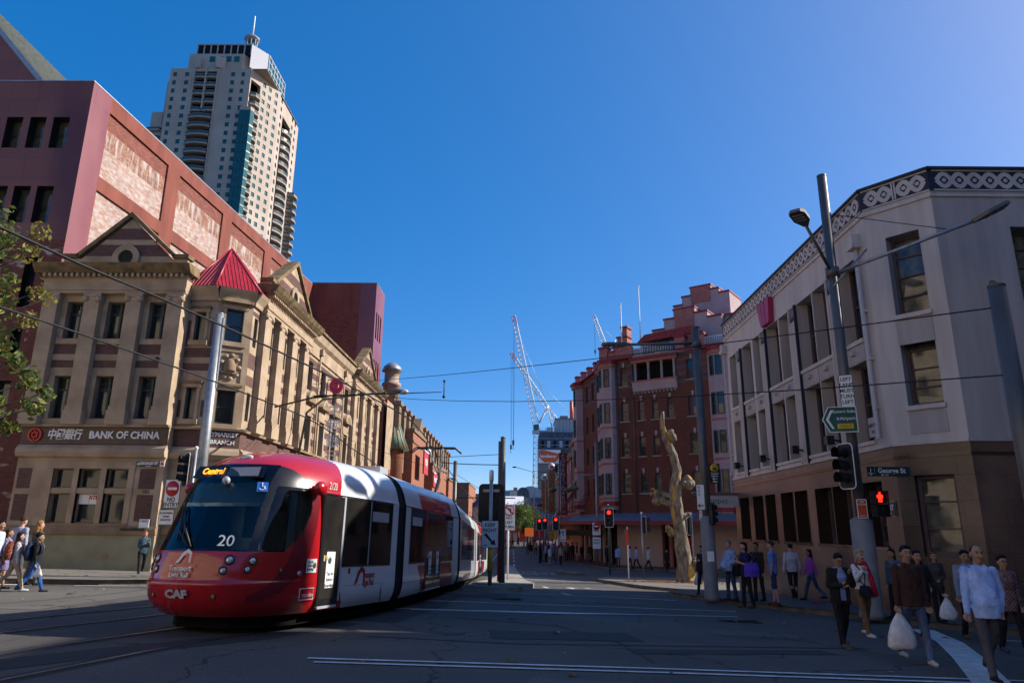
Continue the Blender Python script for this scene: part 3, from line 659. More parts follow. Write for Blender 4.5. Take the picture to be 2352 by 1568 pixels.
course(MS, -.1, .95, [(.2, 12.3), (-.12, 12.3), (-.15, 12.5), (-.35, 12.8), (-.42, 12.95), (.2, 12.98)], M['sand'])
for Mx, x0, x1 in ((MF, -.05, 6.75), (MN, 0, 1.35), (MCH, 0, CWB), (MS, 0, SL)):
    course(Mx, x0, x1, [(.1, 6.02), (-.16, 6.02), (-.2, 6.12), (.1, 6.2)], M['sand']); course(Mx, x0, x1, [(.1, 4.62), (-.16, 4.66), (-.26, 4.85), (-.2, 5.05), (-.05, 5.2), (.1, 5.2)], M['sand'])
    course(Mx, x0, x1, [(.1, 1.28), (-.1, 1.28), (-.14, 1.5), (-.06, 1.64), (.1, 1.64)], M['sand_d'])
k = len(en.v)
for a, z0, c, z1, d in fh: en.box(a - .2, -.09, z0 - .26, c + .2, .25, z0, M['sand'])
en.box(1.5, -.08, 1.64, 5.4, .2, 1.75, M['sand_d'])
for a in (2.65, 3.90): en.box(a, -.05, 1.75, a + .25, .15, 4.14, M['sand'])
for q, (xa, xb) in enumerate(((1.45, 1.72), (5.15, 5.42))): en.box(xa, -.04, 1.64, xb, .05, 4.4, M['sand'])
en.box(1.4, -.06, 4.14, 5.45, .05, 4.45, M['sand']); en.xf(MF, k)
k = len(en.v)
for Mx, hs_ in ((MN, nh), (MCH, cho)):
    k = len(en.v)
    for a, z0, c, z1, d in hs_:
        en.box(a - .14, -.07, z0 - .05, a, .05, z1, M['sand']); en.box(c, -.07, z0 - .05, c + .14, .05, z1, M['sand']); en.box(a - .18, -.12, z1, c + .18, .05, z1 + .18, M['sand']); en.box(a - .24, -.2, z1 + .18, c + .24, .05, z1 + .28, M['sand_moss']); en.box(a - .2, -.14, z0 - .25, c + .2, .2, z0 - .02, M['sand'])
    en.xf(Mx, k)
en.build('cornice', sb)
# curved pediment and beehive relief on the corner face
rel = MB(); N = 14
arcp = [(.83 + .72 * cos(pi - pi * i / N), 12.0 + .28 + .3 * sin(pi * i / N)) for i in range(N + 1)]
rel.sideprism(arcp, -.34, 0, M['sand_moss']); rel.sideprism([(x * .88 + .1, 12.28 + (z - 12.28) * .7) for x, z in arcp], -.36, -.345, M['sand'])
rel.box(.2, -.06, 8.2, 1.48, 0, 8.32, M['sand']); rel.box(.2, -.06, 9.85, 1.48, 0, 9.97, M['sand']); rel.box(.2, -.06, 8.32, .3, 0, 9.85, M['sand']); rel.box(1.38, -.06, 8.32, 1.48, 0, 9.85, M['sand'])
rel.lathe([(.30 * (1 - (i / 9.0) ** 2.2) ** .5 + .02 * (i % 2), .075 * i) for i in range(10)], (.84, -.02, 8.85), M['sand_d'], 16)
rel.box(.45, -.16, 8.76, 1.22, 0, 8.85, M['sand'])
for i in range(9): a = 2 * pi * i / 9; rel.ball((.84 + .42 * cos(a), -.04, 9.1 + .58 * sin(a)), (.13, .09, .10), M['sand'], 8, 5)
rel.xf(MCH); rel.build('beehive_relief', sb)
# parapets and gables with round louvred openings
def gable(Mx, x0, x1, g0, g1, apex, zo, front):
    gb = MB(); y0, y1 = (.12, .5) if front else (.0, .45); zb, zc = 13.74, 14.32; xc = (g0 + g1) / 2
    def half(xv): return zc + (apex - zc) * (1 - abs(xv - xc) / ((g1 - g0) / 2)) if g0 < xv < g1 else zc
    bands = [(zb, 14.12, M['brick_p']), (14.12, 14.45, M['sand']), (14.45, 15.05, M['brick_p']), (15.05, 15.32, M['sand']), (15.32, 15.92, M['brick_p']), (15.92, apex, M['sand'])]
    for za, zt, m in bands:
        def xr(z):
            if z <= zc: return (x0, x1)
            t = (apex - z) / (apex - zc) * (g1 - g0) / 2; return (xc - t, xc + t)
        zz = [za] + ([zc, zc + .001] if za < zc < zt else []) + [zt]
        for q in range(len(zz) - 1):
            a, c = xr(zz[q] if zz[q] != zc or q else zz[q]), xr(zz[q + 1]); 
            gb.sideprism([(a[0], zz[q]), (a[1], zz[q]), (c[1], zz[q + 1]), (c[0], zz[q + 1])], y0, y1, m)
    th = .2
    for sgn in (-1, 1):
        gx_ = g0 if sgn < 0 else g1; L = [(gx_ + sgn * .15, zc + .02), (xc, apex + .05), (xc, apex + .05 + th * 1.35), (gx_ + sgn * .2, zc + th)]
        gb.sideprism(L, y0 - .16, y1 + .1, M['sand_moss'])
        ex = x0 if sgn < 0 else x1
        if abs(ex - gx_) > .3: gb.box(ex + sgn * .1, y0 - .16, zc + .002, gx_ + sgn * .1, y1 + .1, zc + .2, M['sand_moss'])
    gb.xf(Mx); o = gb.build('gable', sb)
    rg = MB(); n = 28; zc2 = zo
    for i in range(n):
        a, c = 2 * pi * i / n, 2 * pi * (i + 1) / n
        pts = [(xc + r * cos(q), y, zc2 + r * sin(q)) for q in (a, c) for r, y in ((.37, y0 - .14), (.66, y0 - .14), (.66, y0), (.37, y0 + .02))]
        rg.add(pts, [(0, 1, 5, 4), (1, 2, 6, 5), (3, 0, 4, 7)], M['sand'])
    rg.add([(xc + .38 * cos(2 * pi * i / n), y0 - .01, zc2 + .38 * sin(2 * pi * i / n)) for i in range(n)], [tuple(range(n))], M['dark'])
    for i in range(7): z = zc2 - .3 + .09 * i; hw = (.36 ** 2 - (z - zc2) ** 2) ** .5; rg.box(xc - hw, y0 - .06, z, xc + hw, y0 - .02, z + .03, M['frame_g'])
    rg.xf(Mx); rg.build('round_louvre', o)
gable(MF, .35, 6.45, 1.2, 5.65, 16.45, 14.36, True)
gable(MS, 1.9, 9.3, 2.5, 8.9, 16.6, 14.6, False); gable(MS, 22.4, 30.6, 23.0, 30.0, 16.6, 14.6, False)
pp = MB()
for x0, x1 in ((30.6, 31.8), (9.3, 22.4)):
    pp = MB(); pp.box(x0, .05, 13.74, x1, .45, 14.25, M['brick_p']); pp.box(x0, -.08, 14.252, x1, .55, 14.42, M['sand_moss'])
    if x0 > 20: pp.xf(MS); pp.build('parapet', sb)
pp.box(9.3, -.15, 13.8, 22.4, .04, 13.9, M['sand_d']); pp.xf(MS); pp.build('parapet', sb)
# red pyramid over the corner
ry = MB(); base = [(-16.25, 31.95), (-14.75, 31.85), (-12.95, 32.95), (-12.95, 34.6), (-14.2, 36.5), (-16.4, 36.5), (-16.5, 33.5)]; ap = (-15.15, 34.1, 15.75)
for i in range(len(base)):
    a, c = base[i], base[(i + 1) % len(base)]
    ry.add([(a[0], a[1], 12.96), (c[0], c[1], 12.96), ap], [(0, 1, 2)], M['redroof'])
    n = max(3, int(hypot(c[0] - a[0], c[1] - a[1]) / .17))
    if i in (0, 1, 2, 3):
        for q in range(1, n):
            f = q / n; p0 = Vector((a[0] + (c[0] - a[0]) * f, a[1] + (c[1] - a[1]) * f, 12.97)); tgt = Vector(ap); mid = (Vector((a[0], a[1], 12.97)) + Vector((c[0], c[1], 12.97))) / 2
            sl = (tgt - mid); lim = 1 - abs(2 * f - 1); ry.tube([p0, p0 + sl * lim * .97], .022, M['redroof'], 5, smooth=False)
    ry.tube([(c[0], c[1], 12.97), ap], .055, M['redroof'], 6)
ry.build('pyramid_roof', sb)
# windowed niches of the middle section: pediments over each first floor window, rainwater pipes
for i, a in enumerate(mw):
    d = MB(); x0, x1 = a - .25, a + 1.4
    d.box(x0, -.12, 6.1, a, 0, 8.35, M['sand']); d.box(a + 1.15, -.12, 6.1, x1, 0, 8.35, M['sand']); d.box(x0 - .05, -.16, 8.35, x1 + .05, 0, 8.5, M['sand']); d.box(x0 + .1, -.1, 8.5, x1 - .1, 0, 9.15, M['sand'])
    d.box(x0 - .1, -.4, 9.15, x1 + .1, 0, 9.28, M['sand_d']); xc = (x0 + x1) / 2
    if i in (0, 3): d.sideprism([(xc + .9 * cos(pi - pi * q / 10), 9.28 + .62 * sin(pi * q / 10)) for q in range(11)], -.36, 0, M['sand']); d.sideprism([(xc + .62 * cos(pi - pi * q / 10), 9.3 + .38 * sin(pi * q / 10)) for q in range(11)], -.365, -.362, M['sand_d'])
    else: d.sideprism([(xc - .95, 9.28), (xc + .95, 9.28), (xc, 9.95)], -.36, 0, M['sand']); d.sideprism([(xc - .6, 9.33), (xc + .6, 9.33), (xc, 9.74)], -.365, -.362, M['sand_d'])
    d.xf(MS); d.build('window_pediment', sb)
for x in (11.7, 18.3):
    d = MB(); d.tube([(x, -.14, 12.6), (x, -.14, 2)], .07, M['sand'], 8); d.box(x - .2, -.32, 12.6, x + .2, 0, 13.0, M['sand']); d.xf(MS); d.build('downpipe', sb)
# lettering, roundel and plates
tile = MB(); tile.box(-.02, -.04, 5.24, 6.72, 0, 6.0, M['brick_sign']); tile.xf(MF); tile.build('sign_band', sb)
text('BANK OF CHINA', .46, onwall(MF, 4.72, 5.64, .05), M['white'], sb, bold=.012, ext=.03, sx=.92)
text('\u4e2d\u570b\u9280\u884c', .52, onwall(MF, 1.98, 5.64, .05), M['white'], sb, bold=.01, ext=.03, shear=.12, sx=.78, space=.95)
rd = MB(); n = 28
for i in range(n):
    a, c = 2 * pi * i / n, 2 * pi * (i + 1) / n
    rd.add([(r * cos(q), y, r * sin(q)) for q in (a, c) for r, y in ((.24, 0), (.24, -.08), (.32, -.08), (.32, 0))], [(0, 1, 5, 4), (1, 2, 6, 5), (2, 3, 7, 6)], M['red'])
rd.box(-.025, -.08, -.3, .025, 0, -.11, M['red']); rd.box(-.025, -.08, .11, .025, 0, .3, M['red'])
for x0, z0, x1, z1 in ((-.14, -.12, .14, -.07), (-.14, .07, .14, .12), (-.14, -.07, -.09, .07), (.09, -.07, .14, .07)): rd.box(x0, -.08, z0, x1, 0, z1, M['red'])
rd.xf(MF @ Matrix.Translation((.62, -.04, 5.64))); tag(rd.build('wall_roundel'), 'red ring emblem fixed beside the white lettering of the sandstone bank', 'emblem')
text('HAYMARKET', .27, onwall(MCH, .78, 5.82, .02), M['white'], sb, bold=.006); text('BRANCH', .27, onwall(MCH, .9, 5.46, .02), M['white'], sb, bold=.006)
plate(MF @ Vector((5.95, -.06, 4.36)), (0, -1), 1.0, .27, 'GEORGE ST', .16, 'green black GEORGE ST plate on the sandstone bank wall', '681-683')
d = MB(); d.box(6.52, -.03, 4.25, 6.72, 0, 4.5, M['white']); d.lathe([(.07, 0), (.07, .01)], (0, 0, 0), M['red'], 10); d.v[-20:] = [(6.62 + x, -.031 - z, 4.38 + y) for x, y, z in d.v[-20:]]; d.xf(MF); tag(d.build('alarm_plate'), 'small white plate with a red dot beside the street plate', 'sign')
text('681', .24, onwall(MF, 6.05, 3.13, .01), M['sand_moss'], sb); text('FIRE HYDRANT', .16, onwall(MF, 5.75, 1.5, .16), M['black'], sb, bold=.008)
d = MB(); d.box(5.98, -.1, 1.35, 6.42, -.06, 1.95, M['white']); d.xf(MF); nb = tag(d.build('wall_notice'), 'white paper notice on the bank wall above the walking woman', 'notice')
text('\u4e2d\u56fd\u94f6\u884c', .1, onwall(MF, 6.2, 1.85, .105), M['navy'], nb, ext=.001)
for z in (1.74, 1.66, 1.55, 1.48): text('- - - - - -', .07, onwall(MF, 6.2, z, .105), M['navy'], nb, ext=.001) if False else None
st = MB(); st.box(2.95, .20, 2.58, 3.86, .22, 3.02, M['white']); st.box(3.42, .195, 2.60, 3.43, .205, 3.0, M['red']); st.xf(MF); stt = st.build('window_sticker', sb)
text('ATM', .24, onwall(MF, 3.64, 2.86, -.19), M['red'], stt, bold=.008, ext=.002)
d = MB(); d.lathe([(.11, -.01), (.11, .02), (.05, .03)], (0, 0, 0), M['black'], 12); d.xf(MF @ Matrix.Translation((5.9, -.4, 9.15)) @ Matrix.Rotation(pi / 2, 4, 'X')); tag(d.build('wall_bell'), 'dark round boss on the sandstone pilaster', 'wall boss')
for x in (1.2, 4.5): pv = MB(); pv.box(x, -.01, .25, x + .3, 0, .45, M['sand_d']); pv.xf(MF); pv.build('vent', sb)
pv = MB(); pv.box(4.95, -.015, .35, 6.3, 0, 1.24, M['render_c']); pv.xf(MF); pv.build('wall_hatch', sb)
# hanging banner strip with vertical characters and its pink disc
bn = empty('hanging_banner', MS @ Vector((14.3, -.7, 5)), 0, 'vertical white character banner under a pink disc on the sandstone facade', 'banner')
d = MB(); d.tube([(14.3, 0, 11.5), (14.3, -.9, 11.5)], .03, M['black']); d.tube([(14.3, -.62, 11.5), (14.3, -.62, 5.2)], .025, M['black']); d.xf(MS); d.build('bracket', bn)
M['pink'] = mat('pink_disc', (.55, .03, .12), .5)
d = MB()
for i in range(20):
    a, c = 2 * pi * i / 20, 2 * pi * (i + 1) / 20; d.add([(14.3 + s_, -.62 + r * cos(q), 11.1 + r * 1.15 * sin(q)) for q in (a, c) for r, s_ in ((.2, -.07), (.48, -.07), (.48, .07), (.2, .07))], [(0, 1, 5, 4), (1, 2, 6, 5), (2, 3, 7, 6), (3, 0, 4, 7)], M['pink'])
d.box(14.24, -.72, 10.9, 14.36, -.52, 11.3, M['pink']); d.xf(MS); d.build('disc', bn)
for i, s_ in enumerate('\u4e2d\u570b\u9280\u884c'): text(s_, .95, face(MS @ Vector((14.3, -.62, 9.3 - 1.05 * i)), (.25, -1)), M['white'], bn, name='banner_character', ext=.02, bold=.01)
# ================================================================ big red brick block behind it
M['tile_r'] = None
def tile_mat(name, c1, c2, w_, h_, rough):
    m, t, p, o = nodes(name); setp(p, rough, .5)
    tc = t.nodes.new('ShaderNodeTexCoord'); b = t.nodes.new('ShaderNodeTexBrick'); t.links.new(tc.outputs['UV'], b.inputs['Vector']); b.inputs['Scale'].default_value = 1; b.offset = 0
    b.inputs['Brick Width'].default_value = w_; b.inputs['Row Height'].default_value = h_; b.inputs['Mortar Size'].default_value = .012
    b.inputs['Color1'].default_value = c4(c1); b.inputs['Color2'].default_value = c4(mul(c1, 1.12)); b.inputs['Mortar'].default_value = c4(mul(c1, .5))
    col, nz = noise_mix(t, b.outputs[0], c2, .28, 'Object', 4, .45, .62, (1, 1, .35)); t.links.new(col, p.inputs['Base Color'])
    bump(t, p, nz.outputs[0], .5, .05); return m
M['tile_r'] = tile_mat('red_tile', (.155, .050, .028), (.10, .024, .016), 1.5, 1.2, .3)
M['tile_p'] = tile_mat('purple_tile', (.17, .042, .052), (.22, .075, .078), 1.3, 1.2, .35)
M['render_r'] = mat('red_render', (.23, .075, .055), .85, .2, c2=(.165, .05, .038), scale=.9, stretch=(1, 1, .3))
M['brick_dr'] = brick('dull_red_brick', (.17, .052, .038), (.25, .085, .058), (.09, .035, .03), .34, .13, ms=.014)
M['brick_bl'] = brick('bloomed_brick', (.38, .27, .22), (.32, .14, .09), (.26, .20, .17), .34, .13, stain=(.43, .40, .39), stain_scale=2.2, stain_lo=.42, stain_hi=.72, stretch=(1.0, 2.0, 1), ms=.014)
M['brick_drip'] = brick('streaked_brick', (.22, .085, .055), (.32, .19, .13), (.15, .08, .06), .34, .13, stain=(.42, .37, .35), stain_scale=1.6, stain_lo=.48, stain_hi=.68, stretch=(2.2, .4, 1), ms=.014)
M['brick_sh'] = brick('flaking_brick', (.12, .036, .03), (.16, .055, .042), (.09, .04, .035), .3, .1, stain=(.42, .34, .31), stain_scale=.9, stain_lo=.6, stain_hi=.66, stretch=(.6, 1.4, 1))
rb = empty('apartment_block', (-30, 40, -.6), 0, 'huge dark red tiled block with pale bloomed brick panels behind the bank', 'building')
MA = frame((-60, 34), (1, 0)); MB_ = frame((-24, 34), (.077, .997)); BW = 34.2
w = MB()
r1 = [(31.5 - 1.32 * 9 + 0, 21.6, 32.4 - 1.32 * 9, 23.5)]
ah = [(60 - 28.5 + q, 21.6, 60 - 27.6 + q, 23.5, .55) for q in (0, 1.3, 2.6, -1.3, -2.6, -3.9)] + [(60 - 27.3 + q, 17.17, 60 - 26.4 + q, 19.3, .55) for q in (0, 1.25, -1.25, -2.5, -3.75)]
ah += [(34.1, 12.46, 34.75, 15.2, .5), (34.1, 9.45, 34.65, 11.3, .5), (31.6, 12.46, 32.9, 15.2, .5), (31.6, 5, 32.9, 9.3, .5), (33.6, 4.2, 34.6, 8.6, .5)]
facade(w, MA, 36, -1.5, 25.75, ah, lambda x, z: M['tile_r'] if z > 16.2 else M['brick_sh'], zsplit=(16.2,), mrev=M['dark'])
k = len(w.v); w.add([(24, 0, 25.752), (32.92, 0, 25.752), (30.03, 0, 28.98), (27.5, 0, 31.8), (24, 0, 31.8)], [(0, 1, 2, 3, 4)], M['tile_r']); w.xf(MA, k)
# long side: red render bands, recessed panels
fz = [(0, 1.55)]
panels = []
for i in range(4):
    x0 = 1.6 + 7.5 * i; x1 = x0 + 6.1
    for z0, z1 in ((20.75, 24.8), (15.6, 19.9), (10.5, 14.7)): panels.append((x0, z0, x1, z1, .12))
facade(w, MB_, BW, -1.5, 25.75, panels, lambda x, z: M['tile_p'] if x < 1.55 else M['render_r'], xsplit=(1.55,))
for x0, z0, x1, z1, d in panels:
    k = len(w.v); zz = z1 - 1.0 if z1 > 24 else z1
    if z1 > 24: w.quad((x0, d, zz), (x1, d, zz), (x1, d, z1), (x0, d, z1), M['brick_dr']); zz2 = zz - 1.2; w.quad((x0, d, zz2), (x1, d, zz2), (x1, d, zz), (x0, d, zz), M['brick_drip']); zz = zz2
    w.quad((x0, d, z0), (x1, d, z0), (x1, d, zz), (x0, d, zz), M['brick_bl']); w.xf(MB_, k)
w.build('wall', rb)
bd = MB(); bd.prism([(-60, 34.7), (-24.4, 34.7), (-21.8, 68), (-60, 68)], -1.5, 25.6, M['dark'])
for a, c in (((-60, 33.97), (-24.0, 33.97)), ((-24.0, 33.97), (-21.38, 68.1))): k = len(bd.v); bd.box(0, -.02, 25.752, hypot(c[0] - a[0], c[1] - a[1]), .4, 25.82, M['steel']); bd.xf(frame(a, (c[0] - a[0], c[1] - a[1])), k)
bd.build('body', rb)
M['roof_g'] = mat('ribbed_green_grey_roof', (.12, .125, .10), .55, .4)
rf = MB(); rf.add([(-27.0, 33.9, 25.84), (-27.0, 60, 25.84), (-34.4, 60, 34.1), (-34.4, 33.9, 34.1)], [(0, 1, 2, 3)], M['roof_g'])
for i in range(57): y = 33.95 + .45 * i; rf.tube([(-27.0, y, 25.87), (-34.4, y, 34.13)], .04, M['roof_g'], 4, smooth=False)
rf.add([(-26.85, 33.88, 25.80), (-27.15, 33.88, 25.72), (-34.55, 33.88, 33.98), (-34.3, 33.88, 34.1)], [(0, 1, 2, 3)], M['steel']); rf.build('roof', rb, fix=False)
M['glass_y'] = glass('reflecting_glass', (.02, .018, .015), rough=.02, spec=.9, c2=(.10, .085, .05), scale=1.6)
for h in ah[:11]: window(rb, MA, h, 'plain', M['black'], M['glass_y'], fw=.05)
for h in ah[11:]: window(rb, MA, h, 'plain', M['black'], M['glass'], fw=.05)
# farther wing of the same block, across a light well
fb = empty('apartment_block', (-18, 72, -1.6), 0, 'purple tiled tower wing with slit windows rising behind the sandstone facade', 'building')
w = MB(); MG = frame((-21.4, 68), (1, 0)); MH = frame((-14.75, 68), (.02, 1))
facade(w, MG, 6.65, -1.6, 25.9, [], lambda x, z: M['tile_p'] if x > 5.0 else (M['render_r'] if z > 22.6 or (17.6 < z < 18.7) else M['brick_dr']), xsplit=(5.0,), zsplit=(22.6, 17.6, 18.7))
hh = [(.55 + .95 * i, z0, 1.05 + .95 * i, z1, .35) for i in range(3) for z0, z1 in ((20.2, 23.0), (14.8, 18.0), (9.5, 12.6))]
facade(w, MH, 4.0, -1.6, 25.9, hh, M['tile_p'], mrev=M['dark']); w.build('wall', fb)
bd = MB(); bd.prism([(-21.4, 68.4), (-15.2, 68.4), (-15.2, 72), (-21.4, 72)], -1.6, 25.8, M['dark']); bd.box(-21.5, 67.97, 25.9, -14.7, 72.05, 25.97, M['steel']); bd.quad((-14.67, 72, -1.6), (-21.4, 72, -1.6), (-21.4, 72, 25.9), (-14.67, 72, 25.9), M['tile_p']); bd.build('body', fb)
for h in hh: window(fb, MH, h, 'plain', M['black'], M['glass'], fw=.05)
# ================================================================ residential tower
M['tw'] = mat('tower_concrete', (.36, .295, .25), .8, .2, c2=(.43, .36, .31), scale=.12)
M['tw2'] = mat('tower_band', (.30, .25, .21), .8, .2)
M['tw_g'] = mat('plant_grey', (.34, .35, .40), .6, .4, var=.08)
tw = empty('residential_tower', (-95, 205, -1.6), 0, 'very tall stepped beige apartment tower with teal corner bay and spire', 'building')
T0 = frame((-110.6, 190), (1, 0)); T1 = frame((-85, 190), (5.1, 12.8)); T2 = frame((-79.9, 202.8), (0, 1)); L1 = hypot(5.1, 12.8); FH = 2.96
fl_ = [139.2 - FH * i for i in range(33)]
wn = []
def wcol(Mx, x, w_, top=200, low=0): return [(Mx, (x, z - 1.5, x + w_, z, .22)) for z in fl_ if low < z < top]
c0 = wcol(T0, 1.0, 1.15) + wcol(T0, 4.75, 1.3) + wcol(T0, 19.3, 1.25) + wcol(T0, 22.6, 1.1, low=126) + wcol(T0, 22.2, 1.5, top=125)
c1 = wcol(T1, 5.6, 1.3) + wcol(T1, 8.2, 1.3) + wcol(T1, 11.2, 1.3)
c2 = wcol(T2, 1.0, 1.3) + wcol(T2, 12.2, 1.3) + wcol(T2, 15.2, 1.3)
wall = MB()
def tband(x, z): return M['tw']
rec = [(7.9, 40, 15.1, 139.5, 1.6)]
facade(wall, T0, 25.6, -1.6, 140.6, [h for _, h in c0] + rec, tband, mrev=M['tw2'])
zig = (0.4, 40, 4.6, 137, 1.2); cur = (3.4, 40, 11.2, 134, 1.4)
facade(wall, T1, L1, -1.6, 140.6, [h for _, h in c1] + [zig], tband, mrev=M['tw2']); facade(wall, T2, 19.2, -1.6, 139.0, [h for _, h in c2] + [cur], tband, mrev=M['tw2'])
k = len(wall.v); wall.prism([(-110.6, 190.1), (-110.6, 222), (-80, 222), (-80, 222.01), (-110.5, 190.2)], 140.5, 140.6, M['tw']); 
wall.quad((-110.6, 222, -1.6), (-110.6, 190, -1.6), (-110.6, 190, 140.6), (-110.6, 222, 140.6), M['tw']); wall.quad((-79.9, 222, -1.6), (-110.6, 222, -1.6), (-110.6, 222, 140.6), (-79.9, 222, 139), M['tw'])
wall.build('wall', tw)
core = MB(); core.prism([(-108, 192.5), (-87.5, 192.5), (-82.3, 205), (-82.3, 220), (-108, 220)], -1.6, 140, M['dark'])
core.box(-110.5, 190.3, 140.55, -80.2, 221.9, 140.7, M['tw2']); core.build('core', tw)
# stepped upper block and glazed plant crown
up = MB(); up.prism([(-105.6, 190.6), (-88.5, 190.6), (-84.8, 196), (-84.8, 214), (-105.6, 214)], 140.6, 146.4, M['tw'])
for i in range(4): x = -99 + 2.6 * i; up.box(x, 190.5, 143.4, x + 1.7, 190.62, 145.4, M['glass_t'])
up.prism([(-103.4, 190.0), (-101.2, 189.2), (-101.2, 191), (-103.4, 191)], 140.6, 144.6, M['tw']); up.prism([(-96.2, 189.2), (-93.6, 190.0), (-93.6, 191), (-96.2, 191)], 140.6, 144.6, M['tw']); up.build('upper_block', tw)
cr = MB(); cr.prism([(-103.6, 191.2), (-86.3, 191.2), (-82.6, 196.5), (-82.6, 212), (-103.6, 212)], 146.4, 150.2, M['dark'])
for i in range(9): x = -103.6 + 17.3 * i / 8; cr.box(x - .17, 190.95, 146.4, x + .17, 191.2, 150.3, M['tw_g'])
cr.box(-103.7, 190.9, 149.95, -86.2, 191.3, 150.35, M['tw_g'])
cr.add([(-86.25, 191.15, 142), (-82.45, 196.45, 142), (-82.45, 196.45, 150.35), (-86.25, 191.15, 150.35)], [(0, 1, 2, 3)], M['tw_g']); 
for i in range(7): y = 196.5 + 15.4 * i / 6; cr.box(-82.6, y - .2, 141, -82.3, y + .2, 150.3, M['tw_g'])
for z in (143, 145.6, 148, 150): cr.box(-82.58, 196.5, z, -82.35, 212, z + .35, M['tw_g'])
cr.box(-82.59, 196.5, 141, -82.45, 212, 150.1, M['glass_t']); cr.build('plant_crown', tw)
ln = MB(); c = (-87.6, 193.6, 150.2); ln.lathe([(2.0, 0), (2.0, .6), (1.9, .6)], c, M['tw_g'], 8)
for i in range(8): a = 2 * pi * i / 8 + .3; ln.tube([(c[0] + 1.7 * cos(a), c[1] + 1.7 * sin(a), 150.6), (c[0] + 1.7 * cos(a), c[1] + 1.7 * sin(a), 154)], .16, M['tw_g'], 6)
ln.lathe([(.8, .6), (.8, 3.6)], c, M['glass_t'], 8); ln.lathe([(2.5, 3.7), (2.5, 4.1), (1.6, 4.5), (.35, 5.1)], c, M['tw_g'], 8); ln.tube([(c[0], c[1], 155.2), (c[0] + .1, c[1], 163)], [.3, .2], M['white'], 8); ln.build('lantern_spire', tw)
# lower wing on the left, teal bay at the corner
wg = MB(); wg.prism([(-116.6, 193.5), (-115.4, 192), (-112.2, 192), (-110.6, 193.5), (-110.6, 212), (-116.6, 212)], -1.6, 126.3, M['tw']); wg.prism([(-112.5, 192.6), (-110.6, 192.6), (-110.6, 210), (-112.5, 210)], 126.3, 137.6, M['tw']); wg.build('wing', tw)
tb = MB()
bay = [(-87.0, 189.9), (-86.6, 188.7), (-83.2, 188.7), (-82.6, 190.2), (-84.3, 191.8)]
tb.prism(bay, -1.6, 125.0, M['glass_t']); tb.prism([(x * 1.0005, y) for x, y in bay], 125.0, 126.2, M['tw'])
for z in fl_:
    if z < 124: tb.prism([(-87.1, 189.9), (-86.68, 188.6), (-83.14, 188.6), (-82.5, 190.2), (-84.3, 191.9)], z - 1.9, z - 1.35, M['frame_tb'] if 'frame_tb' in M else M.setdefault('frame_tb', mat('teal_band', (.03, .085, .085), .4)))
for x in (-86.6, -85.5, -84.4, -83.2): tb.box(x - .07, 188.6, 40, x + .07, 188.72, 125, M['frame_tb'])
tb.build('corner_bay', tw, fix=False)
# windows: the hundred nearest as parts, the rest as one part
tm = MB(); tm.box(0, -.03, 0, 1, .03, .07, M['frame_tb']); tm.box(0, -.03, .93, 1, .03, 1, M['frame_tb']); tm.box(.46, -.03, .07, .52, .03, .93, M['frame_tb']); tm.quad((0, .02, 0), (1, .02, 0), (1, .02, 1), (0, .02, 1), M['glass_t']); tmm = tm.mesh('window')
allw = c0 + c1 + c2
camp = Vector((0, 0, CH)); allw.sort(key=lambda q: ((q[0] @ Vector((q[1][0], 0, q[1][1]))) - camp).length)
vis = [q for q in allw if q[1][1] > 52]
vis.sort(key=lambda q: ((q[0] @ Vector((q[1][0], 0, q[1][1]))) - camp).length)
rest = MB()
for i, (Mx, h) in enumerate(vis):
    X = Mx @ Matrix.Translation((h[0], .18, h[1]))
    if i < 100: o = inst(tmm, 'window', tw, X); o.scale = (h[2] - h[0], 1, h[3] - h[1])
    else:
        k = len(rest.v); w_, h_ = h[2] - h[0], h[3] - h[1]; rest.box(0, -.03, 0, w_, .03, .1, M['frame_tb']); rest.box(w_ * .46, -.03, .1, w_ * .52, .03, h_, M['frame_tb']); rest.quad((0, .02, 0), (w_, .02, 0), (w_, .02, h_), (0, .02, h_), M['glass_t']); rest.xf(X, k)
rest.build('upper_windows', tw, 'stuff')
# balconies
def balc(arcpts, name):
    b = MB(); n = len(arcpts)
    vs = [(x, y, 0) for x, y in arcpts] + [(x, y, .55) for x, y in arcpts] + [(x, .8, 0) for x, y in (arcpts[0], arcpts[-1])] + [(x, .8, .55) for x, y in (arcpts[0], arcpts[-1])]
    fs = [(i, i + 1, n + i + 1, n + i) for i in range(n - 1)] + [tuple(range(n)) + (2 * n + 1, 2 * n), tuple(range(n, 2 * n)) + (2 * n + 3, 2 * n + 2)]
    b.add(vs, fs, M['tw2']); b.add([(x, y + .05, .55) for x, y in arcpts] + [(x, y + .05, 1.35) for x, y in arcpts], [(i, i + 1, n + i + 1, n + i) for i in range(n - 1)], M['glass_b'])
    b.tube([(x, y + .05, 1.38) for x, y in arcpts], .06, M['steel'], 5); return b.mesh(name, fix=False)
M['glass_b'] = glass('balcony_glass', (.03, .05, .055), rough=.1, c2=(.05, .08, .085))
f1 = balc([(.0, -.9), (1.2, -1.45), (2.6, -1.7), (3.6, -1.75), (4.6, -1.7), (6.0, -1.45), (7.2, -.9)], 'balcony'); f2 = balc([(0, -.3), (1.7, -.6), (3.5, -.3)], 'balcony')
z1 = balc([(0, -.4), (1.2, -1.5), (3.0, -1.5), (4.2, -.4)], 'balcony'); v1 = balc([(7.8 * i / 8, -.3 - 1.6 * sin(pi * i / 8)) for i in range(9)], 'balcony')
nb_ = 0
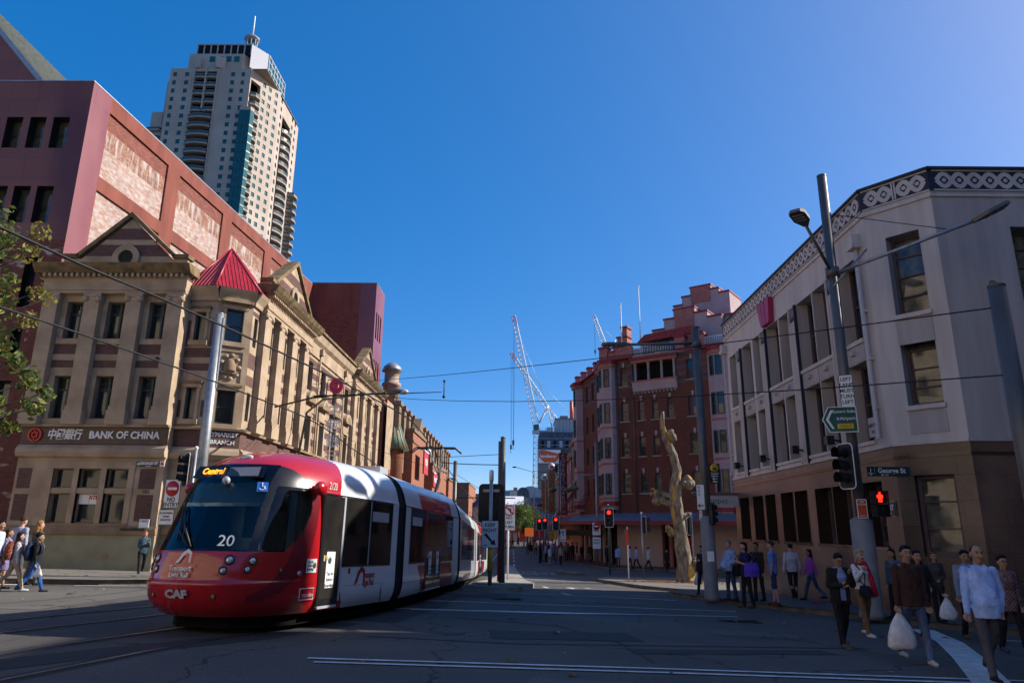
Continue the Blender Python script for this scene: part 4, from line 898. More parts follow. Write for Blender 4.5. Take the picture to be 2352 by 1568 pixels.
for z in fl_:
    if z < 52: continue
    for me, Mx, x, top in ((f1, T0, 7.9, 126), (z1, T1, .4, 136), (v1, T2, 3.4, 133)):
        if z < top and nb_ < 98: inst(me, 'balcony', tw, Mx @ Matrix.Translation((x, 0, z - 2.2))); nb_ += 1
    if z > 126 and nb_ < 98:
        for x in (7.9, 11.6): inst(f2, 'balcony', tw, T0 @ Matrix.Translation((x, 0, z - 2.2))); nb_ += 1
ps = MB(); ps.box(11.3, -.5, 126, 11.7, .6, 141, M['tw']); ps.box(7.6, -.4, 40, 8.0, .3, 140, M['tw']); ps.box(15.0, -.4, 40, 15.4, .3, 140, M['tw']); ps.xf(T0); ps.build('balcony_pier', tw)
eb = MB()
for i, z in enumerate([z for z in fl_ if 52 < z < 113]): eb.prism([(-79.9, 217), (-77.6, 217.6), (-77.2, 219.5), (-77.6, 221.5), (-79.9, 222)], z - 2.2, z - 1.5, M['tw2']); eb.prism([(-79.9, 217.1), (-77.7, 217.7), (-77.3, 219.5), (-77.7, 221.4), (-79.9, 221.9)], z - 1.5, z - .9, M['glass_b'])
for z in [z for z in fl_ if 52 < z < 124]: eb.prism([(-116.5, 193.4), (-116.9, 191.4), (-112.2, 191.0), (-111.6, 192)], z - 2.2, z - 1.5, M['tw2']); eb.prism([(-116.5, 193.4), (-116.8, 191.5), (-112.3, 191.1), (-111.7, 192)], z - 1.5, z - .9, M['glass_b'])
eb.build('side_balconies', tw, 'stuff')
# ================================================================ brown brick hotel on the far corner
M['brick_r'] = brick('red_brown_brick', (.105, .026, .017), (.15, .042, .026), (.12, .06, .045))
M['brick_stripe'] = brick('grey_brick', (.09, .06, .06), (.12, .075, .07), (.12, .09, .08))
M['pinkw'] = mat('mauve_render', (.40, .30, .31), .8, .2, c2=(.34, .25, .265), scale=.9)
M['pink_r'] = mat('salmon_trim', (.33, .125, .105), .75, .25, var=.15)
M['red_trim'] = mat('red_trim', (.22, .028, .03), .6, .3, var=.15)
M['awn'] = mat('blue_grey_sheet', (.13, .155, .20), .5, .4, var=.15, scale=2, stretch=(1, 1, .2))
M['board'] = mat('pale_hoarding', (.40, .33, .30), .8, .2, c2=(.42, .29, .27), scale=.8)
M['frame_h'] = mat('teal_frame', (.03, .065, .062), .5, .4)
ht = empty('corner_hotel', (12, 66, -1.6), 0, 'red brown brick corner hotel with mauve bays, loggia and stepped tower', 'building')
HF = frame((8.8, 65), (8.1, -5.7)); HS = frame((6.6, 77.5), (2.1, -11.5)); HSL = hypot(2.1, 11.5); HL = 27.0
wins = [(.9, .76), (2.65, .62), (4.0, .62), (5.45, .66), (7.45, .95), (9.75, .52), (12.4, .8), (14.6, .8), (16.8, .8)]
fh = []
for x, w_ in wins:
    for z0, z1 in ((4.7, 6.45), (7.95, 9.72), (11.2, 13.0)) + (((14.5, 16.3),) if not 2 < x < 6 else ()): fh.append((x, z0, x + w_, z1, .25))
lg = (2.5, 14.75, 6.5, 16.5, 1.3)
def hm(x, z):
    if 9.4 < x < 11.2: return M['pinkw']
    if z > 13.9: return M['brick_stripe'] if int((z - 13.9) / .33) % 2 else M['brick_r']
    return M['brick_r']
w = MB(); zs = tuple(13.9 + .33 * i for i in range(10))
sfh = [(a, z0, a + .8, z1, .25) for a in (1.2, 3.4, 5.6, 7.8, 9.6) for z0, z1 in ((4.7, 6.45), (7.95, 9.72), (11.2, 13.0), (14.5, 16.3))]
facade(w, HF, HL, 2.2, 17.0, fh + [lg], hm, xsplit=(9.4, 11.2), zsplit=zs, mrev=M['brick_r'])
facade(w, HS, HSL, 2.2, 17.0, sfh, hm, zsplit=zs, mrev=M['brick_r']); w.build('wall', ht)
bd = MB(); bd.prism([(7.0, 77.4), (9.2, 65.8), (30.5, 51.2), (45, 51), (45, 77.4)], -1.8, 16.9, M['dark']); bd.prism([(6.62, 77.4), (8.82, 65.02), (30.6, 49.7), (45, 49), (45, 77.4)], 16.92, 17.0, M['pink_r']); bd.quad((6.6, 77.5, -1.8), (45, 77.5, -1.8), (45, 77.5, 17), (6.6, 77.5, 17), M['brick_r'])
bd.build('body', ht)
for h in fh: window(ht, HF, h, 'sash', M['frame_h'], M['glass'], fw=.06)
for h in sfh: window(ht, HS, h, 'sash', M['frame_h'], M['glass'], fw=.06)
# loggia: back wall, columns, balcony front with brackets
lo = MB(); lo.box(2.5, 1.3, 14.75, 6.5, 1.34, 16.5, M['pinkw']); lo.box(2.5, 0, 14.6, 6.5, 1.3, 14.75, M['pink_r'])
for x in (3.1, 4.2, 5.3): lo.box(x, 1.24, 14.75, x + .55, 1.3, 16.2, M['frame_h']); lo.box(x + .07, 1.22, 14.85, x + .48, 1.24, 16.1, M['glass'])
for x in (2.55, 3.85, 5.15, 6.35): lo.lathe([(.16, 0), (.16, .06), (.12, .1), (.11, 1.5), (.15, 1.6), (.17, 1.7)], (x, -.1, 14.8), M['concrete'], 10)
lo.box(2.2, -.35, 16.5, 6.7, 0, 16.75, M['pink_r']); lo.box(2.1, -.5, 16.75, 6.8, 0, 17.05, M['red_trim'])
lo.xprism([(0, 13.75), (-.25, 13.85), (-.42, 14.65), (0, 14.65)], 2.3, 6.6, M['pinkw']); lo.box(2.2, -.5, 14.65, 6.7, .02, 14.78, M['pink_r'])
for i in range(12): lo.box(2.35 + .36 * i, -.22, 13.58, 2.5 + .36 * i, 0, 13.75, M['concrete'])
lo.xf(HF); lo.build('loggia', ht)
# canted bays
def bay(Mx, x0, wd, d, zb):
    b = MB(); a = wd * .32
    pl = [(x0, 0), (x0 + a, -d), (x0 + wd - a * .25, -d), (x0 + wd, 0)]
    b.prism(pl, zb, 16.4, M['pinkw'])
    for z in (4.2, 7.3, 10.6): b.prism([(x + (x - x0 - wd / 2) * .06, y * 1.1) for x, y in pl], z, z + .16, M['pink_r'])
    b.prism([(x + (x - x0 - wd / 2) * .15, y * 1.3) for x, y in pl], 16.4, 16.75, M['pink_r']); b.prism([(x + (x - x0 - wd / 2) * .25, y * 1.5) for x, y in pl], 16.75, 17.05, M['red_trim'])
    b.prism([(x + (x - x0 - wd / 2) * .12, y * 1.2) for x, y in pl], zb - .35, zb, M['red_trim']); b.prism([(x - (x - x0 - wd / 2) * .1, y * .8) for x, y in pl], zb - .7, zb - .35, M['pinkw'])
    b.xf(Mx); o = b.build('bay', ht)
    (ax, ay), (bx, by), (cx, cy), _ = pl
    for z0, z1 in ((4.6, 6.5), (7.85, 9.75), (11.1, 13.0), (14.5, 16.25)):
        F1 = Mx @ Matrix.Translation((ax, ay, 0)) @ Matrix.Rotation(atan2(by - ay, bx - ax), 4, 'Z'); l1 = hypot(bx - ax, by - ay)
        window(o, F1, (l1 * .3, z0, l1 * .3 + .55, z1), 'sash', M['frame_h'], M['glass'], dep=.02)
        F2 = Mx @ Matrix.Translation((bx, by, 0)); l2 = cx - bx
        for q in ((.12, .6) if l2 > 1.6 else (.22,)): window(o, F2, (l2 * q, z0, l2 * q + .58, z1), 'sash', M['frame_h'], M['glass'], dep=.02)
bay(HF, -1.35, 1.75, .55, 4.0); bay(HF, 9.5, 1.55, .4, 3.4); bay(HS, 0.2, 2.0, .7, 4.0); bay(HS, 8.9, 1.9, .6, 4.0)
# keystones, sills, downpipe
ks = MB()
for x, z0, x1, z1, d in fh:
    xc = (x + x1) / 2; ks.sideprism([(xc - .12, z1 + .42), (xc + .12, z1 + .42), (xc + .08, z1), (xc - .08, z1)], -.06, .02, M['pinkw'])
ks.xf(HF); ks.build('keystone', ht)
sl = MB()
for x, z0, x1, z1, d in fh: sl.box(x - .14, -.1, z0 - .1, x1 + .14, .1, z0, M['concrete'])
sl.xf(HF); sl.build('sill', ht)
for x in (2.2, .55): d = MB(); d.tube([(x, -.1, 16.9), (x, -.1, 2.8)], .06, M['pole_d'], 6); d.xf(HF); d.build('downpipe', ht)
# roof terrace: parapet piers, railings, stepped gable tower
tp = MB()
tp.box(-1.3, -.45, 17.05, 2.2, .3, 17.25, M['red_trim']); tp.box(.4, -.3, 17.25, 2.3, .2, 18.2, M['pink_r']); tp.box(.3, -.4, 18.2, 1.3, .3, 18.4, M['red_trim']); tp.box(-.1, -.35, 17.25, .5, .3, 17.8, M['pink_r']); tp.box(-.2, -.4, 17.8, .6, .35, 18.0, M['red_trim'])
for x in (-1.1, 6.6, 8.4): tp.box(x, -.35, 17.0, x + .9, .35, 18.3, M['pink_r']); tp.box(x - .08, -.42, 18.3, x + .98, .42, 18.5, M['red_trim'])
tp.box(6.6, -.4, 17.0, 11.4, .1, 17.3, M['red_trim']); tp.xf(HF)
k = len(tp.v)
for x in (0.2, 2.6, 5.0, 7.4): tp.box(x, -.3, 17.0, x + .5, .2, 17.9, M['pink_r']); tp.box(x - .08, -.36, 17.9, x + .58, .26, 18.1, M['red_trim'])
tp.box(0, -.45, 17.0, HSL, 0, 17.2, M['red_trim']); tp.xf(HS, k); tp.build('parapet', ht)
ra = MB()
for x0, x1 in ((2.3, 6.6), (9.3, 11.3)):
    ra.tube([(x0, -.2, 18.0), (x1, -.2, 18.0)], .03, M['white'], 5); ra.tube([(x0, -.2, 17.15), (x1, -.2, 17.15)], .03, M['white'], 5)
    for i in range(int((x1 - x0) / .16)): ra.tube([(x0 + .16 * i, -.2, 17.1), (x0 + .16 * i, -.2, 18.0)], .02, M['white'], 4)
ra.xf(HF); ra.build('railing', ht)
tw_ = MB()
def steps(x0, x1, y0, y1, zb, prof, m, cap):
    """stepped silhouette: prof list of (xa, xb, ztop)"""
    for xa, xb, zt in prof: tw_.box(xa, y0, zb, xb, y1, zt, m); tw_.box(xa - .06, y0 - .08, zt, xb + .06, y1 + .05, zt + .17, cap)
k = len(tw_.v)
steps(3, 9, 2.2, 5.5, 17.0, [(2.2, 3.4, 19.3), (3.404, 4.6, 20.0), (4.604, 5.6, 20.9), (5.604, 7.7, 21.7), (7.704, 8.9, 21.1), (8.904, 10.2, 20.5)], M['pinkw'], M['red_trim'])
tw_.box(5.75, 2.1, 19.2, 7.6, 2.2, 21.69, M['pink_r'])
steps(4, 9, 5.6, 9.0, 17.0, [(4.3, 5.2, 23.2), (5.204, 6.1, 24.0), (6.104, 8.2, 24.8), (8.204, 9.0, 24.3), (9.004, 10.0, 23.8)], M['pinkw'], M['red_trim'])
tw_.box(6.2, 5.5, 23.2, 8.1, 5.6, 24.79, M['pink_r']); tw_.box(6.2, 5.45, 21.9, 6.4, 5.6, 23.2, M['pink_r'])
tw_.box(10.25, 3.0, 17.0, 20, 9, 20.6, M['pinkw']); tw_.box(10.25, 2.9, 20.6, 20.1, 9, 20.8, M['red_trim']); tw_.box(-1.5, 4.5, 17.0, 2.1, 9, 19.2, M['pinkw'])
for x in (10.6, 12.3): tw_.box(x, 2.94, 17.9, x + .9, 3.0, 19.3, M['glass'])
tw_.box(-1.0, 3.4, 17, .1, 4.4, 20.3, M['pink_r']); tw_.box(-.5, 3.4, 20.3, .1, 4.4, 21.2, M['pink_r']); tw_.box(-1.1, 3.3, 20.25, 0.2, 4.5, 20.4, M['red_trim']); tw_.box(-.6, 3.3, 21.2, .2, 4.5, 21.4, M['red_trim'])
tw_.xf(HF, k); tw_.build('stepped_tower', ht)
dm = MB(); dm.sideprism([(2.6, 18.55), (3.4, 19.25), (8.0, 19.45), (8.9, 18.75)], .3, 2.2, M['red_trim']); dm.box(3.0, .8, 17.0, 8.6, 2.2, 18.6, M['glass']); dm.box(6.9, .5, 17.0, 8.7, 2.2, 19.0, M['pink_r'])
for x in (3.0, 4.4, 5.8): dm.box(x, .74, 17.0, x + .12, .8, 18.6, M['frame_h'])
dm.xf(HF); dm.build('dormer', ht)
for x, zt in ((.9, 22.8), (2.85, 24.2)): d = MB(); d.tube([(x, .6, 17), (x, .6, zt)], [.07, .04], M['white'], 6); d.ball((x, .6, zt), .09, M['white']); d.xf(HF); tag(d.build('flagpole'), 'bare white flagpole on the hotel roof, ' + ('the taller, beside the railing' if x > 2 else 'the shorter, above the corner bay'), 'flagpole')
for x, s_ in ((12.6, 1.2), (14.6, .9)):
    d = MB(); d.box(x, 3.4, 20.8, x + s_, 4.4, 21.5, M['concrete']); d.box(x + .1, 3.37, 20.95, x + s_ - .1, 3.4, 21.35, M['black']); d.xf(HF); tag(d.build('rooftop_unit'), ('wide' if s_ > 1 else 'narrow') + ' air conditioning unit on the hotel roof', 'air conditioner')
# awning round the corner, hoarding, shopfront piers
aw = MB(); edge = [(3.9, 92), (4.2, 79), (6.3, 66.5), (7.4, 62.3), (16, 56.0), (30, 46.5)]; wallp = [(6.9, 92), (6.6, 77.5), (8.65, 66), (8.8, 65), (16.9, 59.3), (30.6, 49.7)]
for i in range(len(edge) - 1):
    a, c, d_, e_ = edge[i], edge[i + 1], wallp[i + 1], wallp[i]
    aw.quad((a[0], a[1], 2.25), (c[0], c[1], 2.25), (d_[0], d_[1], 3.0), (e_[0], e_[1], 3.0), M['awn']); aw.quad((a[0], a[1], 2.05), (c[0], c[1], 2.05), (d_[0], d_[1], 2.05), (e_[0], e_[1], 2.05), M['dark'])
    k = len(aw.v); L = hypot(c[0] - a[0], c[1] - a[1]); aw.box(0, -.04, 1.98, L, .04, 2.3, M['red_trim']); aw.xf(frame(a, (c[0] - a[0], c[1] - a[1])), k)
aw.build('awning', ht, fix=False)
sp = MB()
for i in range(9): x = .3 + .55 * i; sp.tube([(x, -.1, 5.2 if i % 2 else 4.6), (x - .6, -2.4, 2.3)], .025, M['red_trim'], 4)
sp.xf(HS)
for i in range(7): y = 78.5 + 1.9 * i; sp.tube([(6.85, y, 6.0), (4.2, y + .5, 2.4)], .03, M['red_trim'], 4)
sp.build('awning_stay', ht)
gf = MB(); gf.box(.1, .02, -1.8, 4.4, .1, 2.05, M['board']); gf.box(4.4, .05, -1.8, 4.6, .3, 2.2, M['brick_r']); gf.box(4.6, .9, -1.8, 7.2, 1, 2.2, M['dark']); gf.box(7.2, .02, -1.8, 11.4, .1, 2.2, M['board'])
for x in (5.1, 6.2): gf.lathe([(.3, 0), (.24, .12), (.2, .3), (.19, 3.4), (.28, 3.7)], (x, .3, -1.7), M['pink_r'], 12)
for i in range(2): gf.box(5.5 + .8 * i, .8, -.8, 5.9 + .8 * i, .86, 1.0, M['red'])
gf.box(11.4, .02, -1.8, 27, .12, 2.2, M['board']); gf.xf(HF)
k = len(gf.v)
for i in range(7):
    x = .1 + 1.65 * i; gf.box(x, -.02, -1.8, x + .5, .2, 2.2, M['board'] if i % 2 else M['pinkw']); gf.box(x + .5, .3, -1.8, x + 1.65, .4, 2.2, M['dark'])
gf.xf(HS, k); gf.build('shopfront', ht)
# ================================================================ street row beyond the hotel
def rowhouse(y0, y1, zt, m, trim, label, nwin=3, rows=((4.2, 6.0), (7.2, 9.0)), x=7.0, ped=False):
    e = empty('terrace_building', (x + 4, (y0 + y1) / 2, -1.6), 0, label, 'building'); Mx = frame((x, y1), (0, -1)); L = y1 - y0
    hs_ = [(L * (i + .28) / nwin, z0, L * (i + .28) / nwin + min(1.1, L / nwin * .5), z1, .25) for i in range(nwin) for z0, z1 in rows if z1 < zt - .6]
    w = MB(); facade(w, Mx, L, -1.8, zt, hs_, m); w.box(x + .3, y0, -1.8, x + 10, y1, zt - .05, m); w.build('wall', e)
    t = MB(); t.box(-.05, -.35, zt - .8, L + .05, .1, zt - .5, trim); t.box(-.05, -.2, 3.2, L + .05, .1, 3.5, trim); t.box(-.05, -.1, zt, L + .05, .35, zt + .2, trim)
    for i in range(nwin + 1): t.box(L * i / nwin - .15, -.12, 3.5, L * i / nwin + .15, .02, zt - .8, trim)
    if ped: t.sideprism([(L * .25, zt + .2), (L * .75, zt + .2), (L * .5, zt + 1.3)], -.1, .3, m)
    t.xf(Mx); t.build('cornice', e)
    for h in hs_: window(e, Mx, h, 'sash', M['frame_h'], M['glass'])
    a = MB(); a.xprism([(-2.6, 2.0), (-2.6, 2.3), (0, 2.9), (0, 2.0)], 0, L, M['red_trim'] if nwin % 2 else M['pole_d']); a.xf(Mx); a.build('awning', e)
M['creamw'] = mat('cream_facade', (.36, .27, .20), .8, .2, var=.15); M['pinkf'] = mat('pink_facade', (.44, .27, .245), .8, .2, var=.12); M['tanw'] = mat('tan_facade', (.32, .235, .17), .8, .2)
rowhouse(77.6, 92, 12.6, M['creamw'], M['tanw'], 'cream terrace with heavy cornice next to the brick hotel', 4, ((4.4, 6.4), (7.6, 9.8)), ped=True)
rowhouse(92, 108, 11.2, M['pinkf'], M['creamw'], 'pink facade behind the tall maroon vertical sign', 3)
rowhouse(108, 128, 10.4, M['creamw'], M['pinkf'], 'cream facade behind the yellow vertical signs', 4, ped=True)
def bladesign(x, y, z0, z1, w_, m, label, chars, size, tm, capm=None, horiz=False):
    e = empty('blade_sign', (x, y, z0), 0, label, 'sign'); d = MB(); d.box(x - w_ / 2, y - .12, z0, x + w_ / 2, y + .12, z1, m); d.box(x - w_ / 2 - .04, y - .14, z1, x + w_ / 2 + .04, y + .14, z1 + .08, M['pole_d']); d.box(x + w_ / 2, y - .04, z1 - .6, 7.2, y + .04, z1 - .5, M['pole_d']); d.box(x + w_ / 2, y - .04, z0 + .4, 7.2, y + .04, z0 + .5, M['pole_d']); d.build('panel', e)
    n = len(chars); st = (z1 - z0) / (n + .4)
    for i, c in enumerate(chars):
        if c != ' ': text(c, size, face((x, y - .13, z1 - st * (i + .7)), (0, -1)), tm, e, ext=.01, bold=.01)
    if capm: d = MB(); d.lathe([(w_ * .5, -.1), (w_ * .5, .1)], (0, 0, 0), M['white'], 16); d.xf(Matrix.Translation((x, y, z1 + w_ * .6)) @ Matrix.Rotation(pi / 2, 4, 'X')); d.box(x - w_ * .22, y - .13, z1 + w_ * .35, x + w_ * .22, y - .105, z1 + w_ * .55, capm); d.add([(x - w_ * .25, y - .13, z1 + w_ * .55), (x - w_ * .12, y - .13, z1 + w_ * .85), (x, y - .13, z1 + w_ * .6), (x + w_ * .12, y - .13, z1 + w_ * .85), (x + w_ * .25, y - .13, z1 + w_ * .55)], [(0, 1, 2), (2, 3, 4), (0, 2, 4)], capm); d.build('badge', e)
M['maroon'] = mat('maroon_panel', (.085, .016, .025), .5); M['ochre'] = mat('ochre_panel', (.24, .17, .03), .5); M['olive'] = mat('olive_panel', (.16, .17, .035), .5); M['signlt'] = mat('pale_lettering', (.50, .36, .34), .5)
bladesign(5.55, 88, 3.1, 10.6, 1.0, M['maroon'], 'tall maroon vertical sign reading COVENT GARDEN', 'COVENT GARDEN', .62, M['signlt'])
bladesign(4.85, 103, 3.6, 9.6, 1.0, M['olive'], 'olive and ochre vertical sign with red characters and crown badge, the taller', '\u7687\u51a0\u9152\u5e97\u5927\u53a6', .75, M['red'], M['red'])
bladesign(4.35, 118, 4.2, 9.0, 1.1, M['ochre'], 'ochre vertical sign with a gold crown badge, farther along the street', '\u7687\u51a0\u9152\u5e97', .8, M['red'], M['ochre'])
def shopsign(x, y, z, w_, h_, m, label):
    d = MB(); d.box(x - w_ / 2, y - .1, z, x + w_ / 2, y + .1, z + h_, m); d.box(x - w_ / 2 - .05, y - .12, z + h_, x + w_ / 2 + .05, y + .12, z + h_ + .08, M['pole_d']); tag(d.build('shop_sign'), label, 'sign')
M['yellow'] = mat('yellow_panel', (.55, .36, .02), .5); M['orange'] = emit('orange_panel', (.75, .16, .03), .15)
shopsign(4.7, 96, .1, 1.0, 1.2, M['yellow'], 'square yellow shop sign hanging under the far awning'); shopsign(6.0, 92, .1, 1.3, 1.2, M['yellow'], 'wide yellow shop sign hanging nearest the hotel')
shopsign(3.3, 110, .2, 1.4, .9, M['red'], 'red shop sign with pale lettering under the far awnings'); shopsign(1.9, 124, .1, 1.5, 1.4, M['orange'], 'bright orange shop front panel at the far kerb')
ub = tag(None or MB().build('x'), 'x', 'sign') if False else None
us = MB(); us.box(0, 0, 0, 4.6, .12, .5, M['black']); us.xf(frame((4.0, 71), (.86, -.5), ) @ Matrix.Translation((0, 0, .95))); us_ = tag(us.build('hanging_sign'), 'long black sign board hanging under the hotel awning', 'sign')
text('HOTEL BAR', .32, frame((4.0, 71), (.86, -.5)) @ Matrix.Translation((2.2, -.02, 1.2)) @ Matrix.Rotation(pi / 2, 4, 'X'), M['white'], us_) if False else None
# ================================================================ market hall on the left beyond the bank
M['mbrick'] = brick('orange_brick', (.27, .085, .045), (.35, .125, .07), (.26, .15, .1)); M['mpil'] = mat('brown_pilaster', (.21, .15, .10), .85, .2); M['mred'] = mat('red_plaster', (.34, .10, .065), .8, .2)
mk = empty('market_hall', (-16, 95, -1.6), 0, 'long market hall with brown pilasters, red brick fronts and copper turret', 'building')
MM = frame((-12.6, 66.0), (0, 1)); w = MB()
mh = [(5 + 3.4 * i, 8.6, 6.6 + 3.4 * i, 12.2, .3) for i in range(15)]
facade(w, MM, 56, -1.8, 13.4, mh, lambda x, z: M['mred'] if (22 < x < 40 and z > 12.4) else M['sand'] if z > 7 else M['mbrick'], xsplit=(22, 40), zsplit=(7, 12.4)); w.box(-25, 66, -1.8, -12.95, 122, 13.3, M['mbrick']); w.build('wall', mk)
for h in mh: window(mk, MM, h, 'three', M['frame_tb'], M['glass_t'])
pl = MB()
for i in range(17):
    x = 3.7 + 3.3 * i; pl.box(x, -.55, 7.0, x + 1.2, 0, 13.5, M['mpil']); pl.box(x - .12, -.7, 13.5, x + 1.32, .1, 13.95, M['mpil'])
pl.box(22, -.2, 13.4, 40, .2, 14.2, M['mred']); pl.xf(MM); pl.build('pilaster', mk)
fr = MB()
for x0, x1, zt in ((8, 18, 11.4), (36, 44, 9.6)):
    fr.box(x0, -1.4, -1.8, x1, 0, zt, M['mbrick']); fr.box(x0 - .1, -1.55, zt, x1 + .1, 0, zt + .35, M['mpil']); fr.box(x0 - .05, -1.5, zt - 1.1, x1 + .05, 0, zt - .9, M['mpil'])
fr.sideprism([(11.5, 11.75), (15.5, 11.75), (13.5, 13.6)], -1.5, -.6, M['mpil']); fr.box(19.6, -2.2, -1.8, 33, 0, 8.9, M['mbrick']); fr.box(44, -1.8, -1.8, 56, 0, 8.6, M['mbrick']); fr.box(43.9, -1.95, 8.6, 56.1, 0, 8.85, M['mpil']); fr.box(19.5, -2.3, 8.9, 33.1, 0, 9.15, M['mpil'])
fr.box(22, -2.24, -1, 31, -2.18, 2.2, M['dark']); fr.box(8.6, -1.44, -1, 17.4, -1.38, 2.6, M['dark']); fr.xf(MM); fr.build('brick_front', mk)
tr = MB(); tc = (-12.75, 70.4, 0); tr.lathe([(1.15, -1.8), (1.15, 8.2), (1.25, 8.3), (1.2, 9.1), (1.3, 9.2)], tc, M['mbrick'], 20); tr.build('turret', mk)
co = MB(); prof = [(1.75, 9.05), (1.2, 10.3), (.55, 12.1), (.22, 13.2), (.12, 13.5), (.09, 14.6)]; co.lathe(prof, tc, M['cu'], 20)
for i in range(20): a = 2 * pi * i / 20; co.tube([(tc[0] + r * cos(a), tc[1] + r * sin(a), z + .02) for r, z in prof[:4]], .035, M['frame_tb'], 4)
co.ball((tc[0], tc[1], 14.5), .16, M['frame_g']); co.build('turret_roof', mk)
cn = MB()
for i in range(3): cn.tube([(-12.5 + 3.2 * sin(q * pi / 10), 68 + 4 * i, 3.2 + 2.0 * cos(q * pi / 10)) for q in range(6)], .09, M['mpil'], 5)
cn.box(-12.6, 67.5, 4.9, -9.4, 80, 5.0, M['mpil']); cn.build('entrance_canopy', mk)
def mbanner(y0, y1, z0, z1, m, label, s=None, sz=1.0):
    d = MB(); d.box(-10.4, y0, z0, -10.25, y1, z1, m); d.box(-10.45, y0 - .1, z1, -10.2, y1 + .1, z1 + .12, M['white']); o = tag(d.build('market_banner'), label, 'banner')
    if s: text(s, sz, face((-10.24, (y0 + y1) / 2, (z0 + z1) / 2), (1, 0)), M['white'], o, bold=.02)
mbanner(76.5, 80, 7.2, 9.6, M['red'], 'red and white patterned banner high on the brick market front', '\u5e02\u573a', 1.0); mbanner(85.7, 91.5, 6.3, 7.9, M['red'], 'red MARKET CITY board on the brick market front', 'MARKET CITY', .85)
sd_ = empty('clock_turret', (-14.2, 75, 13), 0, 'small domed lookout turret behind the purple tower wing', 'turret'); d = MB(); d.lathe([(.9, 0), (.9, 3.4), (1.1, 3.5), (1.0, 3.8), (.8, 3.8), (.8, 5.0), (1.1, 5.1)], (-14.0, 75, 13.0), M['creamw'], 12); d.build('shaft', sd_); d = MB(); d.lathe([(1.15, 5.1), (.95, 5.6), (.5, 6.0), (.1, 6.15)], (-14.0, 75, 13.0), M['steel'], 12); d.build('dome', sd_)
# lower brown blocks at the far left side
def block(x0, y0, z1, x1, y1, m, label, bands=None, name='far_building', win=0):
    e = empty(name, ((x0 + x1) / 2, (y0 + y1) / 2, -1.6), 0, label, 'building'); d = MB(); d.box(x0, y0, -1.8, x1, y1, z1, m); d.build('wall', e)
    d = MB(); d.box(x0 - .1, y0 - .1, z1, x1 + .1, y1 + .1, z1 + .25, bands or M['concrete']); d.box(x0 + (x1 - x0) * .3, y0 + 1, z1 + .25, x0 + (x1 - x0) * .6, y0 + 3, z1 + 1.2, M['concrete']); d.build('roof', e)
    if win:
        for j in range(win): d = MB(); z = z1 - 1.5 - 2.6 * j; d.box(x0 + .4, y0 - .05, z - 1.2, x1 - .4, y0 + .02, z, bands or M['glass']); d.build('window_band', e)
    return e
block(-17, 138, 9.6, -9.6, 160, M['mbrick'], 'brown brick block down the street behind the dark pole', M['mpil'], win=2); block(-16, 168, 8.8, -8.3, 200, M['mpil'], 'striped brown block past the brick one on the left side', M['mred'], win=3)
# ================================================================ building site and far end of the street
M['raw'] = mat('raw_concrete', (.20, .205, .21), .85, .2, c2=(.15, .155, .16), scale=.3, stretch=(.2, .2, 1)); M['mesh_g'] = mat('scaffold_mesh', (.085, .10, .125), .9, .1, var=.3, scale=1.5); M['blue'] = mat('blue_sheet', (.02, .06, .20), .7); M['clad'] = mat('pale_cladding', (.36, .38, .41), .6, .3)
M['crane_w'] = mat('crane_white', (.62, .63, .65), .5, .4); M['crane_r'] = mat('crane_red', (.45, .05, .05), .5); M['lend'] = mat('orange_red_print', (.58, .10, .02), .5)
cc = empty('unfinished_building', (12, 226, -1.6), 0, 'raw concrete core tower under construction at the end of the street', 'building')
d = MB(); d.box(6.3, 220, -1.8, 13.2, 232, 29, M['raw'])
for i in range(7): d.box(6.25, 219.95, 3 + 2.5 * i, 13.25, 232, 3.12 + 2.5 * i, M['dark'])
d.box(10.6, 219.9, 18, 12.2, 220.02, 20.2, M['dark']); d.build('concrete_core', cc)
d = MB(); d.box(6.6, 219.2, 24.9, 20, 240, 30.5, M['mesh_g'])
for i in range(7): x = 6.6 + 1.9 * i; d.box(x, 219.1, 24.9, x + .12, 219.25, 31.6, M['blue']); d.box(x + .5, 219.1, 25.6, x + 1.4, 219.22, 27.6, M['clad'] if i % 2 else M['dark'])
for z in (26.2, 28.3, 30.4): d.box(6.5, 219.05, z, 20, 219.3, z + .15, M['steel'])
d.build('scaffold_floors', cc)
d = MB(); d.box(12.0, 224, 29.5, 21, 240, 35.2, M['clad']); 
for i in range(8): d.box(12 + i * 1.1, 223.95, 29.5, 12.06 + i * 1.1, 224, 35.2, M['dark'])
d.prism([(11.8, 223.8), (21.2, 223.8), (21.2, 240), (11.8, 240)], 35.2, 35.5, M['raw']); d.box(13.5, 226, 35.5, 16, 229, 36.6, M['raw']); d.build('plant_room', cc)
d = MB(); d.tube([(16.9, 222, 35), (16.9, 222, 40.6)], .55, M['lend'], 8); tag(d.build('chute'), 'orange chute standing on top of the unfinished building', 'chute')
bs = empty('site_banner', (9.6, 219, 22), 0, 'white hoarding with an orange shape reading lendlease', 'banner')
d = MB(); d.box(6.2, 218.6, 20.7, 13.1, 218.9, 24.8, M['white']); d.build('panel', bs); d = MB(); d.add([(6.3, 218.58, 24.6), (7.9, 218.58, 24.7), (12.9, 218.58, 23.5), (12.8, 218.58, 22.6), (11.6, 218.58, 20.9), (8.0, 218.58, 20.9), (6.3, 218.58, 22.5)], [tuple(range(7))], M['lend']); d.add([(12.0, 218.585, 20.9), (13.05, 218.585, 20.9), (13.05, 218.585, 22.6)], [(0, 1, 2)], M['clad']); d.build('shape', bs)
text('lendlease', 1.35, face((9.2, 218.55, 22.8), (0, -1)), M['white'], bs, bold=.03, ext=.02)
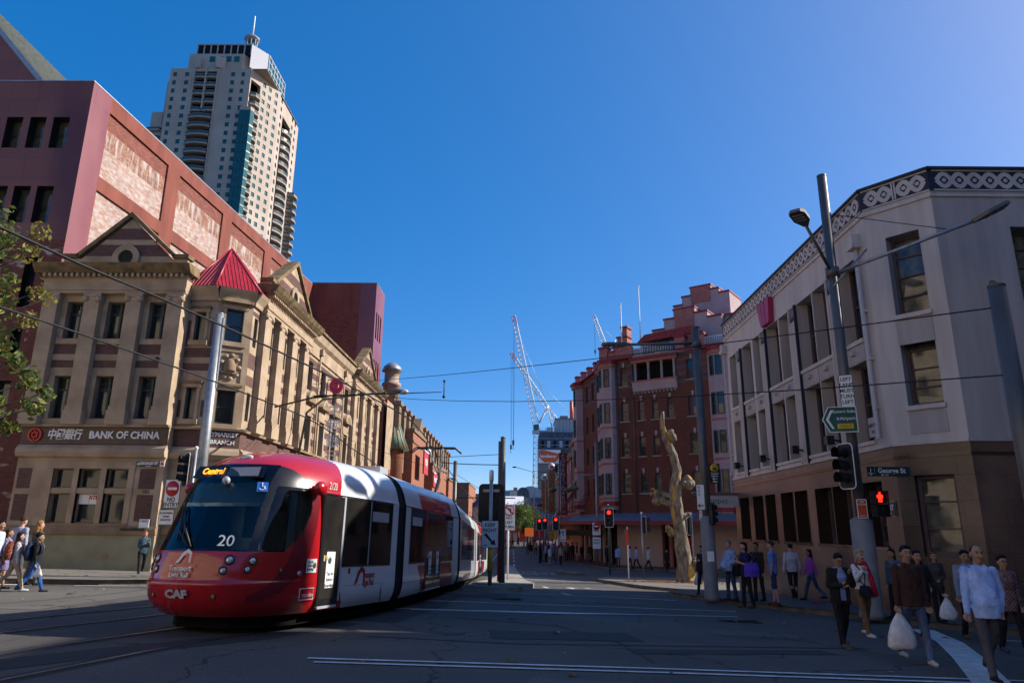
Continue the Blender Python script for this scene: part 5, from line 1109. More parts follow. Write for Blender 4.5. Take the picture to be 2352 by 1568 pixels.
sc = empty('scaffolded_building', (5.5, 172, -1.6), 0, 'low building wrapped in dark scaffold mesh at the street end', 'building'); d = MB(); d.box(1.4, 172, -1.8, 8.5, 186, 8.45, M['mesh_g']); d.prism([(.9, 173), (1.25, 172), (1.25, 186), (.9, 186)], -1.8, 7.0, M['mesh_g']); d.build('mesh_wrap', sc)
d = MB()
for i in range(9): x = 1.3 + .75 * i; d.tube([(x, 171.9, -1.7), (x, 171.9, 8.0)], .04, M['steel'], 4)
for i in range(6): d.tube([(1.2, 171.88, .4 + 1.4 * i), (7.4, 171.88, .4 + 1.4 * i)], .035, M['steel'], 4)
d.build('scaffold_pole', sc); d = MB(); d.box(3.2, 171.8, 7.4, 5.2, 172, 8.2, M['blue']); d.box(4.6, 171.8, 2.6, 5.6, 172, 4.4, M['blue']); d.box(.1, 171.8, 4.6, 1.0, 172.2, 6.6, M['blue']); d.build('tarpaulin', sc)
hall = empty('exhibition_hall', (-2, 170, -1.6), 0, 'long white flat roofed hall beyond the green street trees', 'building'); d = MB(); d.box(-14, 168, -1.8, 1.0, 180, 6.4, M['raw']); d.build('wall', hall); d = MB(); d.xprism([(166, 6.4), (166, 6.6), (170, 8.6), (182, 8.6), (182, 6.4)], -14.3, 1.3, M['white']); d.build('roof', hall)
dome = empty('vaulted_building', (2.5, 200, -1.6), 0, 'round ended vaulted building with dark glass gable beside the crane mast', 'building'); d = MB(); av = [(1.3 + 1.6 * cos(pi * i / 14), 10.6 + 1.5 * sin(pi * i / 14)) for i in range(15)]
d.sideprism([(2.9, -1.8)] + av + [(-.3, -1.8)], 196, 199, M['mesh_g']); d.build('glass_gable', dome); d = MB(); d.sideprism([(7.5, 8)] + [(3.5 + 4 * cos(pi * i / 14), 8.4 + 4.2 * sin(pi * i / 14)) for i in range(15)] + [(-.5, 8)], 199.1, 230, M['clad']); d.build('vault', dome)
block(-12, 230, 12.6, -2.5, 250, M['clad'], 'pale stepped block on the skyline left of the vaulted roof', M['white']); block(-3, 240, 13.2, 1.5, 262, M['clad'], 'bluish flat block on the skyline above the white hall', M['raw'])
hs_b = empty('blue_gabled_house', (-9, 150, -1.6), 0, 'small house with a blue gable behind the bare street tree', 'building'); d = MB(); d.box(-10.2, 150, -1.8, -6.6, 158, 5.6, M['clad']); d.build('wall', hs_b); d = MB(); d.sideprism([(-10.5, 5.5), (-6.3, 5.5), (-8.2, 7.4)], 149.8, 158, M['blue']); d.build('roof', hs_b)
cross = empty('shop_row', (0, 186, -1.6), 0, 'red fronted shops closing the street behind the trees', 'building'); d = MB(); d.box(-9, 160, -1.8, 3.6, 164, 1.8, M['mpil']); d.build('wall', cross); d = MB(); d.box(-9, 158.8, .5, 3.6, 160, 1.1, M['red']); d.build('awning', cross); d = MB()
for i in range(8): d.box(-8.6 + 1.5 * i, 159.95, -1.4, -7.5 + 1.5 * i, 160.02, .35, M['board'] if i % 3 else M['red'])
d.build('shop_window', cross)
# ================================================================ tower cranes
def lattice(b, p, q, w0, w1, n, m, r=.09, m2=None):
    p, q = Vector(p), Vector(q); t = (q - p).normalized(); s1 = t.cross(Vector((0, 1, 0))).normalized(); s2 = s1.cross(t).normalized(); ring = []
    for i in range(n + 1):
        f = i / n; w = w0 + (w1 - w0) * f; c = p + (q - p) * f; ring.append([c + s1 * (a * w / 2) + s2 * (e * w / 2) for a, e in ((-1, -1), (1, -1), (1, 1), (-1, 1))])
    for i in range(n):
        mm = m2 if (m2 and i >= n * .9) else m
        for k in range(4):
            b.tube([ring[i][k], ring[i + 1][k]], r, mm, 4, False, False); b.tube([ring[i][k], ring[i + 1][(k + 1) % 4]], r * .6, mm, 3, False, False); b.tube([ring[i][k], ring[i][(k + 1) % 4]], r * .6, mm, 3, False, False)
def crane(Y, base, top, jib0, jib1, apex, label, platw, n, hook, sc_=1.0):
    e = empty('tower_crane', (base[0], Y, -1.6), 0, label, 'crane'); V = lambda p, dy=0: (p[0], Y + dy, p[1]); r = .10 * sc_
    if base[1] < top[1] - 1: b = MB(); lattice(b, V(base), V(top), 1.7 * sc_, 1.7 * sc_, max(4, int((top[1] - base[1]) / 1.8)), M['crane_w'], r); b.build('mast', e)
    b = MB(); lattice(b, V(jib0), V(jib1), 1.9 * sc_, 1.2 * sc_, n, M['crane_w'], r, M['crane_r']); b.build('jib', e)
    b = MB(); 
    for s_ in (-.7, .7): b.tube([V((top[0], top[1] + 1), s_), V(apex, s_)], .28 * sc_, M['crane_w'], 5); b.tube([V((apex[0] - .3, apex[1]), s_), V((apex[0] + 1.2, top[1] + 1), s_)], .12 * sc_, M['crane_w'], 4)
    b.build('a_frame', e)
    b = MB(); b.box(top[0] - 1.4, Y - 1.5, top[1] - .8, top[0] + platw, Y + 1.5, top[1] + .2, M['crane_w']); b.box(top[0] + platw - 2, Y - 1.4, top[1] - 1.4, top[0] + platw, Y + 1.4, top[1] + 1.2, M['crane_w']); b.box(top[0] - 1, Y - 1.9, top[1] + .2, top[0] + .8, Y - .4, top[1] + 2, M['glass_t'])
    b.tube([V((top[0] - 1.5, top[1] + 1.0)), V((top[0] + platw, top[1] + 1.0))], .05, M['steel'], 4); b.build('machine_deck', e)
    b = MB(); b.tube([V(apex), V((jib1[0] * .88 + jib0[0] * .12, jib1[1] * .88 + jib0[1] * .12))], .07 * sc_, M['steel'], 4); b.tube([V(jib1), V((jib1[0] + .25, hook + 1))], .04, M['wire'], 4); b.tube([V((jib1[0] + .5, jib1[1])), V((jib1[0] + .35, hook + 1))], .04, M['wire'], 4); b.build('rope', e)
    b = MB(); b.box(jib1[0] - .1, Y - .3, hook - .6, jib1[0] + .6, Y + .3, hook + 1, M['pole_d']); b.tube([V((jib1[0] + .25, hook - .5)), V((jib1[0] + .25, hook - 2))], .12, M['pole_d'], 5); b.build('hook', e)
crane(230, (5.4, 6), (5.85, 32), (5.85, 33.6), (-2.0, 71.8), (9.85, 40.6), 'white luffing crane on a lattice mast, its jib the steepest of the pair', 5.4, 24, 28)
crane(262, (18.9, 26), (19.5, 31), (19.6, 31.6), (-3.1, 66.6), (22.9, 40), 'second white luffing crane, jib leaning across the first crane mast', 5, 26, 30)
crane(330, (43.9, 70), (44, 80), (43.6, 82), (36.8, 102.4), (47, 90), 'distant crane with a short jib rising behind the hotel flagpoles', 4, 16, 84, 1.1)
# ================================================================ trees
def leafmat(name, c1, c2):
    m, t, p, o = nodes(name); setp(p, .55, .3); oi = t.nodes.new('ShaderNodeTexCoord'); col, nz = noise_mix(t, c1, c2, 1.1, detail=3); t.links.new(col, p.inputs['Base Color'])
    tl = t.nodes.new('ShaderNodeBsdfTranslucent'); t.links.new(col, tl.inputs[0]); mx = t.nodes.new('ShaderNodeMixShader'); mx.inputs[0].default_value = .4; t.links.new(p.outputs[0], mx.inputs[1]); t.links.new(tl.outputs[0], mx.inputs[2]); t.links.new(mx.outputs[0], o.inputs[0]); return m
M['leaf'] = leafmat('bright_leaf', (.10, .14, .022), (.17, .21, .03)); M['leaf2'] = leafmat('dark_leaf', (.045, .085, .018), (.07, .12, .025)); M['leaf_y'] = leafmat('yellow_leaf', (.28, .24, .045), (.16, .20, .04)); M['leaf_b'] = leafmat('brown_leaf', (.17, .10, .03), (.26, .20, .05)); M['bark'] = mat('tree_bark', (.10, .075, .055), .9, .2, var=.3, scale=6, bmp=.4)
def leaves(b, blobs, n, size, m, rng, m2=None, droop=0.0):
    tot = sum(q[3] ** 2 for q in blobs)
    for cx, cy, cz, r in blobs:
        for i in range(int(n * r * r / tot)):
            d = Vector((rng.gauss(0, 1), rng.gauss(0, 1), rng.gauss(0, 1))).normalized(); rr = r * (rng.random() ** .4) * (.8 + .35 * sin(5 * d.x + 3 * d.z) * sin(4 * d.y))
            c = Vector((cx, cy, cz)) + d * rr; c.z -= droop * rng.random(); s = size * (.6 + .8 * rng.random())
            a = Vector((rng.gauss(0, 1), rng.gauss(0, 1), rng.gauss(0, 1))).normalized(); u = a.cross(d + Vector((0, 0, .01))).normalized(); v = a.cross(u) * (1.6 if droop else 1)
            b.add([c - u * s, c - v * s * .45, c + u * s, c + v * s * .45], [(0, 1, 2, 3)], m2 if (m2 and rng.random() < .35) else m)
def tree(x, y, h, blobs, n, size, m, label, m2=None, droop=0.0, seed=1, group=None):
    rng = random.Random(seed); z0 = zg(x, y); e = empty('street_tree', (x, y, z0), 0, label, 'tree', group); t = MB(); t.tube([(x, y, z0 - .1), (x + .05, y, z0 + h * .5), (x - .05, y, z0 + h)], [.28, .2, .14], M['bark'], 8)
    for cx, cy, cz, r in blobs: t.tube([(x, y, z0 + h * .8), ((x + cx) / 2, (y + cy) / 2, (z0 + h + cz) / 2), (cx, cy, cz)], [.13, .08, .03], M['bark'], 5)
    t.build('trunk', e); b = MB(); leaves(b, blobs, n, size, m, rng, m2, droop); b.build('crown', e, fix=False)
tree(-2.9, 141, 2.6, [(-3.3, 141, 3.1, 1.7), (-2.3, 140.5, 4.0, 1.5), (-4.1, 141.5, 2.2, 1.15)], 1500, .17, M['leaf'], 'small bright tree at the left of the green clump down the street', M['leaf2'], seed=2)
tree(.0, 139, 2.8, [(-1.0, 139, 3.9, 1.8), (.6, 138.5, 4.9, 1.9), (1.7, 139.5, 3.7, 1.7), (.1, 138, 2.8, 1.6)], 2800, .17, M['leaf'], 'largest bright green street tree in the middle of the far street', M['leaf2'], seed=3)
tree(3.0, 143, 2.8, [(2.8, 143, 3.9, 1.7), (4.0, 143.5, 3.1, 1.5), (2.2, 142.5, 4.6, 1.25)], 1600, .17, M['leaf2'], 'darker tree right of the brightest one, before the scaffold', M['leaf'], seed=4)
tree(1.8, 135, 2.4, [(1.7, 135, 2.4, 1.3), (2.4, 135, 1.4, .95), (1.1, 135, 1.6, .8)], 1300, .14, M['leaf2'], 'drooping willow like tree at the far kerb', M['leaf'], droop=1.0, seed=5)
# bare twiggy tree left of the far pole
rng = random.Random(9); bt = empty('bare_tree', (-6.2, 118, zg(-6, 118)), 0, 'leafless twiggy tree behind the tram', 'tree'); b = MB()
def twig(p, d, l, r, n):
    q = p + d * l; b.tube([p, q], [r, r * .6], M['bark'], 4, False)
    if n:
        for i in range(3 if n > 1 else 4): twig(p + d * l * rng.uniform(.6, 1), (d + Vector((rng.gauss(0, .5), rng.gauss(0, .5), rng.gauss(0, .35)))).normalized(), l * .66, r * .55, n - 1)
twig(Vector((-6.2, 118, -1.6)), Vector((0, 0, 1)), 3.2, .16, 5); b.build('trunk', bt); b = MB(); leaves(b, [(-6, 118, 3.0, 2.0)], 160, .1, M['leaf_b'], rng); b.build('crown', bt, fix=False)
# street tree at the left edge: branches and yellowing leaves
lt = empty('street_tree', (-17.6, 20.5, zg(-17.6, 20.5)), 0, 'yellowing plane tree reaching in from the left edge of the photo', 'tree'); t = MB(); t.tube([(-17.6, 20.5, -.2), (-17.5, 20.5, 3.0), (-17.2, 20.4, 6.5), (-16.9, 20.3, 10.5)], [.3, .26, .2, .1], M['bark'], 10)
lb = [(-15.0, 20, 10.5, .42), (-15.1, 20, 9.85, .40), (-14.75, 20.1, 8.6, .42), (-14.3, 20, 8.35, .28), (-14.95, 20.2, 7.7, .38), (-14.45, 20, 5.8, .48), (-14.2, 20.1, 5.05, .45), (-14.7, 19.9, 4.5, .42), (-14.0, 20.2, 5.5, .30), (-14.9, 20, 6.4, .42), (-15.8, 20.4, 7.0, .55), (-15.9, 20.3, 9.0, .5), (-15.7, 20.3, 5.2, .6), (-16.6, 20.5, 8.2, 1.2), (-17.0, 20.6, 6.0, 1.2), (-16.8, 20.5, 10.6, 1.1)]
for cx, cy, cz, r in lb: t.tube([(-17.3, 20.4, cz - 1.6), ((-17.3 + cx) / 2, cy, cz - .6), (cx, cy, cz)], [.08, .04, .012], M['bark'], 5)
t.build('trunk', lt); b = MB(); rng = random.Random(5)
leaves(b, lb[:5], 260, .09, M['leaf_y'], rng, M['leaf_b']); leaves(b, lb[5:10], 420, .10, M['leaf2'], rng, M['leaf_y']); leaves(b, lb[10:], 1300, .12, M['leaf2'], rng, M['leaf_y']); b.build('crown', lt, fix=False)
# pollarded old trunk on the island corner
pt = empty('pollarded_trunk', (9.4, 41, zg(9.4, 41)), 0, 'bare pollarded tree trunk with knobbly stubs and peeling ochre bark', 'tree')
m, t_, p_, o_ = nodes('peeling_bark'); setp(p_, .9, .15); c1, n1 = noise_mix(t_, (.27, .225, .165), (.09, .072, .058), 7, detail=8, stretch=(1, 1, .35)); c2_, n2 = noise_mix(t_, c1, (.42, .26, .07), 1.3, detail=6, lo=.58, hi=.63, stretch=(1, 1, .3)); t_.links.new(c2_, p_.inputs['Base Color']); bump(t_, p_, n1.outputs[0], .9, .1); M['peel'] = m
rng = random.Random(3); gx, gy, gz = 9.4, 41.0, zg(9.4, 41)
def knobtube(path, rs, m, n=16, amp=.12):
    vs = []; b = MB(); P_ = []
    for i in range(len(path) - 1):
        for q in range(4): f = q / 4; P_.append((Vector(path[i]).lerp(Vector(path[i + 1]), f), rs[i] + (rs[i + 1] - rs[i]) * f))
    P_.append((Vector(path[-1]), rs[-1]))
    for j, (c, r) in enumerate(P_):
        for k in range(n): a = 2 * pi * k / n; rr = r * (1 + amp * sin(3 * a + j * .7) * sin(j * .5 + a) + amp * .6 * rng.uniform(-1, 1)); vs.append((c.x + rr * cos(a), c.y + rr * sin(a), c.z))
    fs = [(i * n + k, i * n + (k + 1) % n, (i + 1) * n + (k + 1) % n, (i + 1) * n + k) for i in range(len(P_) - 1) for k in range(n)] + [tuple(range((len(P_) - 1) * n, len(P_) * n))]
    b.add(vs, fs, m, True); return b
b = knobtube([(9.5, 41, gz - .1), (9.42, 41, gz + .5), (9.3, 41, gz + 1.6), (9.15, 41, gz + 3.2), (9.0, 41, gz + 4.6), (9.05, 41, gz + 5.6), (9.2, 41, gz + 6.3), (9.0, 41, gz + 7.2), (8.6, 41, gz + 8.2), (8.45, 41, gz + 8.9), (8.5, 41, gz + 9.7)], [.72, .50, .40, .36, .38, .32, .25, .23, .2, .14, .09], M['peel'], 18)
b.build('trunk', pt)
def knob(c, r, n):
    k = MB()
    for i in range(n): d = Vector((rng.gauss(0, 1), rng.gauss(0, 1), rng.gauss(0, 1))).normalized() * r * .6; k.ball((c[0] + d.x, c[1] + d.y, c[2] + d.z), r * rng.uniform(.35, .6), M['peel'], 8, 6)
    k.tube([(9.1, 41, c[2] - .3), c], [.2, .15], M['peel'], 7); k.build('stub', pt)
knob((9.75, 40.9, gz + 5.6), .42, 9); knob((8.0, 40.9, gz + 4.6), .34, 8); knob((7.75, 40.9, gz + 5.05), .26, 5); knob((8.5, 40.9, gz + 2.9), .33, 7); knob((9.0, 40.9, gz + 8.3), .4, 9); knob((10.0, 40.9, gz + 1.1), .4, 8); knob((9.65, 40.9, gz + 3.8), .2, 4)
b = MB(); rng = random.Random(6)
for i in range(420): a = rng.uniform(0, 6.28); r = rng.uniform(.5, 2.6); x, y = gx - .3 + r * cos(a) * 1.2, gy + r * sin(a) * .8; z = zg(x, y) + .15; s = rng.uniform(.04, .1); b.add([(x - s, y, z), (x, y - s, z + .02), (x + s, y, z), (x, y + s, z + .02)], [(0, 1, 2, 3)], M['leaf_o'] if 'leaf_o' in M else M.setdefault('leaf_o', mat('fallen_leaf', (.30, .10, .035), .8, c2=(.36, .2, .06))))
tag(b.build('leaf_litter'), kind='stuff')
# ================================================================ unseen blocks added outside the picture to shade, bounce light and be mirrored
def offblock(x0, y0, x1, y1, zt, m, label, u, L, o):
    e = empty('unseen_light_shaper', ((x0 + x1) / 2, (y0 + y1) / 2, 0), 0, label, 'building'); d = MB(); d.box(x0, y0, -.5, x1, y1, zt, m); d.build('wall', e)
    Mx = frame(o, u); d = MB()
    for i in range(int(L / 3.2)):
        for j in range(int(zt / 3.4)): d.box(.8 + 3.2 * i, -.06, 1.2 + 3.4 * j, 2.6 + 3.2 * i, .02, 3.2 + 3.4 * j, M['glass'])
    d.xf(Mx); d.build('window_rows', e, 'stuff')
offblock(27, -34, 64, 20.3, 22.6, M['tanw'], 'unseen tan block added outside the right edge to shade the foreground', (0, -1), 54, (27, 20.3)); offblock(27, 20.5, 64, 31, 15, M['tanw'], 'lower unseen tan block added behind the white bank for shade', (0, -1), 7, (27, 31))  # both added and sized for the shadow they throw on the crossing
M['warm'] = mat('bounce_cream_wall', (.66, .54, .40), .8, .2, var=.08)  # bright cream for the added blocks that bounce warm sunlight
e = empty('unseen_light_shaper', (-50, -30, 0), 0, 'unseen cream block added behind the camera to bounce warm sunlight', 'building'); d = MB(); d.prism([(-66, 16), (-66, -60), (-8, -60), (-8, -36)], -.5, 27, M['warm']); d.build('wall', e)
Mx = frame((-8, -36), (-58, 52)); d = MB()
for i in range(19):
    for j in range(6): d.box(1.6 + 4 * i, -.06, 2 + 4.2 * j, 3.0 + 4 * i, .02, 4 + 4.2 * j, M['glass'])
d.xf(Mx); d.build('window_rows', e, 'stuff')
offblock(-6, -44, 24, -30, 14, M['warm'], 'unseen cream row added behind the camera for reflections and bounce', (-1, 0), 28, (24, -30))  # added so the panes mirror something and shaded fronts get bounce
# ================================================================ the tram
def paint(name, c, var=.04, rough=.22, coat=.6): return mat(name, c, rough, .5, var=var, scale=2, coat=coat)
M['t_red'] = paint('tram_red', (.40, .010, .014)); M['t_red2'] = paint('tram_bright_red', (.62, .012, .014)); M['t_dred'] = paint('tram_dark_red', (.17, .008, .016)); M['t_white'] = paint('tram_white', (.62, .64, .66), rough=.3, coat=.35); M['t_grey'] = paint('tram_grey', (.42, .44, .48), rough=.3)
M['t_glass'] = glass('tram_glass', (.010, .010, .011), rough=.05, spec=.55, c2=(.03, .026, .022), scale=1.4); M['t_black'] = mat('tram_black', (.012, .012, .014), .3, .5); M['rubber'] = mat('bellows_rubber', (.018, .018, .02), .75, .3); M['pit'] = mat('underframe_shadow_black', (.006, .006, .006), .9, .1); M['lens'] = mat('clear_lens', (.55, .56, .58), .12, .6, .3); M['amber'] = mat('amber_lens', (.55, .2, .02), .25, .5)
def seeglass():
    m, t, p, o = nodes('clear_windscreen'); p.inputs['Base Color'].default_value = (.01, .012, .014, 1); setp(p, .02, .6)
    tr = t.nodes.new('ShaderNodeBsdfTransparent'); tr.inputs[0].default_value = (.50, .62, .66, 1); fr = t.nodes.new('ShaderNodeFresnel'); fr.inputs[0].default_value = 1.6
    gl = t.nodes.new('ShaderNodeBsdfGlossy'); gl.inputs['Roughness'].default_value = .02; nz = t.nodes.new('ShaderNodeTexNoise'); nz.inputs['Scale'].default_value = .8; bp = t.nodes.new('ShaderNodeBump'); bp.inputs['Strength'].default_value = .08; t.links.new(nz.outputs[0], bp.inputs['Height']); t.links.new(bp.outputs[0], gl.inputs['Normal'])
    mx = t.nodes.new('ShaderNodeMixShader'); t.links.new(fr.outputs[0], mx.inputs[0]); t.links.new(tr.outputs[0], mx.inputs[1]); t.links.new(gl.outputs[0], mx.inputs[2]); t.links.new(mx.outputs[0], o.inputs[0]); return m
M['clear'] = seeglass()
tram = empty('tram', (-4.0, 17.0, zg(-4.0, 17.0)), 0, 'red and white articulated tram showing Central, turning out of the street', 'tram')
def cub(v, xs, ys):
    if v <= xs[0]: return ys[0]
    if v >= xs[-1]: return ys[-1]
    i = 1
    while v > xs[i]: i += 1
    d = lambda j: (ys[j + 1] - ys[j]) / (xs[j + 1] - xs[j])
    def tan_(j):
        if j == 0: return d(0)
        if j == len(xs) - 1: return d(j - 1)
        a, c = d(j - 1), d(j)
        return 0 if a * c <= 0 else 2 * a * c / (a + c)
    h = xs[i] - xs[i - 1]; u = (v - xs[i - 1]) / h; m0, m1 = tan_(i - 1) * h, tan_(i) * h
    return ys[i - 1] * (2 * u ** 3 - 3 * u * u + 1) + m0 * (u ** 3 - 2 * u * u + u) + ys[i] * (3 * u * u - 2 * u ** 3) + m1 * (u ** 3 - u * u)
class Car:
    """local x to the right, s backwards from the front end, z above the rail"""
    def __init__(c, rear, front):
        c.o = Vector((front[0], front[1], zg(*front))); r = Vector((rear[0], rear[1], zg(*rear))); c.d = (r - c.o).normalized(); dh = Vector((c.d.x, c.d.y, 0)).normalized(); c.x = Vector((dh.y, -dh.x, 0))
        c.z = c.x.cross(c.d); c.M = Matrix((c.x, c.d, c.z)).transposed().to_4x4(); c.M.translation = c.o; c.L = (r - c.o).length
th = radians(14.6); R1 = (-3.98, 16.35); K1 = Car(R1, (R1[0] - 5.62 * sin(th), R1[1] - 5.62 * cos(th))); K2 = Car((trx(23.6), 23.6), (trx(16.6), 16.6)); K3 = Car((-3.25, 32.9), (-3.25, 23.9)); K4 = Car((-3.3, 47), (-3.25, 33.2))
PRF = [(1.22, .27), (1.29, .4), (1.325, .62), (1.325, 2.30), (1.305, 2.36), (1.25, 2.56), (1.15, 2.76), (.98, 2.93), (.72, 3.04), (.35, 3.09), (0, 3.10)]
def prof_w(z): return cub(z, [p[1] for p in PRF], [p[0] for p in PRF])
def loft(b, cols, zz, pt, zone):
    """grid of points pt(col, z); zone(col_mid, z_mid) -> material or None (left out)"""
    idx = {}
    def vid(i, j):
        if (i, j) not in idx: idx[(i, j)] = len(b.v); b.v.append(tuple(pt(cols[i], zz[j])))
        return idx[(i, j)]
    for i in range(len(cols) - 1):
        for j in range(len(zz) - 1):
            m = zone((cols[i] + cols[i + 1]) / 2, (zz[j] + zz[j + 1]) / 2)
            if m is None: continue
            b.f.append([vid(i, j), vid(i + 1, j), vid(i + 1, j + 1), vid(i, j + 1)]); b.mi.append(b.m(m)); b.sm.append(True)
def frange(a, c, st): n = max(1, int(round((c - a) / st))); return [a + (c - a) * i / n for i in range(n + 1)]
ZZ = [.27, .33, .4, .5, .62] + frange(.66, 2.30, .041) + [2.33, 2.36] + frange(2.4, 2.9, .04) + [2.95, 3.0, 3.04, 3.07, 3.095]
def car_body(K, s0, s1, zone, step=.05, name='car_body'):
    b = MB(); cols = frange(s0, s1, step)
    for sg in (1, -1): loft(b, cols, ZZ, lambda s, z: (sg * prof_w(z), s, z), lambda s, z: zone(s, z))
    b.quad((-.35, s0, 3.09), (.35, s0, 3.09), (.35, s1, 3.09), (-.35, s1, 3.09), zone((s0 + s1) / 2, 2.9))
    for s in (s0, s1):
        pts = [(w, s, z) for w, z in PRF] + [(-w, s, z) for w, z in PRF[::-1]]; b.add(pts, [tuple(range(len(pts)))], M['t_black'])
    b.xf(K.M); return b.build(name, tram, fix=True)
def side_panel(K, s0, s1, z0, z1, m, name, parent=None, out=.008, both=True, fr=None):
    """flat panels set just proud of both sides, with a thin rubber edge"""
    for sg in ((1, -1) if both else (1,)):
        b = MB(); x = sg * (1.325 + out); x0 = sg * 1.31
        b.box(x0, s0, z0, x, s1, z1, m)
        if fr:
            for a, c, d, e in ((s0, s1, z0 - .03, z0), (s0, s1, z1, z1 + .03), (s0 - .03, s0, z0 - .03, z1 + .03), (s1, s1 + .03, z0 - .03, z1 + .03)): b.box(x0, a, d, x + sg * .004, c, e, fr)
        b.xf(K.M); o = b.build(name, parent or tram)
    return o
# --- front module: nose outline as half plan (distance behind the nose, fraction of half width)
DS = [0, .03, .12, .28, .55, .95, 1.5, 2.0]; DX = [0, .22, .44, .62, .78, .90, .985, 1.0]
YZ = [.27, .33, .4, .5, .62, .74, .76, .80, .82, 1.0, 1.25, 1.30, 2.0, 2.65, 2.8, 2.93, 3.04, 3.09, 3.1]; YN = [.86, .74, .64, .54, .49, .455, .45, .455, .50, .53, .60, .63, .98, 1.36, 1.55, 1.82, 2.2, 2.62, 2.75]
def yn(z): return cub(z, YZ, YN)
def nose_s(fx, z):
    """s on the nose for |lx| = fx * half width"""
    return yn(z) + cub(abs(fx), DX, DS) * min(1.0, (5.6 - yn(z)) / 2.0)
TS = [-x for x in frange(0, 1, .005)[::-1]] + frange(0, 1, .005)[1:]
def nose_pt(t, z):
    w = prof_w(z)
    if abs(t) <= 1.0:
        f = cub(abs(t), [i / 7 for i in range(8)], DX); ds = cub(abs(t), [i / 7 for i in range(8)], DS); return (math.copysign(f * w, t) if t else 0.0, yn(z) + ds, z)
    s = yn(z) + 2.0; return (math.copysign(w, t), s + (5.62 - s) * (abs(t) - 1.0), z)
SMX = lambda z: cub(z, [1.27, 1.5, 1.8, 2.05, 2.3, 2.5, 2.65, 2.74], [1.45, 1.76, 2.0, 2.1, 2.09, 2.02, 1.9, 1.72])
colsN = [-1 - x for x in frange(0, 1, .0125)[::-1]] + TS[1:-1] + [1 + x for x in frange(0, 1, .0125)]
def gzone(t, z):
    x, s, _ = nose_pt(t, z)
    if not 1.27 < z < 2.74 or s > SMX(z): return None
    pil = .84 - .06 * (z - 1.3)
    if abs(x) < pil: return 'front'
    if abs(x) < pil + .1 or z > 2.36: return 'pillar'
    return 'side'
def zone1(t, z):
    x, s, _ = nose_pt(t, z)
    if gzone(t, z): return None
    if z > 2.30: return M['t_red'] if s < 2.95 + (z - 2.33) * .5 else M['t_white']
    if s < 2.3 or s < 3.08 and z < 2.3 and not (s > 3.0 and z > .72):
        if s > 2.3: return M['t_red']
        # darker sweeping band from the bumper round the side window
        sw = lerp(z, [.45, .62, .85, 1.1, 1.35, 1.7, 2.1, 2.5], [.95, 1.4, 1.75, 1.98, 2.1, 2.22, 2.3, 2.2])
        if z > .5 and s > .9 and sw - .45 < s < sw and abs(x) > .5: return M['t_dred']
        return M['t_red']
    if z < .71 and s < 3.07 + (.71 - z) * .78: return M['t_red']
    return M['t_white']
ZN = [.27, .33, .4, .5, .56] + frange(.62, 1.25, .016)[0:-1] + [1.25, 1.27] + frange(1.30, 2.72, .014) + [2.74, 2.78, 2.82, 2.86, 2.9, 2.94, 2.98, 3.02, 3.05, 3.07, 3.085, 3.095]
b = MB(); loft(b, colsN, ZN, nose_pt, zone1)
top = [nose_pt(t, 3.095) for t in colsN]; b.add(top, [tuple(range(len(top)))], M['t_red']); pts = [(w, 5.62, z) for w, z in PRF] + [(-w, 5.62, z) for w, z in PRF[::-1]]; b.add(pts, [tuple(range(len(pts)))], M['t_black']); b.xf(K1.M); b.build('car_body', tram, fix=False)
for zn, nm, m in (('front', 'windscreen', M['clear']), ('pillar', 'windscreen_pillar', M['t_black']), ('side', 'cab_window', M['clear'])):
    for sg in ((0,) if zn == 'front' else (1, -1)):
        b = MB(); loft(b, colsN, ZN, lambda t, z: nose_pt(t, z), lambda t, z: m if gzone(t, z) == zn and (sg == 0 or sg * t > 0) else None); b.xf(K1.M); b.build(nm, tram, fix=False)
# skirt under the nose and car boxes, near-black to paint the shadow below
b = MB(); b.prism([(-.5, 1.15), (.5, 1.15), (.85, 1.5), (1.05, 2.2), (1.1, 5.4), (-1.1, 5.4), (-1.05, 2.2), (-.85, 1.5)], .08, .28, M['pit']) ; b.xf(K1.M); b.build('underframe_shadow', tram)
for K in (K2, K3, K4): b = MB(); b.box(-1.1, .1, .08, 1.1, K.L - .1, .30, M['pit']); b.xf(K.M); b.build('underframe_shadow', tram)
# cab interior: floor, dash, blind, partition, seat
b = MB(); b.prism([(-.5, .9), (.5, .9), (.8, 1.2), (1.0, 1.6), (1.2, 2.4), (1.2, 3.0), (-1.2, 3.0), (-1.2, 2.4), (-1.0, 1.6), (-.8, 1.2)], .9, .96, M['t_black']); b.prism([(-.55, .95), (.55, .95), (.85, 1.3), (1.0, 1.75), (-1.0, 1.75), (-.85, 1.3)], .96, 1.3, M['t_black']); b.xf(K1.M); b.build('dashboard', tram)
M['blind'] = mat('sun_blind', (.10, .17, .21), .7); M['cabwall'] = mat('cab_wall', (.20, .21, .20), .7, var=.3, scale=1.5); M['seat'] = mat('seat_fabric', (.02, .02, .025), .9)
b = MB(); b.add([(-.78, 1.30, 2.05), (.78, 1.30, 2.05), (.76, 1.50, 2.42), (-.76, 1.50, 2.42)], [(0, 1, 2, 3)], M['blind']); b.box(-.8, 1.27, 2.0, .8, 1.31, 2.06, M['lens']); b.xf(K1.M); b.build('sun_blind', tram)
b = MB(); b.box(-1.15, 2.6, .95, -.5, 2.66, 2.5, M['cabwall']); b.box(.45, 2.6, .95, 1.15, 2.66, 2.5, M['cabwall']); b.box(-.5, 2.6, .95, .45, 2.66, 1.5, M['cabwall']); b.box(-1.0, 2.62, 2.3, 1.0, 2.68, 2.68, M['t_black']); b.box(-.12, 2.55, 1.0, -.06, 2.6, 2.4, M['lens']); b.box(.9, 1.9, 1.0, .98, 2.0, 2.4, M['t_white']); b.xf(K1.M); b.build('cab_partition', tram)
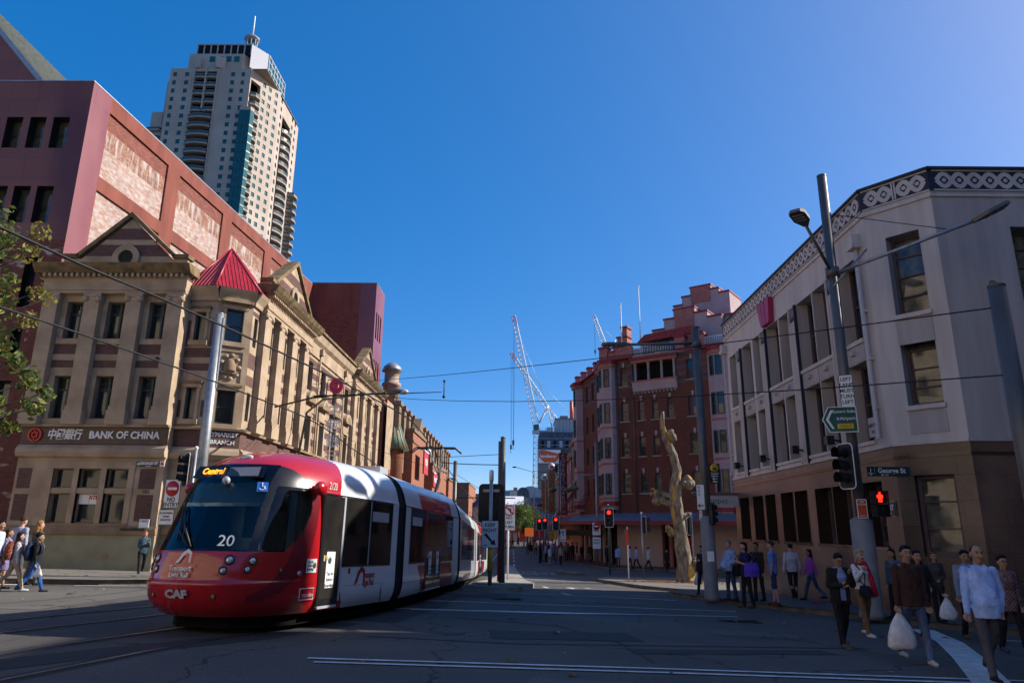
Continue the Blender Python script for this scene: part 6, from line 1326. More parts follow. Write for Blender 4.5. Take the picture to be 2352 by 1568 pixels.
b = MB(); b.box(.05, 2.0, 1.0, .6, 2.45, 1.25, M['seat']); b.box(.08, 2.38, 1.25, .58, 2.5, 1.95, M['seat']); b.xf(K1.M); b.build('driver_seat', tram)
# destination display
b = MB(); b.add([(-.72, 1.27 + .03, 2.48), (.72, 1.30, 2.48), (.68, 1.42, 2.70), (-.68, 1.42, 2.70)], [(0, 1, 2, 3)], M['t_black']); b.add([(-.02, 1.285, 2.51), (.62, 1.285, 2.51), (.6, 1.375, 2.67), (-.02, 1.375, 2.67)], [(0, 1, 2, 3)], M['sign_grey']); b.xf(K1.M); ds_ = b.build('destination_display', tram)
M['led'] = emit('amber_led', (1.0, .36, .02), .9)
def front_face(lx, s, z, tilt=0.0): return K1.M @ Matrix.Translation((lx, s, z)) @ Matrix.Rotation(pi / 2 - tilt, 4, 'X')
text('Central', .17, front_face(-.33, 1.345, 2.60, .5), M['led'], ds_, bold=.004, ext=.002, sx=.85)
def nface(lx, z, out=.02):
    e = .04; w = prof_w(z); s = nose_s(lx / w, z); ds = (nose_s((lx + e) / w, z) - nose_s((lx - e) / w, z)) / (2 * e); dz = (nose_s(lx / w, z + e) - nose_s(lx / w, z - e)) / (2 * e)
    n = Vector((ds, -1, dz)).normalized(); x = Vector((1, ds, 0)).normalized(); y = n.cross(x); m = Matrix((x, y, n)).transposed().to_4x4(); m.translation = Vector((lx, s, z)) + n * out; return K1.M @ m
text('20', .27, nface(.52, 1.42, .012), M['t_white'], tram, ext=.002); text('Transport', .105, nface(-.06, 1.0), M['white'], tram, bold=.002, ext=.003); text('Light Rail', .105, nface(-.06, .90), M['white'], tram, bold=.002, ext=.003)
text('CAF', .17, nface(-.02, .63, .03), M['lens'], tram, bold=.008, ext=.006, sx=1.3)
b = MB()                                                   # swoosh emblem above the words
pts = [(-.13, -.02), (-.05, .0), (.0, .09), (.06, .15), (.12, .12), (.14, .0), (.17, .0), (.15, .16), (.06, .21), (-.03, .15), (-.08, .05)]
b.add([(x, y, 0) for x, y in pts], [tuple(range(len(pts)))], M['white']); b.xf(nface(-.06, 1.09)); b.build('emblem', tram)
def lamp(lx, z, r, m=None, name='headlight'):
    b = MB(); b.lathe([(r * 1.5, -.02), (r * 1.5, .006), (r * 1.05, .008), (r * 1.0, -.005)], (0, 0, 0), M['t_black'], 16); b.ball((0, 0, 0), (r, r, r * .5), m or M['lens'], 12, 6); b.xf(nface(lx, z, .006)); return b.build(name, tram)
for sg in (1, -1):
    lamp(sg * .67, 1.14, .055); lamp(sg * .62, .98, .045); lamp(sg * .93, 1.13, .05); lamp(sg * .90, 1.0, .042); lamp(sg * 1.17, .98, .03, M['amber'], 'indicator'); lamp(sg * .55, .60, .032, M['amber'], 'indicator')
    b = MB(); b.ball((sg * 1.36, 2.12, 2.36), (.10, .17, .13), M['t_red'], 14, 9); b.tube([(sg * 1.2, 2.1, 2.36), (sg * 1.34, 2.12, 2.36)], .05, M['t_red']); b.xf(K1.M); b.build('camera_pod', tram)
b = MB(); b.ball((0, 0, 0), (.12, .07, .05), M['lens'], 14, 7); b.xf(nface(.05, 2.88, .01)); b.build('roof_lamp', tram)
b = MB(); b.ball((.12, 1.12, 2.42), (.07, .06, .07), M['t_grey'], 10, 7); b.xf(K1.M); b.build('front_camera', tram)
b = MB(); q = [nface(.02, 1.3, .05).translation, nface(-.28, 1.62, .06).translation, nface(-.5, 1.95, .05).translation]; b.tube(q, .018, M['black'], 6); q = [nface(-.03, 1.3, .05).translation, nface(-.34, 1.55, .07).translation, nface(-.42, 1.75, .06).translation]; b.tube(q, .014, M['black'], 6); q = [nface(-.62, 2.25, .03).translation, nface(-.55, 1.95, .04).translation, nface(-.34, 1.42, .03).translation]; b.tube(q, .016, M['black'], 6); b.build('wiper', tram)
b = MB(); b.box(-.09, -.09, 0, .09, .09, .004, mat('access_blue', (.02, .12, .5), .5)); b.xf(nface(.7, 2.32, .012)); acc = b.build('access_sticker', tram); b = MB(); b.tube([(.045 * cos(a * .5) - .01, .045 * sin(a * .5) - .02, .008) for a in range(7, 15)], .008, M['white'], 5); b.tube([(-.01, .05, .008), (-.005, 0, .008), (.035, 0, .008), (.05, -.05, .008)], .008, M['white'], 5); b.ball((-.01, .06, .008), .014, M['white'], 8, 5); b.xf(nface(.7, 2.32, .012)); b.build('symbol', acc)
# doors and windows of the front module
def door(K, s0, s1, z0, z1, leaves=1, red=False):
    for sg in (1, -1):
        b = MB(); x = sg * 1.337; x0 = sg * 1.30; b.box(x0, s0, z0, x, s1, z1, M['t_black']); n = leaves
        for i in range(n):
            a, c = s0 + (s1 - s0) * i / n + .05, s0 + (s1 - s0) * (i + 1) / n - .05; b.box(x, a, z0 + .1, x + sg * .004, c, z1 - .08, M['t_glass'])
        b.box(x0, s0 + .03, z0 - .06, sg * 1.345, s1 - .03, z0 - .015, M['lens'])
        if red:
            for a in (s0 - .07, s1): b.box(x0, a, z0 + .6, x + sg * .004, a + .07, z1, M['t_red2'])
        b.xf(K.M); o = b.build('door', tram)
        if sg > 0:
            for i in range(n):
                b = MB(); ym = s0 + (s1 - s0) * (i + .5) / n; b.box(x + .004, ym - .14, z0 + .28, x + .009, ym + .16, z0 + .9, M['white']); b.xf(K.M); st = b.build('tap_sticker', o)
                F = K.M @ face((x + .012, ym, 0), (1, 0)); 
                if K is K1 or True:
                    for j, s_ in enumerate(('Tap on', 'before', 'boarding')): text(s_, .085, F @ Matrix.Translation((.01, z0 + .52 - .1 * j, 0)), M['navy'], st, ext=.001)
                    b = MB(); b.lathe([(.06, 0), (.06, .003), (.035, .003)], (0, 0, 0), M['frame_tb'], 12); b.xf(F @ Matrix.Translation((-.03, z0 + .75, 0))); b.build('card_symbol', st)
            b = MB(); b.box(x + .004, s0 + .1, 1.12, x + .02, s0 + .15, 1.22, M['sign_grey']); b.ball((x + .01, s0 + .22, 1.17), (.012, .045, .05), M['yellow'], 8, 6); b.xf(K.M); b.build('door_button', o)
def wins(K, lst, z0=1.04, z1=2.25):
    for s0, s1 in lst: side_panel(K, s0, s1, z0, z1, M['t_glass'], 'window', fr=M['t_black'])
door(K1, 2.34, 3.07, .38, 2.27); wins(K1, [(3.18, 4.2), (4.26, 5.27)])
side_panel(K1, 2.33, 5.35, 2.285, 2.305, M['t_black'], 'window_seal', out=.004); side_panel(K1, 4.212, 4.248, 1.02, 2.28, M['t_grey'], 'window_post', out=.014); side_panel(K1, 3.09, 3.15, .42, 2.28, M['t_grey'], 'window_post', out=.012)
side_panel(K1, 4.32, 5.1, 1.88, 2.08, M['sign_grey'], 'side_display', out=.012)
side_panel(K1, 3.3, 4.95, .66, .665, M['t_black'], 'panel_gap', out=.003); side_panel(K1, 4.95, 4.955, .30, .665, M['t_black'], 'panel_gap', out=.003); side_panel(K1, 3.45, 3.52, .88, .98, M['t_red'], 'side_marker', out=.006)
F1 = lambda K, s, z, o=.012: K.M @ face((1.325 + o, s, z), (1, 0))
text('2120', .2, F1(K1, 2.66, 2.44, -.02), M['t_white'], tram, ext=.002, sx=.75)
text('Transport', .17, F1(K1, 4.32, .84), M['t_red'], tram, ext=.002, bold=.002, sx=.75); text('Light Rail', .17, F1(K1, 4.32, .69), M['t_red2'], tram, ext=.002, bold=.002, sx=.75)
b = MB(); b.add([(x * 1.5, y * 1.5, 0) for x, y in pts], [tuple(range(len(pts)))], M['t_red']); b.xf(F1(K1, 3.9, .70, .014)); b.build('emblem', tram)
b = MB(); b.box(1.326, 1.93, .93, 1.335, 2.25, 1.16, M['white']); b.xf(K1.M); st = b.build('tap_sticker', tram)
for j, s_ in enumerate(('Tap on', 'before', 'boarding')): text(s_, .06, F1(K1, 2.04, 1.11 - .06 * j, .014), M['navy'], st, ext=.001)
b = MB(); b.lathe([(.05, 0), (.05, .003), (.03, .003)], (0, 0, 0), M['frame_tb'], 12); b.xf(F1(K1, 2.18, 1.05, .012)); b.build('card_symbol', st)
b = MB(); b.tube([(1.333, 1.78, .5), (1.333, 2.22, .5), (1.333, 2.22, .68), (1.333, 1.78, .68), (1.333, 1.78, .5)], .008, M['white'], 5); b.xf(K1.M); ts = b.build('operator_badge', tram); text('transdev', .1, F1(K1, 2.03, .575, .014), M['white'], ts, ext=.001)
b = MB(); b.ball((1.33, 1.72, .93), (.015, .06, .04), M['lens'], 8, 6); b.xf(K1.M); b.build('side_lamp', tram)
# middle modules
def zone2(s, z):
    if z > 2.30: return M['t_red2'] if 1.70 < s - (z - 2.3) * .12 < 5.75 else M['t_white']
    if z < .95 and 1.46 + (.95 - z) < s < 5.8 + (.95 - z) * .8: return M['t_red']
    return M['t_white']
car_body(K2, .12, 6.95, zone2, .04)
side_panel(K2, .12, 6.95, 2.285, 2.305, M['t_black'], 'window_seal', out=.004); wins(K2, [(.62, 2.18), (4.34, 5.9)], 1.03, 2.26); door(K2, 2.32, 4.2, .37, 2.27, 2, True); side_panel(K2, .75, 1.75, 1.88, 2.08, M['sign_grey'], 'side_display', out=.012)
side_panel(K2, .12, 6.95, .60, .604, M['t_black'], 'panel_gap', out=.002)
car_body(K3, .12, 8.9, lambda s, z: M['t_white'] if z > 2.3 else M['t_grey'], .3); wins(K3, [(.9, 4.2), (4.35, 7.6)], 1.03, 2.26); side_panel(K3, .12, 8.9, 2.285, 2.305, M['t_black'], 'window_seal', out=.004); side_panel(K3, .12, 8.9, .62, .625, M['t_black'], 'panel_gap', out=.002)
def zone4(s, z):
    if z > 2.3: return M['t_red2'] if 3 < s < 10 else M['t_white']
    if z < .95 and 2 < s < 9: return M['t_red']
    return M['t_white']
car_body(K4, .12, 13.6, zone4, .25); wins(K4, [(.9, 3.0), (6.2, 8.8), (9.2, 12.2)], 1.03, 2.26); door(K4, 3.3, 5.8, .37, 2.27, 2, True)
def bellows(Ka, sa, Kb, sb):
    b = MB(); n = 7; rings = []
    for i in range(n):
        f = i / (n - 1); k = .985 if i % 2 else .94; rings.append([(Ka.M @ Vector((sg * w * k, sa, .2 + (z - .2) * (k + .012)))).lerp(Kb.M @ Vector((sg * w * k, sb, .2 + (z - .2) * (k + .012))), f) for sg, P_ in ((1, PRF), (-1, PRF[::-1])) for w, z in P_])
    m_ = len(rings[0]); b.add([p for r in rings for p in r], [(i * m_ + j, i * m_ + j + 1, (i + 1) * m_ + j + 1, (i + 1) * m_ + j) for i in range(n - 1) for j in range(m_ - 1)], M['rubber']); b.build('bellows', tram)
bellows(K1, 5.6, K2, .13); bellows(K2, 6.93, K3, .13); bellows(K3, 8.88, K4, .13)
# roof gear and pantograph
for K, s0, s1 in ((K2, .4, 1.1), (K3, 1.0, 2.6), (K3, 6, 8)): b = MB(); b.box(-.55, s0, 3.08, .55, s1, 3.25, M['t_grey']); b.xf(K.M); b.build('roof_equipment', tram)
b = MB(); k = 0
b.tube([(-.5, 3.5, 3.2), (.5, 3.5, 3.2)], .05, M['black']); b.tube([(0, 3.4, 3.2), (0, 4.9, 4.15)], .075, M['black'], 8); b.tube([(0, 4.9, 4.15), (-.28, 3.4, 5.15)], .035, M['lens'], 6); b.tube([(0, 4.9, 4.15), (.28, 3.4, 5.15)], .035, M['lens'], 6); b.tube([(0, 5.1, 4.05), (0, 3.5, 5.05)], .02, M['black'], 5)
for dy in (-.16, .16): b.tube([(-1.0, 3.4 + dy, 4.98), (-.75, 3.4 + dy, 5.18), (.75, 3.4 + dy, 5.18), (1.0, 3.4 + dy, 4.98)], .028, M['black'], 6)
for x in (-.6, .6): b.tube([(x, 3.2, 5.16), (x, 3.6, 5.16)], .02, M['black'], 5)
b.xf(K3.M); b.build('pantograph', tram)
# ================================================================ poles, signals, signs and overhead wires
def G0(x, y, pav=.14): return zg(x, y) + pav
M['red_lit'] = emit('red_signal_light', (1.0, .02, .008), 1.3); M['lens_off'] = mat('dark_lens', (.03, .012, .01), .25, .5); M['sleeve'] = mat('ribbed_grey_sleeve', (.20, .185, .18), .6, .4, .1, var=.12); M['no_red'] = mat('orange_red_sign', (.50, .07, .02), .5, .3)
def rrect(w, h, r, n=5):
    out = []
    for cx, cy, a0 in ((w / 2 - r, h / 2 - r, 0), (-w / 2 + r, h / 2 - r, 90), (-w / 2 + r, -h / 2 + r, 180), (w / 2 - r, -h / 2 + r, 270)):
        out += [(cx + r * cos(radians(a0 + 90 * i / n)), cy + r * sin(radians(a0 + 90 * i / n))) for i in range(n + 1)]
    return out
def plateb(b, poly, z0, z1, m):
    n = len(poly); b.add([(x, y, z0) for x, y in poly] + [(x, y, z1) for x, y in poly], [tuple(range(n))[::-1], tuple(range(n, 2 * n))] + [(i, (i + 1) % n, n + (i + 1) % n, n + i) for i in range(n)], m)
def signal(p, n, label, lit=None, sc=1.0, post=None, hood=.22, rim=True, group=None):
    """three aspect traffic signal facing horizontal direction n; p is the middle of the board"""
    e = empty('traffic_signal', (p[0], p[1], p[2] if post is None else post[0]), 0, label, 'traffic signal', group); F = face(p, n) @ Matrix.Diagonal((sc, sc, sc, 1))
    b = MB()
    if rim: plateb(b, rrect(.56, 1.14, .13), -.012, .0, M['white'])
    plateb(b, rrect(.51, 1.09, .11), -.02, .006, M['black']); b.box(-.16, -.46, -.12, .16, .46, -.012, M['black']); b.xf(F); b.build('backboard', e)
    for i, y in enumerate((.31, 0, -.31)):
        b = MB(); N = 14; arcs = [(-.14 * cos(pi * q / N - .35), .14 * sin(pi * q / N * 1.22 - .35)) for q in range(N + 1)]
        vs = []
        for q in range(N + 1):
            a = radians(-35 + 250 * q / N); vs.append((.135 * cos(a), y + .135 * sin(a)))
        k = len(vs); b.add([(x, yy, .0) for x, yy in vs] + [(x, yy + (.03 if yy > y else 0), hood) for x, yy in vs], [(q, q + 1, k + q + 1, k + q) for q in range(k - 1)], M['black'])
        b.xf(F); o = b.build('lamp_hood', e); b = MB(); b.lathe([(.118, .008), (.118, .02), (.08, .035), (.02, .04)], (0, y, 0), (M['red_lit'] if lit == i else M['lens_off']), 16); b.xf(F); b.build('lens', o)
    if post:
        b = MB(); b.tube([(post[1], post[2], post[0] - .1), (post[1], post[2], p[2] + .75 * sc)], .055 if len(post) < 4 else post[3], post[4] if len(post) > 4 else M['steel'], 10); b.ball((post[1], post[2], p[2] + .75 * sc), .07, M['white']); b.build('post', e)
    return e
def sign(p, n, w, h, label, bg, lines=(), tm=None, name='road_sign', border=None, r=.04, thick=.012, cat='sign', group=None):
    e = empty(name, p, 0, label, cat, group); F = face(p, n); b = MB()
    plateb(b, rrect(w, h, r), -thick, 0, border or bg)
    if border: plateb(b, rrect(w - .035, h - .035, max(.01, r - .015)), 0.0005, .003, bg)
    b.xf(F); o = b.build('panel', e)
    for s, size, x, y in lines: text(s, size, F @ Matrix.Translation((x, y, .008)), tm or M['black'], e, ext=.0015, bold=size * .02)
    return e, F
def pole(name, x, y, z1, r0, r1, m, label, cat='pole', z0=None, sleeve=None, cap=True):
    z0 = G0(x, y) if z0 is None else z0; e = empty(name, (x, y, z0), 0, label, cat); b = MB(); b.tube([(x, y, z0 - .1), (x, y, z1)], [r0, r1], m, 16)
    b.build('shaft', e)
    if cap: b = MB(); b.lathe([(r1 * 1.02, -.02), (r1 * 1.02, .03), (r1 * .6, .05)], (x, y, z1), m, 16); b.build('cap', e)
    if sleeve: b = MB(); b.lathe([(sleeve[0] * 1.12, -.05), (sleeve[0] * 1.1, .08), (sleeve[0], .12), (sleeve[0], sleeve[1] - z0), (r0, sleeve[1] - z0 + .1)], (x, y, z0), M['sleeve'], 28); b.build('base_sleeve', e)
    return e
# left catenary pole in front of the sandstone bank
pl1 = pole('catenary_pole', -11.05, 24.5, 9.25, .21, .145, M['steel'], 'thick pale steel wire pole in front of the sandstone bank corner')
b = MB(); b.box(-10.92, 24.45, 6.5, -10.86, 24.55, 9.1, M['steel']); b.build('cable_rail', pl1)
signal((-11.3, 23.9, 3.55), (-.75, -.65), 'unlit traffic signal with white rim behind the tram nose', None, 1.0, (G0(-11.1, 24.1), -11.12, 24.1), hood=.25)
e, F = sign((-11.62, 23.8, 2.75), (-.25, -1), .62, .95, 'white NO ENTRY sign with red disc beside the tram windscreen', M['white'], [('NO', .2, 0, -.2), ('ENTRY', .2, 0, -.37)], border=M['black'])
b = MB(); b.lathe([(.26, 0), (.26, .005)], (0, .16, .003), M['red'], 24); b.box(-.18, .12, .008, .18, .2, .012, M['white']); b.xf(F); b.build('symbol', e)
sign((-11.72, 23.8, 1.98), (-.25, -1), .6, .5, 'small white plate with black lettering below the NO ENTRY sign', M['white'], [('AUTHORISED', .085, 0, .13), ('TRAMS', .085, 0, .02), ('EXCEPTED', .085, 0, -.09)], border=M['black'])
# median island: keep right post, dark catenary poles, no left turn sign
kx, ky = -1.0, 26.3
kp = pole('sign_post', kx, ky, 3.45, .075, .07, M['steel'], 'steel signal post with yellow band on the median island', z0=zg(kx, ky) + .16)
b = MB(); b.lathe([(.088, 0), (.088, .95)], (kx, ky, .15), M['ochre_y'] if 'ochre_y' in M else M.setdefault('ochre_y', mat('yellow_wrap', (.55, .33, .02), .5)), 16); b.build('yellow_band', kp); b = MB(); b.lathe([(.085, 0), (.085, .35), (.06, .4)], (kx, ky, 3.4), M['white'], 14); b.build('cap', kp)
b = MB(); F = face((kx, ky + .25, 2.6), (0, -1)); plateb(b, rrect(.95, 1.42, .16), -.02, 0, M['black']); b.box(-.2, -.5, .0, .2, .5, .12, M['black']); b.box(-.3, .4, .1, .3, .5, .2, M['steel']); b.xf(F); tag(b.build('signal_back'), 'black rounded back of a traffic signal above the KEEP RIGHT sign', 'traffic signal')
e, F = sign((kx - .02, ky - .12, 1.5), (0, -1), .62, .96, 'white KEEP RIGHT sign with black diagonal arrow on the island post', M['white'], [('KEEP', .17, 0, .32), ('RIGHT', .17, 0, .13)], border=M['black'])
b = MB(); b.add([(-.2, 0, .01), (-.12, .06, .01), (.1, -.22, .01), (.16, -.17, .01), (.22, -.36, .01), (.02, -.28, .01), (.05, -.26, .01)][:0] or [(-.22, -.02, .008), (-.13, .04, .008), (.1, -.24, .008), (.16, -.17, .008), (.22, -.38, .008), (.0, -.34, .008), (.05, -.29, .008)], [(0, 1, 2, 6), (3, 4, 5)], M['black']); b.box(-.24, -.4, .007, -.1, -.37, .009, M['black']); b.xf(F); b.build('arrow', e)
cp = pole('catenary_pole', -.66, 30, 5.45, .13, .11, M['pole_d'], 'tall dark flat wire pole standing on the median island', z0=zg(-.66, 30) + .2)
b = MB(); b.box(-.85, 29.93, -.4, -.78, 30.07, 1.9, M['t_red2']); b.box(-.86, 29.95, 1.9, -.77, 30.05, 5.3, M['pole_d']); b.build('edge_strip', cp)
np_ = pole('sign_post', -.5, 36, 2.9, .05, .05, M['white'], 'thin white post of the turn sign behind the dark island pole', z0=zg(-.5, 36) + .2)
e, F = sign((-.45, 35.9, 2.2), (0, -1), .62, 1.25, 'white sign with crossed turn symbol half hidden by the island pole', M['white'], [('NO', .2, 0, -.02), ('LEFT', .18, 0, -.24), ('TURN', .18, 0, -.46)], border=M['black'])
b = MB(); q = [(.24 * cos(a * pi / 12), .34 + .24 * sin(a * pi / 12), .01) for a in range(25)]; b.tube(q, .03, M['red'], 5); b.tube([(-.17, .5, .012), (.17, .18, .012)], .028, M['red'], 5); b.tube([(.07, .22, .008), (.07, .42, .008), (-.1, .42, .008)], .03, M['black'], 5); b.xf(F); b.build('symbol', e)
pole('catenary_pole', -4.3, 48, 6.0, .16, .13, M['pole_d'], 'dark wire pole behind the tram roof farther down the street', z0=zg(-4.3, 48))
# ---- right: lamp pole beside the old trunk, carrying signs
px_, py_ = 5.9, 22.5; lp = pole('street_lamp', px_, py_, 8.25, .135, .13, M['pole_d'], 'dark lamp pole with one arm reaching left beside the bare trunk', 'street lamp', sleeve=(.21, 2.05))
def lamphead(p, d, L, w, parent):
    """flat LED lantern from p towards d"""
    d = Vector(d).normalized(); s = d.cross(Vector((0, 0, 1))).normalized(); u = s.cross(d); m = Matrix((s, d, u)).transposed().to_4x4(); m.translation = p
    b = MB(); poly = [(-.06, -.08), (-w / 2, L * .35), (-w / 2, L * .85), (-w * .3, L), (w * .3, L), (w / 2, L * .85), (w / 2, L * .35), (.06, -.08)]
    plateb(b, poly, -.035, .05, M['pole_d']); b.xf(m); o = b.build('lantern', parent); b = MB(); b.box(-w * .4, L * .32, -.05, w * .4, L * .92, -.036, M['black'])
    for i in range(3): b.box(-w * .34, L * (.40 + .18 * i), -.058, w * .34, L * (.46 + .18 * i), -.05, M['lens'])
    b.xf(m); b.build('led_panel', o)
b = MB(); b.tube([(px_, py_, 7.72), (3.6, py_, 7.66)], .05, M['pole_d'], 8); b.tube([(px_, py_ - .05, 7.42), (4.5, py_ - .05, 7.4)], .03, M['steel'], 6); b.lathe([(.17, -.12), (.17, .12)], (px_, py_, 7.7), M['pole_d'], 16); b.build('arm', lp); lamphead((3.6, py_, 7.66), (-1, 0, 0), .85, .3, lp)
e, F = sign((px_ + .3, py_ - .1, 3.45), (0, -1), .34, .62, 'black station sign with yellow train disc and arrow on the dark pole', M['black'], [('Central', .075, 0, .0), ('Station', .075, 0, -.08), ('180m', .075, 0, -.25)], tm=M['white'], r=.015)
b = MB(); b.lathe([(.135, 0), (.135, .004)], (0, .17, .003), M['yellow'], 24); b.box(-.055, .12, .008, .055, .23, .011, M['black']); b.box(-.04, .18, .011, .04, .22, .013, M['yellow']); b.tube([(.08, -.165, .008), (-.07, -.165, .008)], .011, M['white'], 5); b.tube([(-.02, -.13, .008), (-.07, -.165, .008), (-.02, -.2, .008)], .011, M['white'], 5); b.xf(F); b.build('symbol', e)
e, F = sign((px_ - .18, py_ - .08, 2.72), (-.35, -1), .26, .8, 'narrow pale ONE WAY sign on the dark lamp pole', M['white'], [('O', .1, -.04, .3), ('N', .1, -.04, .19), ('E', .1, -.04, .08)], border=M['black'])
b = MB(); b.tube([(.08, -.26, .008), (-.08, -.26, .008)], .018, M['black'], 5); b.tube([(-.03, -.2, .008), (-.09, -.26, .008), (-.03, -.32, .008)], .016, M['black'], 5); b.xf(F); b.build('symbol', e)
signal((px_ + .1, py_ - .3, 2.2), (1, .35), 'black signal turned away on the dark lamp pole above its sleeve', None, .62, rim=False)
sign((px_ - .1, py_ + .2, 2.2), (-.3, -1), .2, .4, 'small red edged sign tucked behind the signal on the lamp pole', M['white'], border=M['red'])
sign((px_ - .02, py_ - .24, .95), (-.2, -1), .2, .3, 'white paper notice taped to the lamp pole sleeve', M['white'], r=.005, name='paper_notice', cat='notice')
# ---- right: tall pole with two lantern arms and signs
qx, qy = 8.55, 18.0; tp_ = pole('street_lamp', qx, qy, 11.45, .13, .125, M['pole_d'], 'tallest grey street pole with two lantern arms by the white bank', 'street lamp', sleeve=(.26, 2.0))
b = MB(); b.lathe([(.18, -.14), (.18, .14)], (qx, qy, 8.55), M['pole_d'], 16); b.tube([(qx, qy, 8.5), (7.6, 17.2, 9.62)], .045, M['pole_d'], 8); b.tube([(qx, qy, 8.5), (11.0, 15.6, 9.02)], .05, M['steel'], 8); b.tube([(qx - .1, qy - .2, 8.1), (qx + .95, qy - .1, 9.2)], .03, M['steel'], 6); b.build('arm', tp_)
lamphead((7.6, 17.2, 9.62), (-.55, -.75, .02), .95, .4, tp_); lamphead((11.0, 15.6, 9.02), (.67, -.2, .33), .8, .36, tp_)
b = MB(); b.tube([(qx, qy, 10.3), (10.6, 16.0, 8.95)], .012, M['wire'], 5); b.build('stay_wire', tp_)
e, F = sign((qx - .06, qy - .16, 5.25), (-.45, -1), .34, .85, 'tall white LEFT LANE MUST TURN LEFT sign on the tall pole', M['white'], [('LEFT', .13, 0, .3), ('LANE', .13, 0, .15), ('MUST', .13, 0, 0), ('TURN', .13, 0, -.15), ('LEFT', .13, 0, -.3)], border=M['black'])
e = empty('direction_sign', (qx - .3, qy - .2, 4.5), 0, 'green arrow shaped direction sign to Airport on the tall pole', 'sign'); F = face((qx - .31, qy - .2, 4.5), (-.28, -1)); b = MB(); arrow = [(-.42, 0), (-.27, .31), (.36, .31), (.36, -.31), (-.27, -.31)]; plateb(b, [(x * 1.07, y * 1.07) for x, y in arrow], -.02, -.004, M['white']); plateb(b, arrow, -.01, 0, M['green']); b.add([(-.36, 0, .004), (-.23, .24, .004), (-.17, .24, .004), (-.29, 0, .004), (-.17, -.24, .004), (-.23, -.24, .004)], [(0, 1, 2, 3), (0, 3, 4, 5)], M['white']); b.box(-.1, -.24, .0, .28, -.11, .006, M['yellow']); b.box(-.12, -.05, 0, -.02, .07, .006, mat('plane_blue', (.02, .08, .35), .5)); b.xf(F); b.build('panel', e)
text('Eastern Subs', .105, F @ Matrix.Translation((.08, .2, .005)), M['white'], e, ext=.001, bold=.001); text('Airport', .12, F @ Matrix.Translation((.16, .02, .005)), M['white'], e, ext=.001, bold=.001); text('TOLL E', .09, F @ Matrix.Translation((.09, -.175, .008)), M['black'], e, ext=.001); text('+', .13, F @ Matrix.Translation((-.07, .01, .008)), M['white'], e, ext=.001, bold=.004); b = MB(); b.box(qx - .05, qy - .2, 4.45, qx + .1, qy, 4.65, M['pole_d']); b.build('bracket', e)
signal((qx - .32, qy - .2, 3.32), (-1, -.32), 'large black traffic signal with white rim on the tall pole', None, 1.0, hood=.3)
e, F = sign((qx - .08, qy - .3, 2.28), (-.1, -1), .24, .46, 'orange red NO STOPPING sign low on the tall pole', M['no_red'], [('NO', .06, 0, .16), ('STOPPING', .05, 0, .1)], tm=M['white'], border=M['white'], r=.03); b = MB(); b.tube([(-.08, -.17, .006), (.08, -.17, .006)], .008, M['white'], 5); b.xf(F); b.build('symbol', e)
e, F = sign((qx + .78, qy - .1, 3.2), (.02, -1), 1.08, .24, 'dark green George St street sign on the tall pole', M['plate'], [('George St', .17, .08, .02), ('675 - 611', .05, -.1, -.085)], tm=M['white'], r=.008); b = MB(); b.tube([(-.45, .07, .006), (-.45, -.08, .006)], .008, M['white'], 5); b.tube([(-.51, -.04, .006), (-.45, -.09, .006), (-.39, -.04, .006)], .008, M['white'], 5); b.tube([(-.35, .09, .006), (-.35, -.09, .006)], .003, M['white'], 4); b.xf(F); b.build('crest', e)
e = empty('pedestrian_signal', (qx + .36, qy - .25, 2.42), 0, 'pedestrian signal showing a red standing figure on the tall pole', 'pedestrian signal'); F = face((qx + .38, qy - .3, 2.4), (.05, -1)); b = MB(); b.box(-.15, .01, -.18, .15, .31, 0, M['black']); b.box(-.15, -.31, -.18, .15, -.01, 0, M['black'])
for y in (.01, -.31): b.box(-.16, y, 0, -.14, y + .3, .12, M['black']); b.box(.14, y, 0, .16, y + .3, .12, M['black']); b.box(-.16, y + .28, 0, .16, y + .3, .14, M['black'])
b.xf(F); b.build('housing', e); b = MB(); b.lathe([(.028, 0), (.028, .01)], (0, .255, .01), M['red_lit'], 10); b.box(-.045, .13, .01, .045, .225, .016, M['red_lit']); b.box(-.075, .14, .01, -.05, .215, .016, M['red_lit']); b.box(.05, .14, .01, .075, .215, .016, M['red_lit']); b.box(-.045, .04, .01, -.008, .13, .016, M['red_lit']); b.box(.008, .04, .01, .045, .13, .016, M['red_lit']); b.xf(F); b.build('red_figure', e)
b = MB(); b.tube([(qx + .12, qy - .1, 2.55), (qx + .3, qy - .2, 2.55)], .03, M['black'], 6); b.tube([(qx + .12, qy - .1, 2.1), (qx + .25, qy - .15, 1.98), (qx + .33, qy - .2, 2.1)], .015, M['black'], 6); b.build('bracket', e)
pole('catenary_pole', 8.62, 12.0, 6.05, .16, .145, M['pole_d'], 'thick grey wire pole at the right edge of the photo', z0=zg(8.62, 12) + .13)
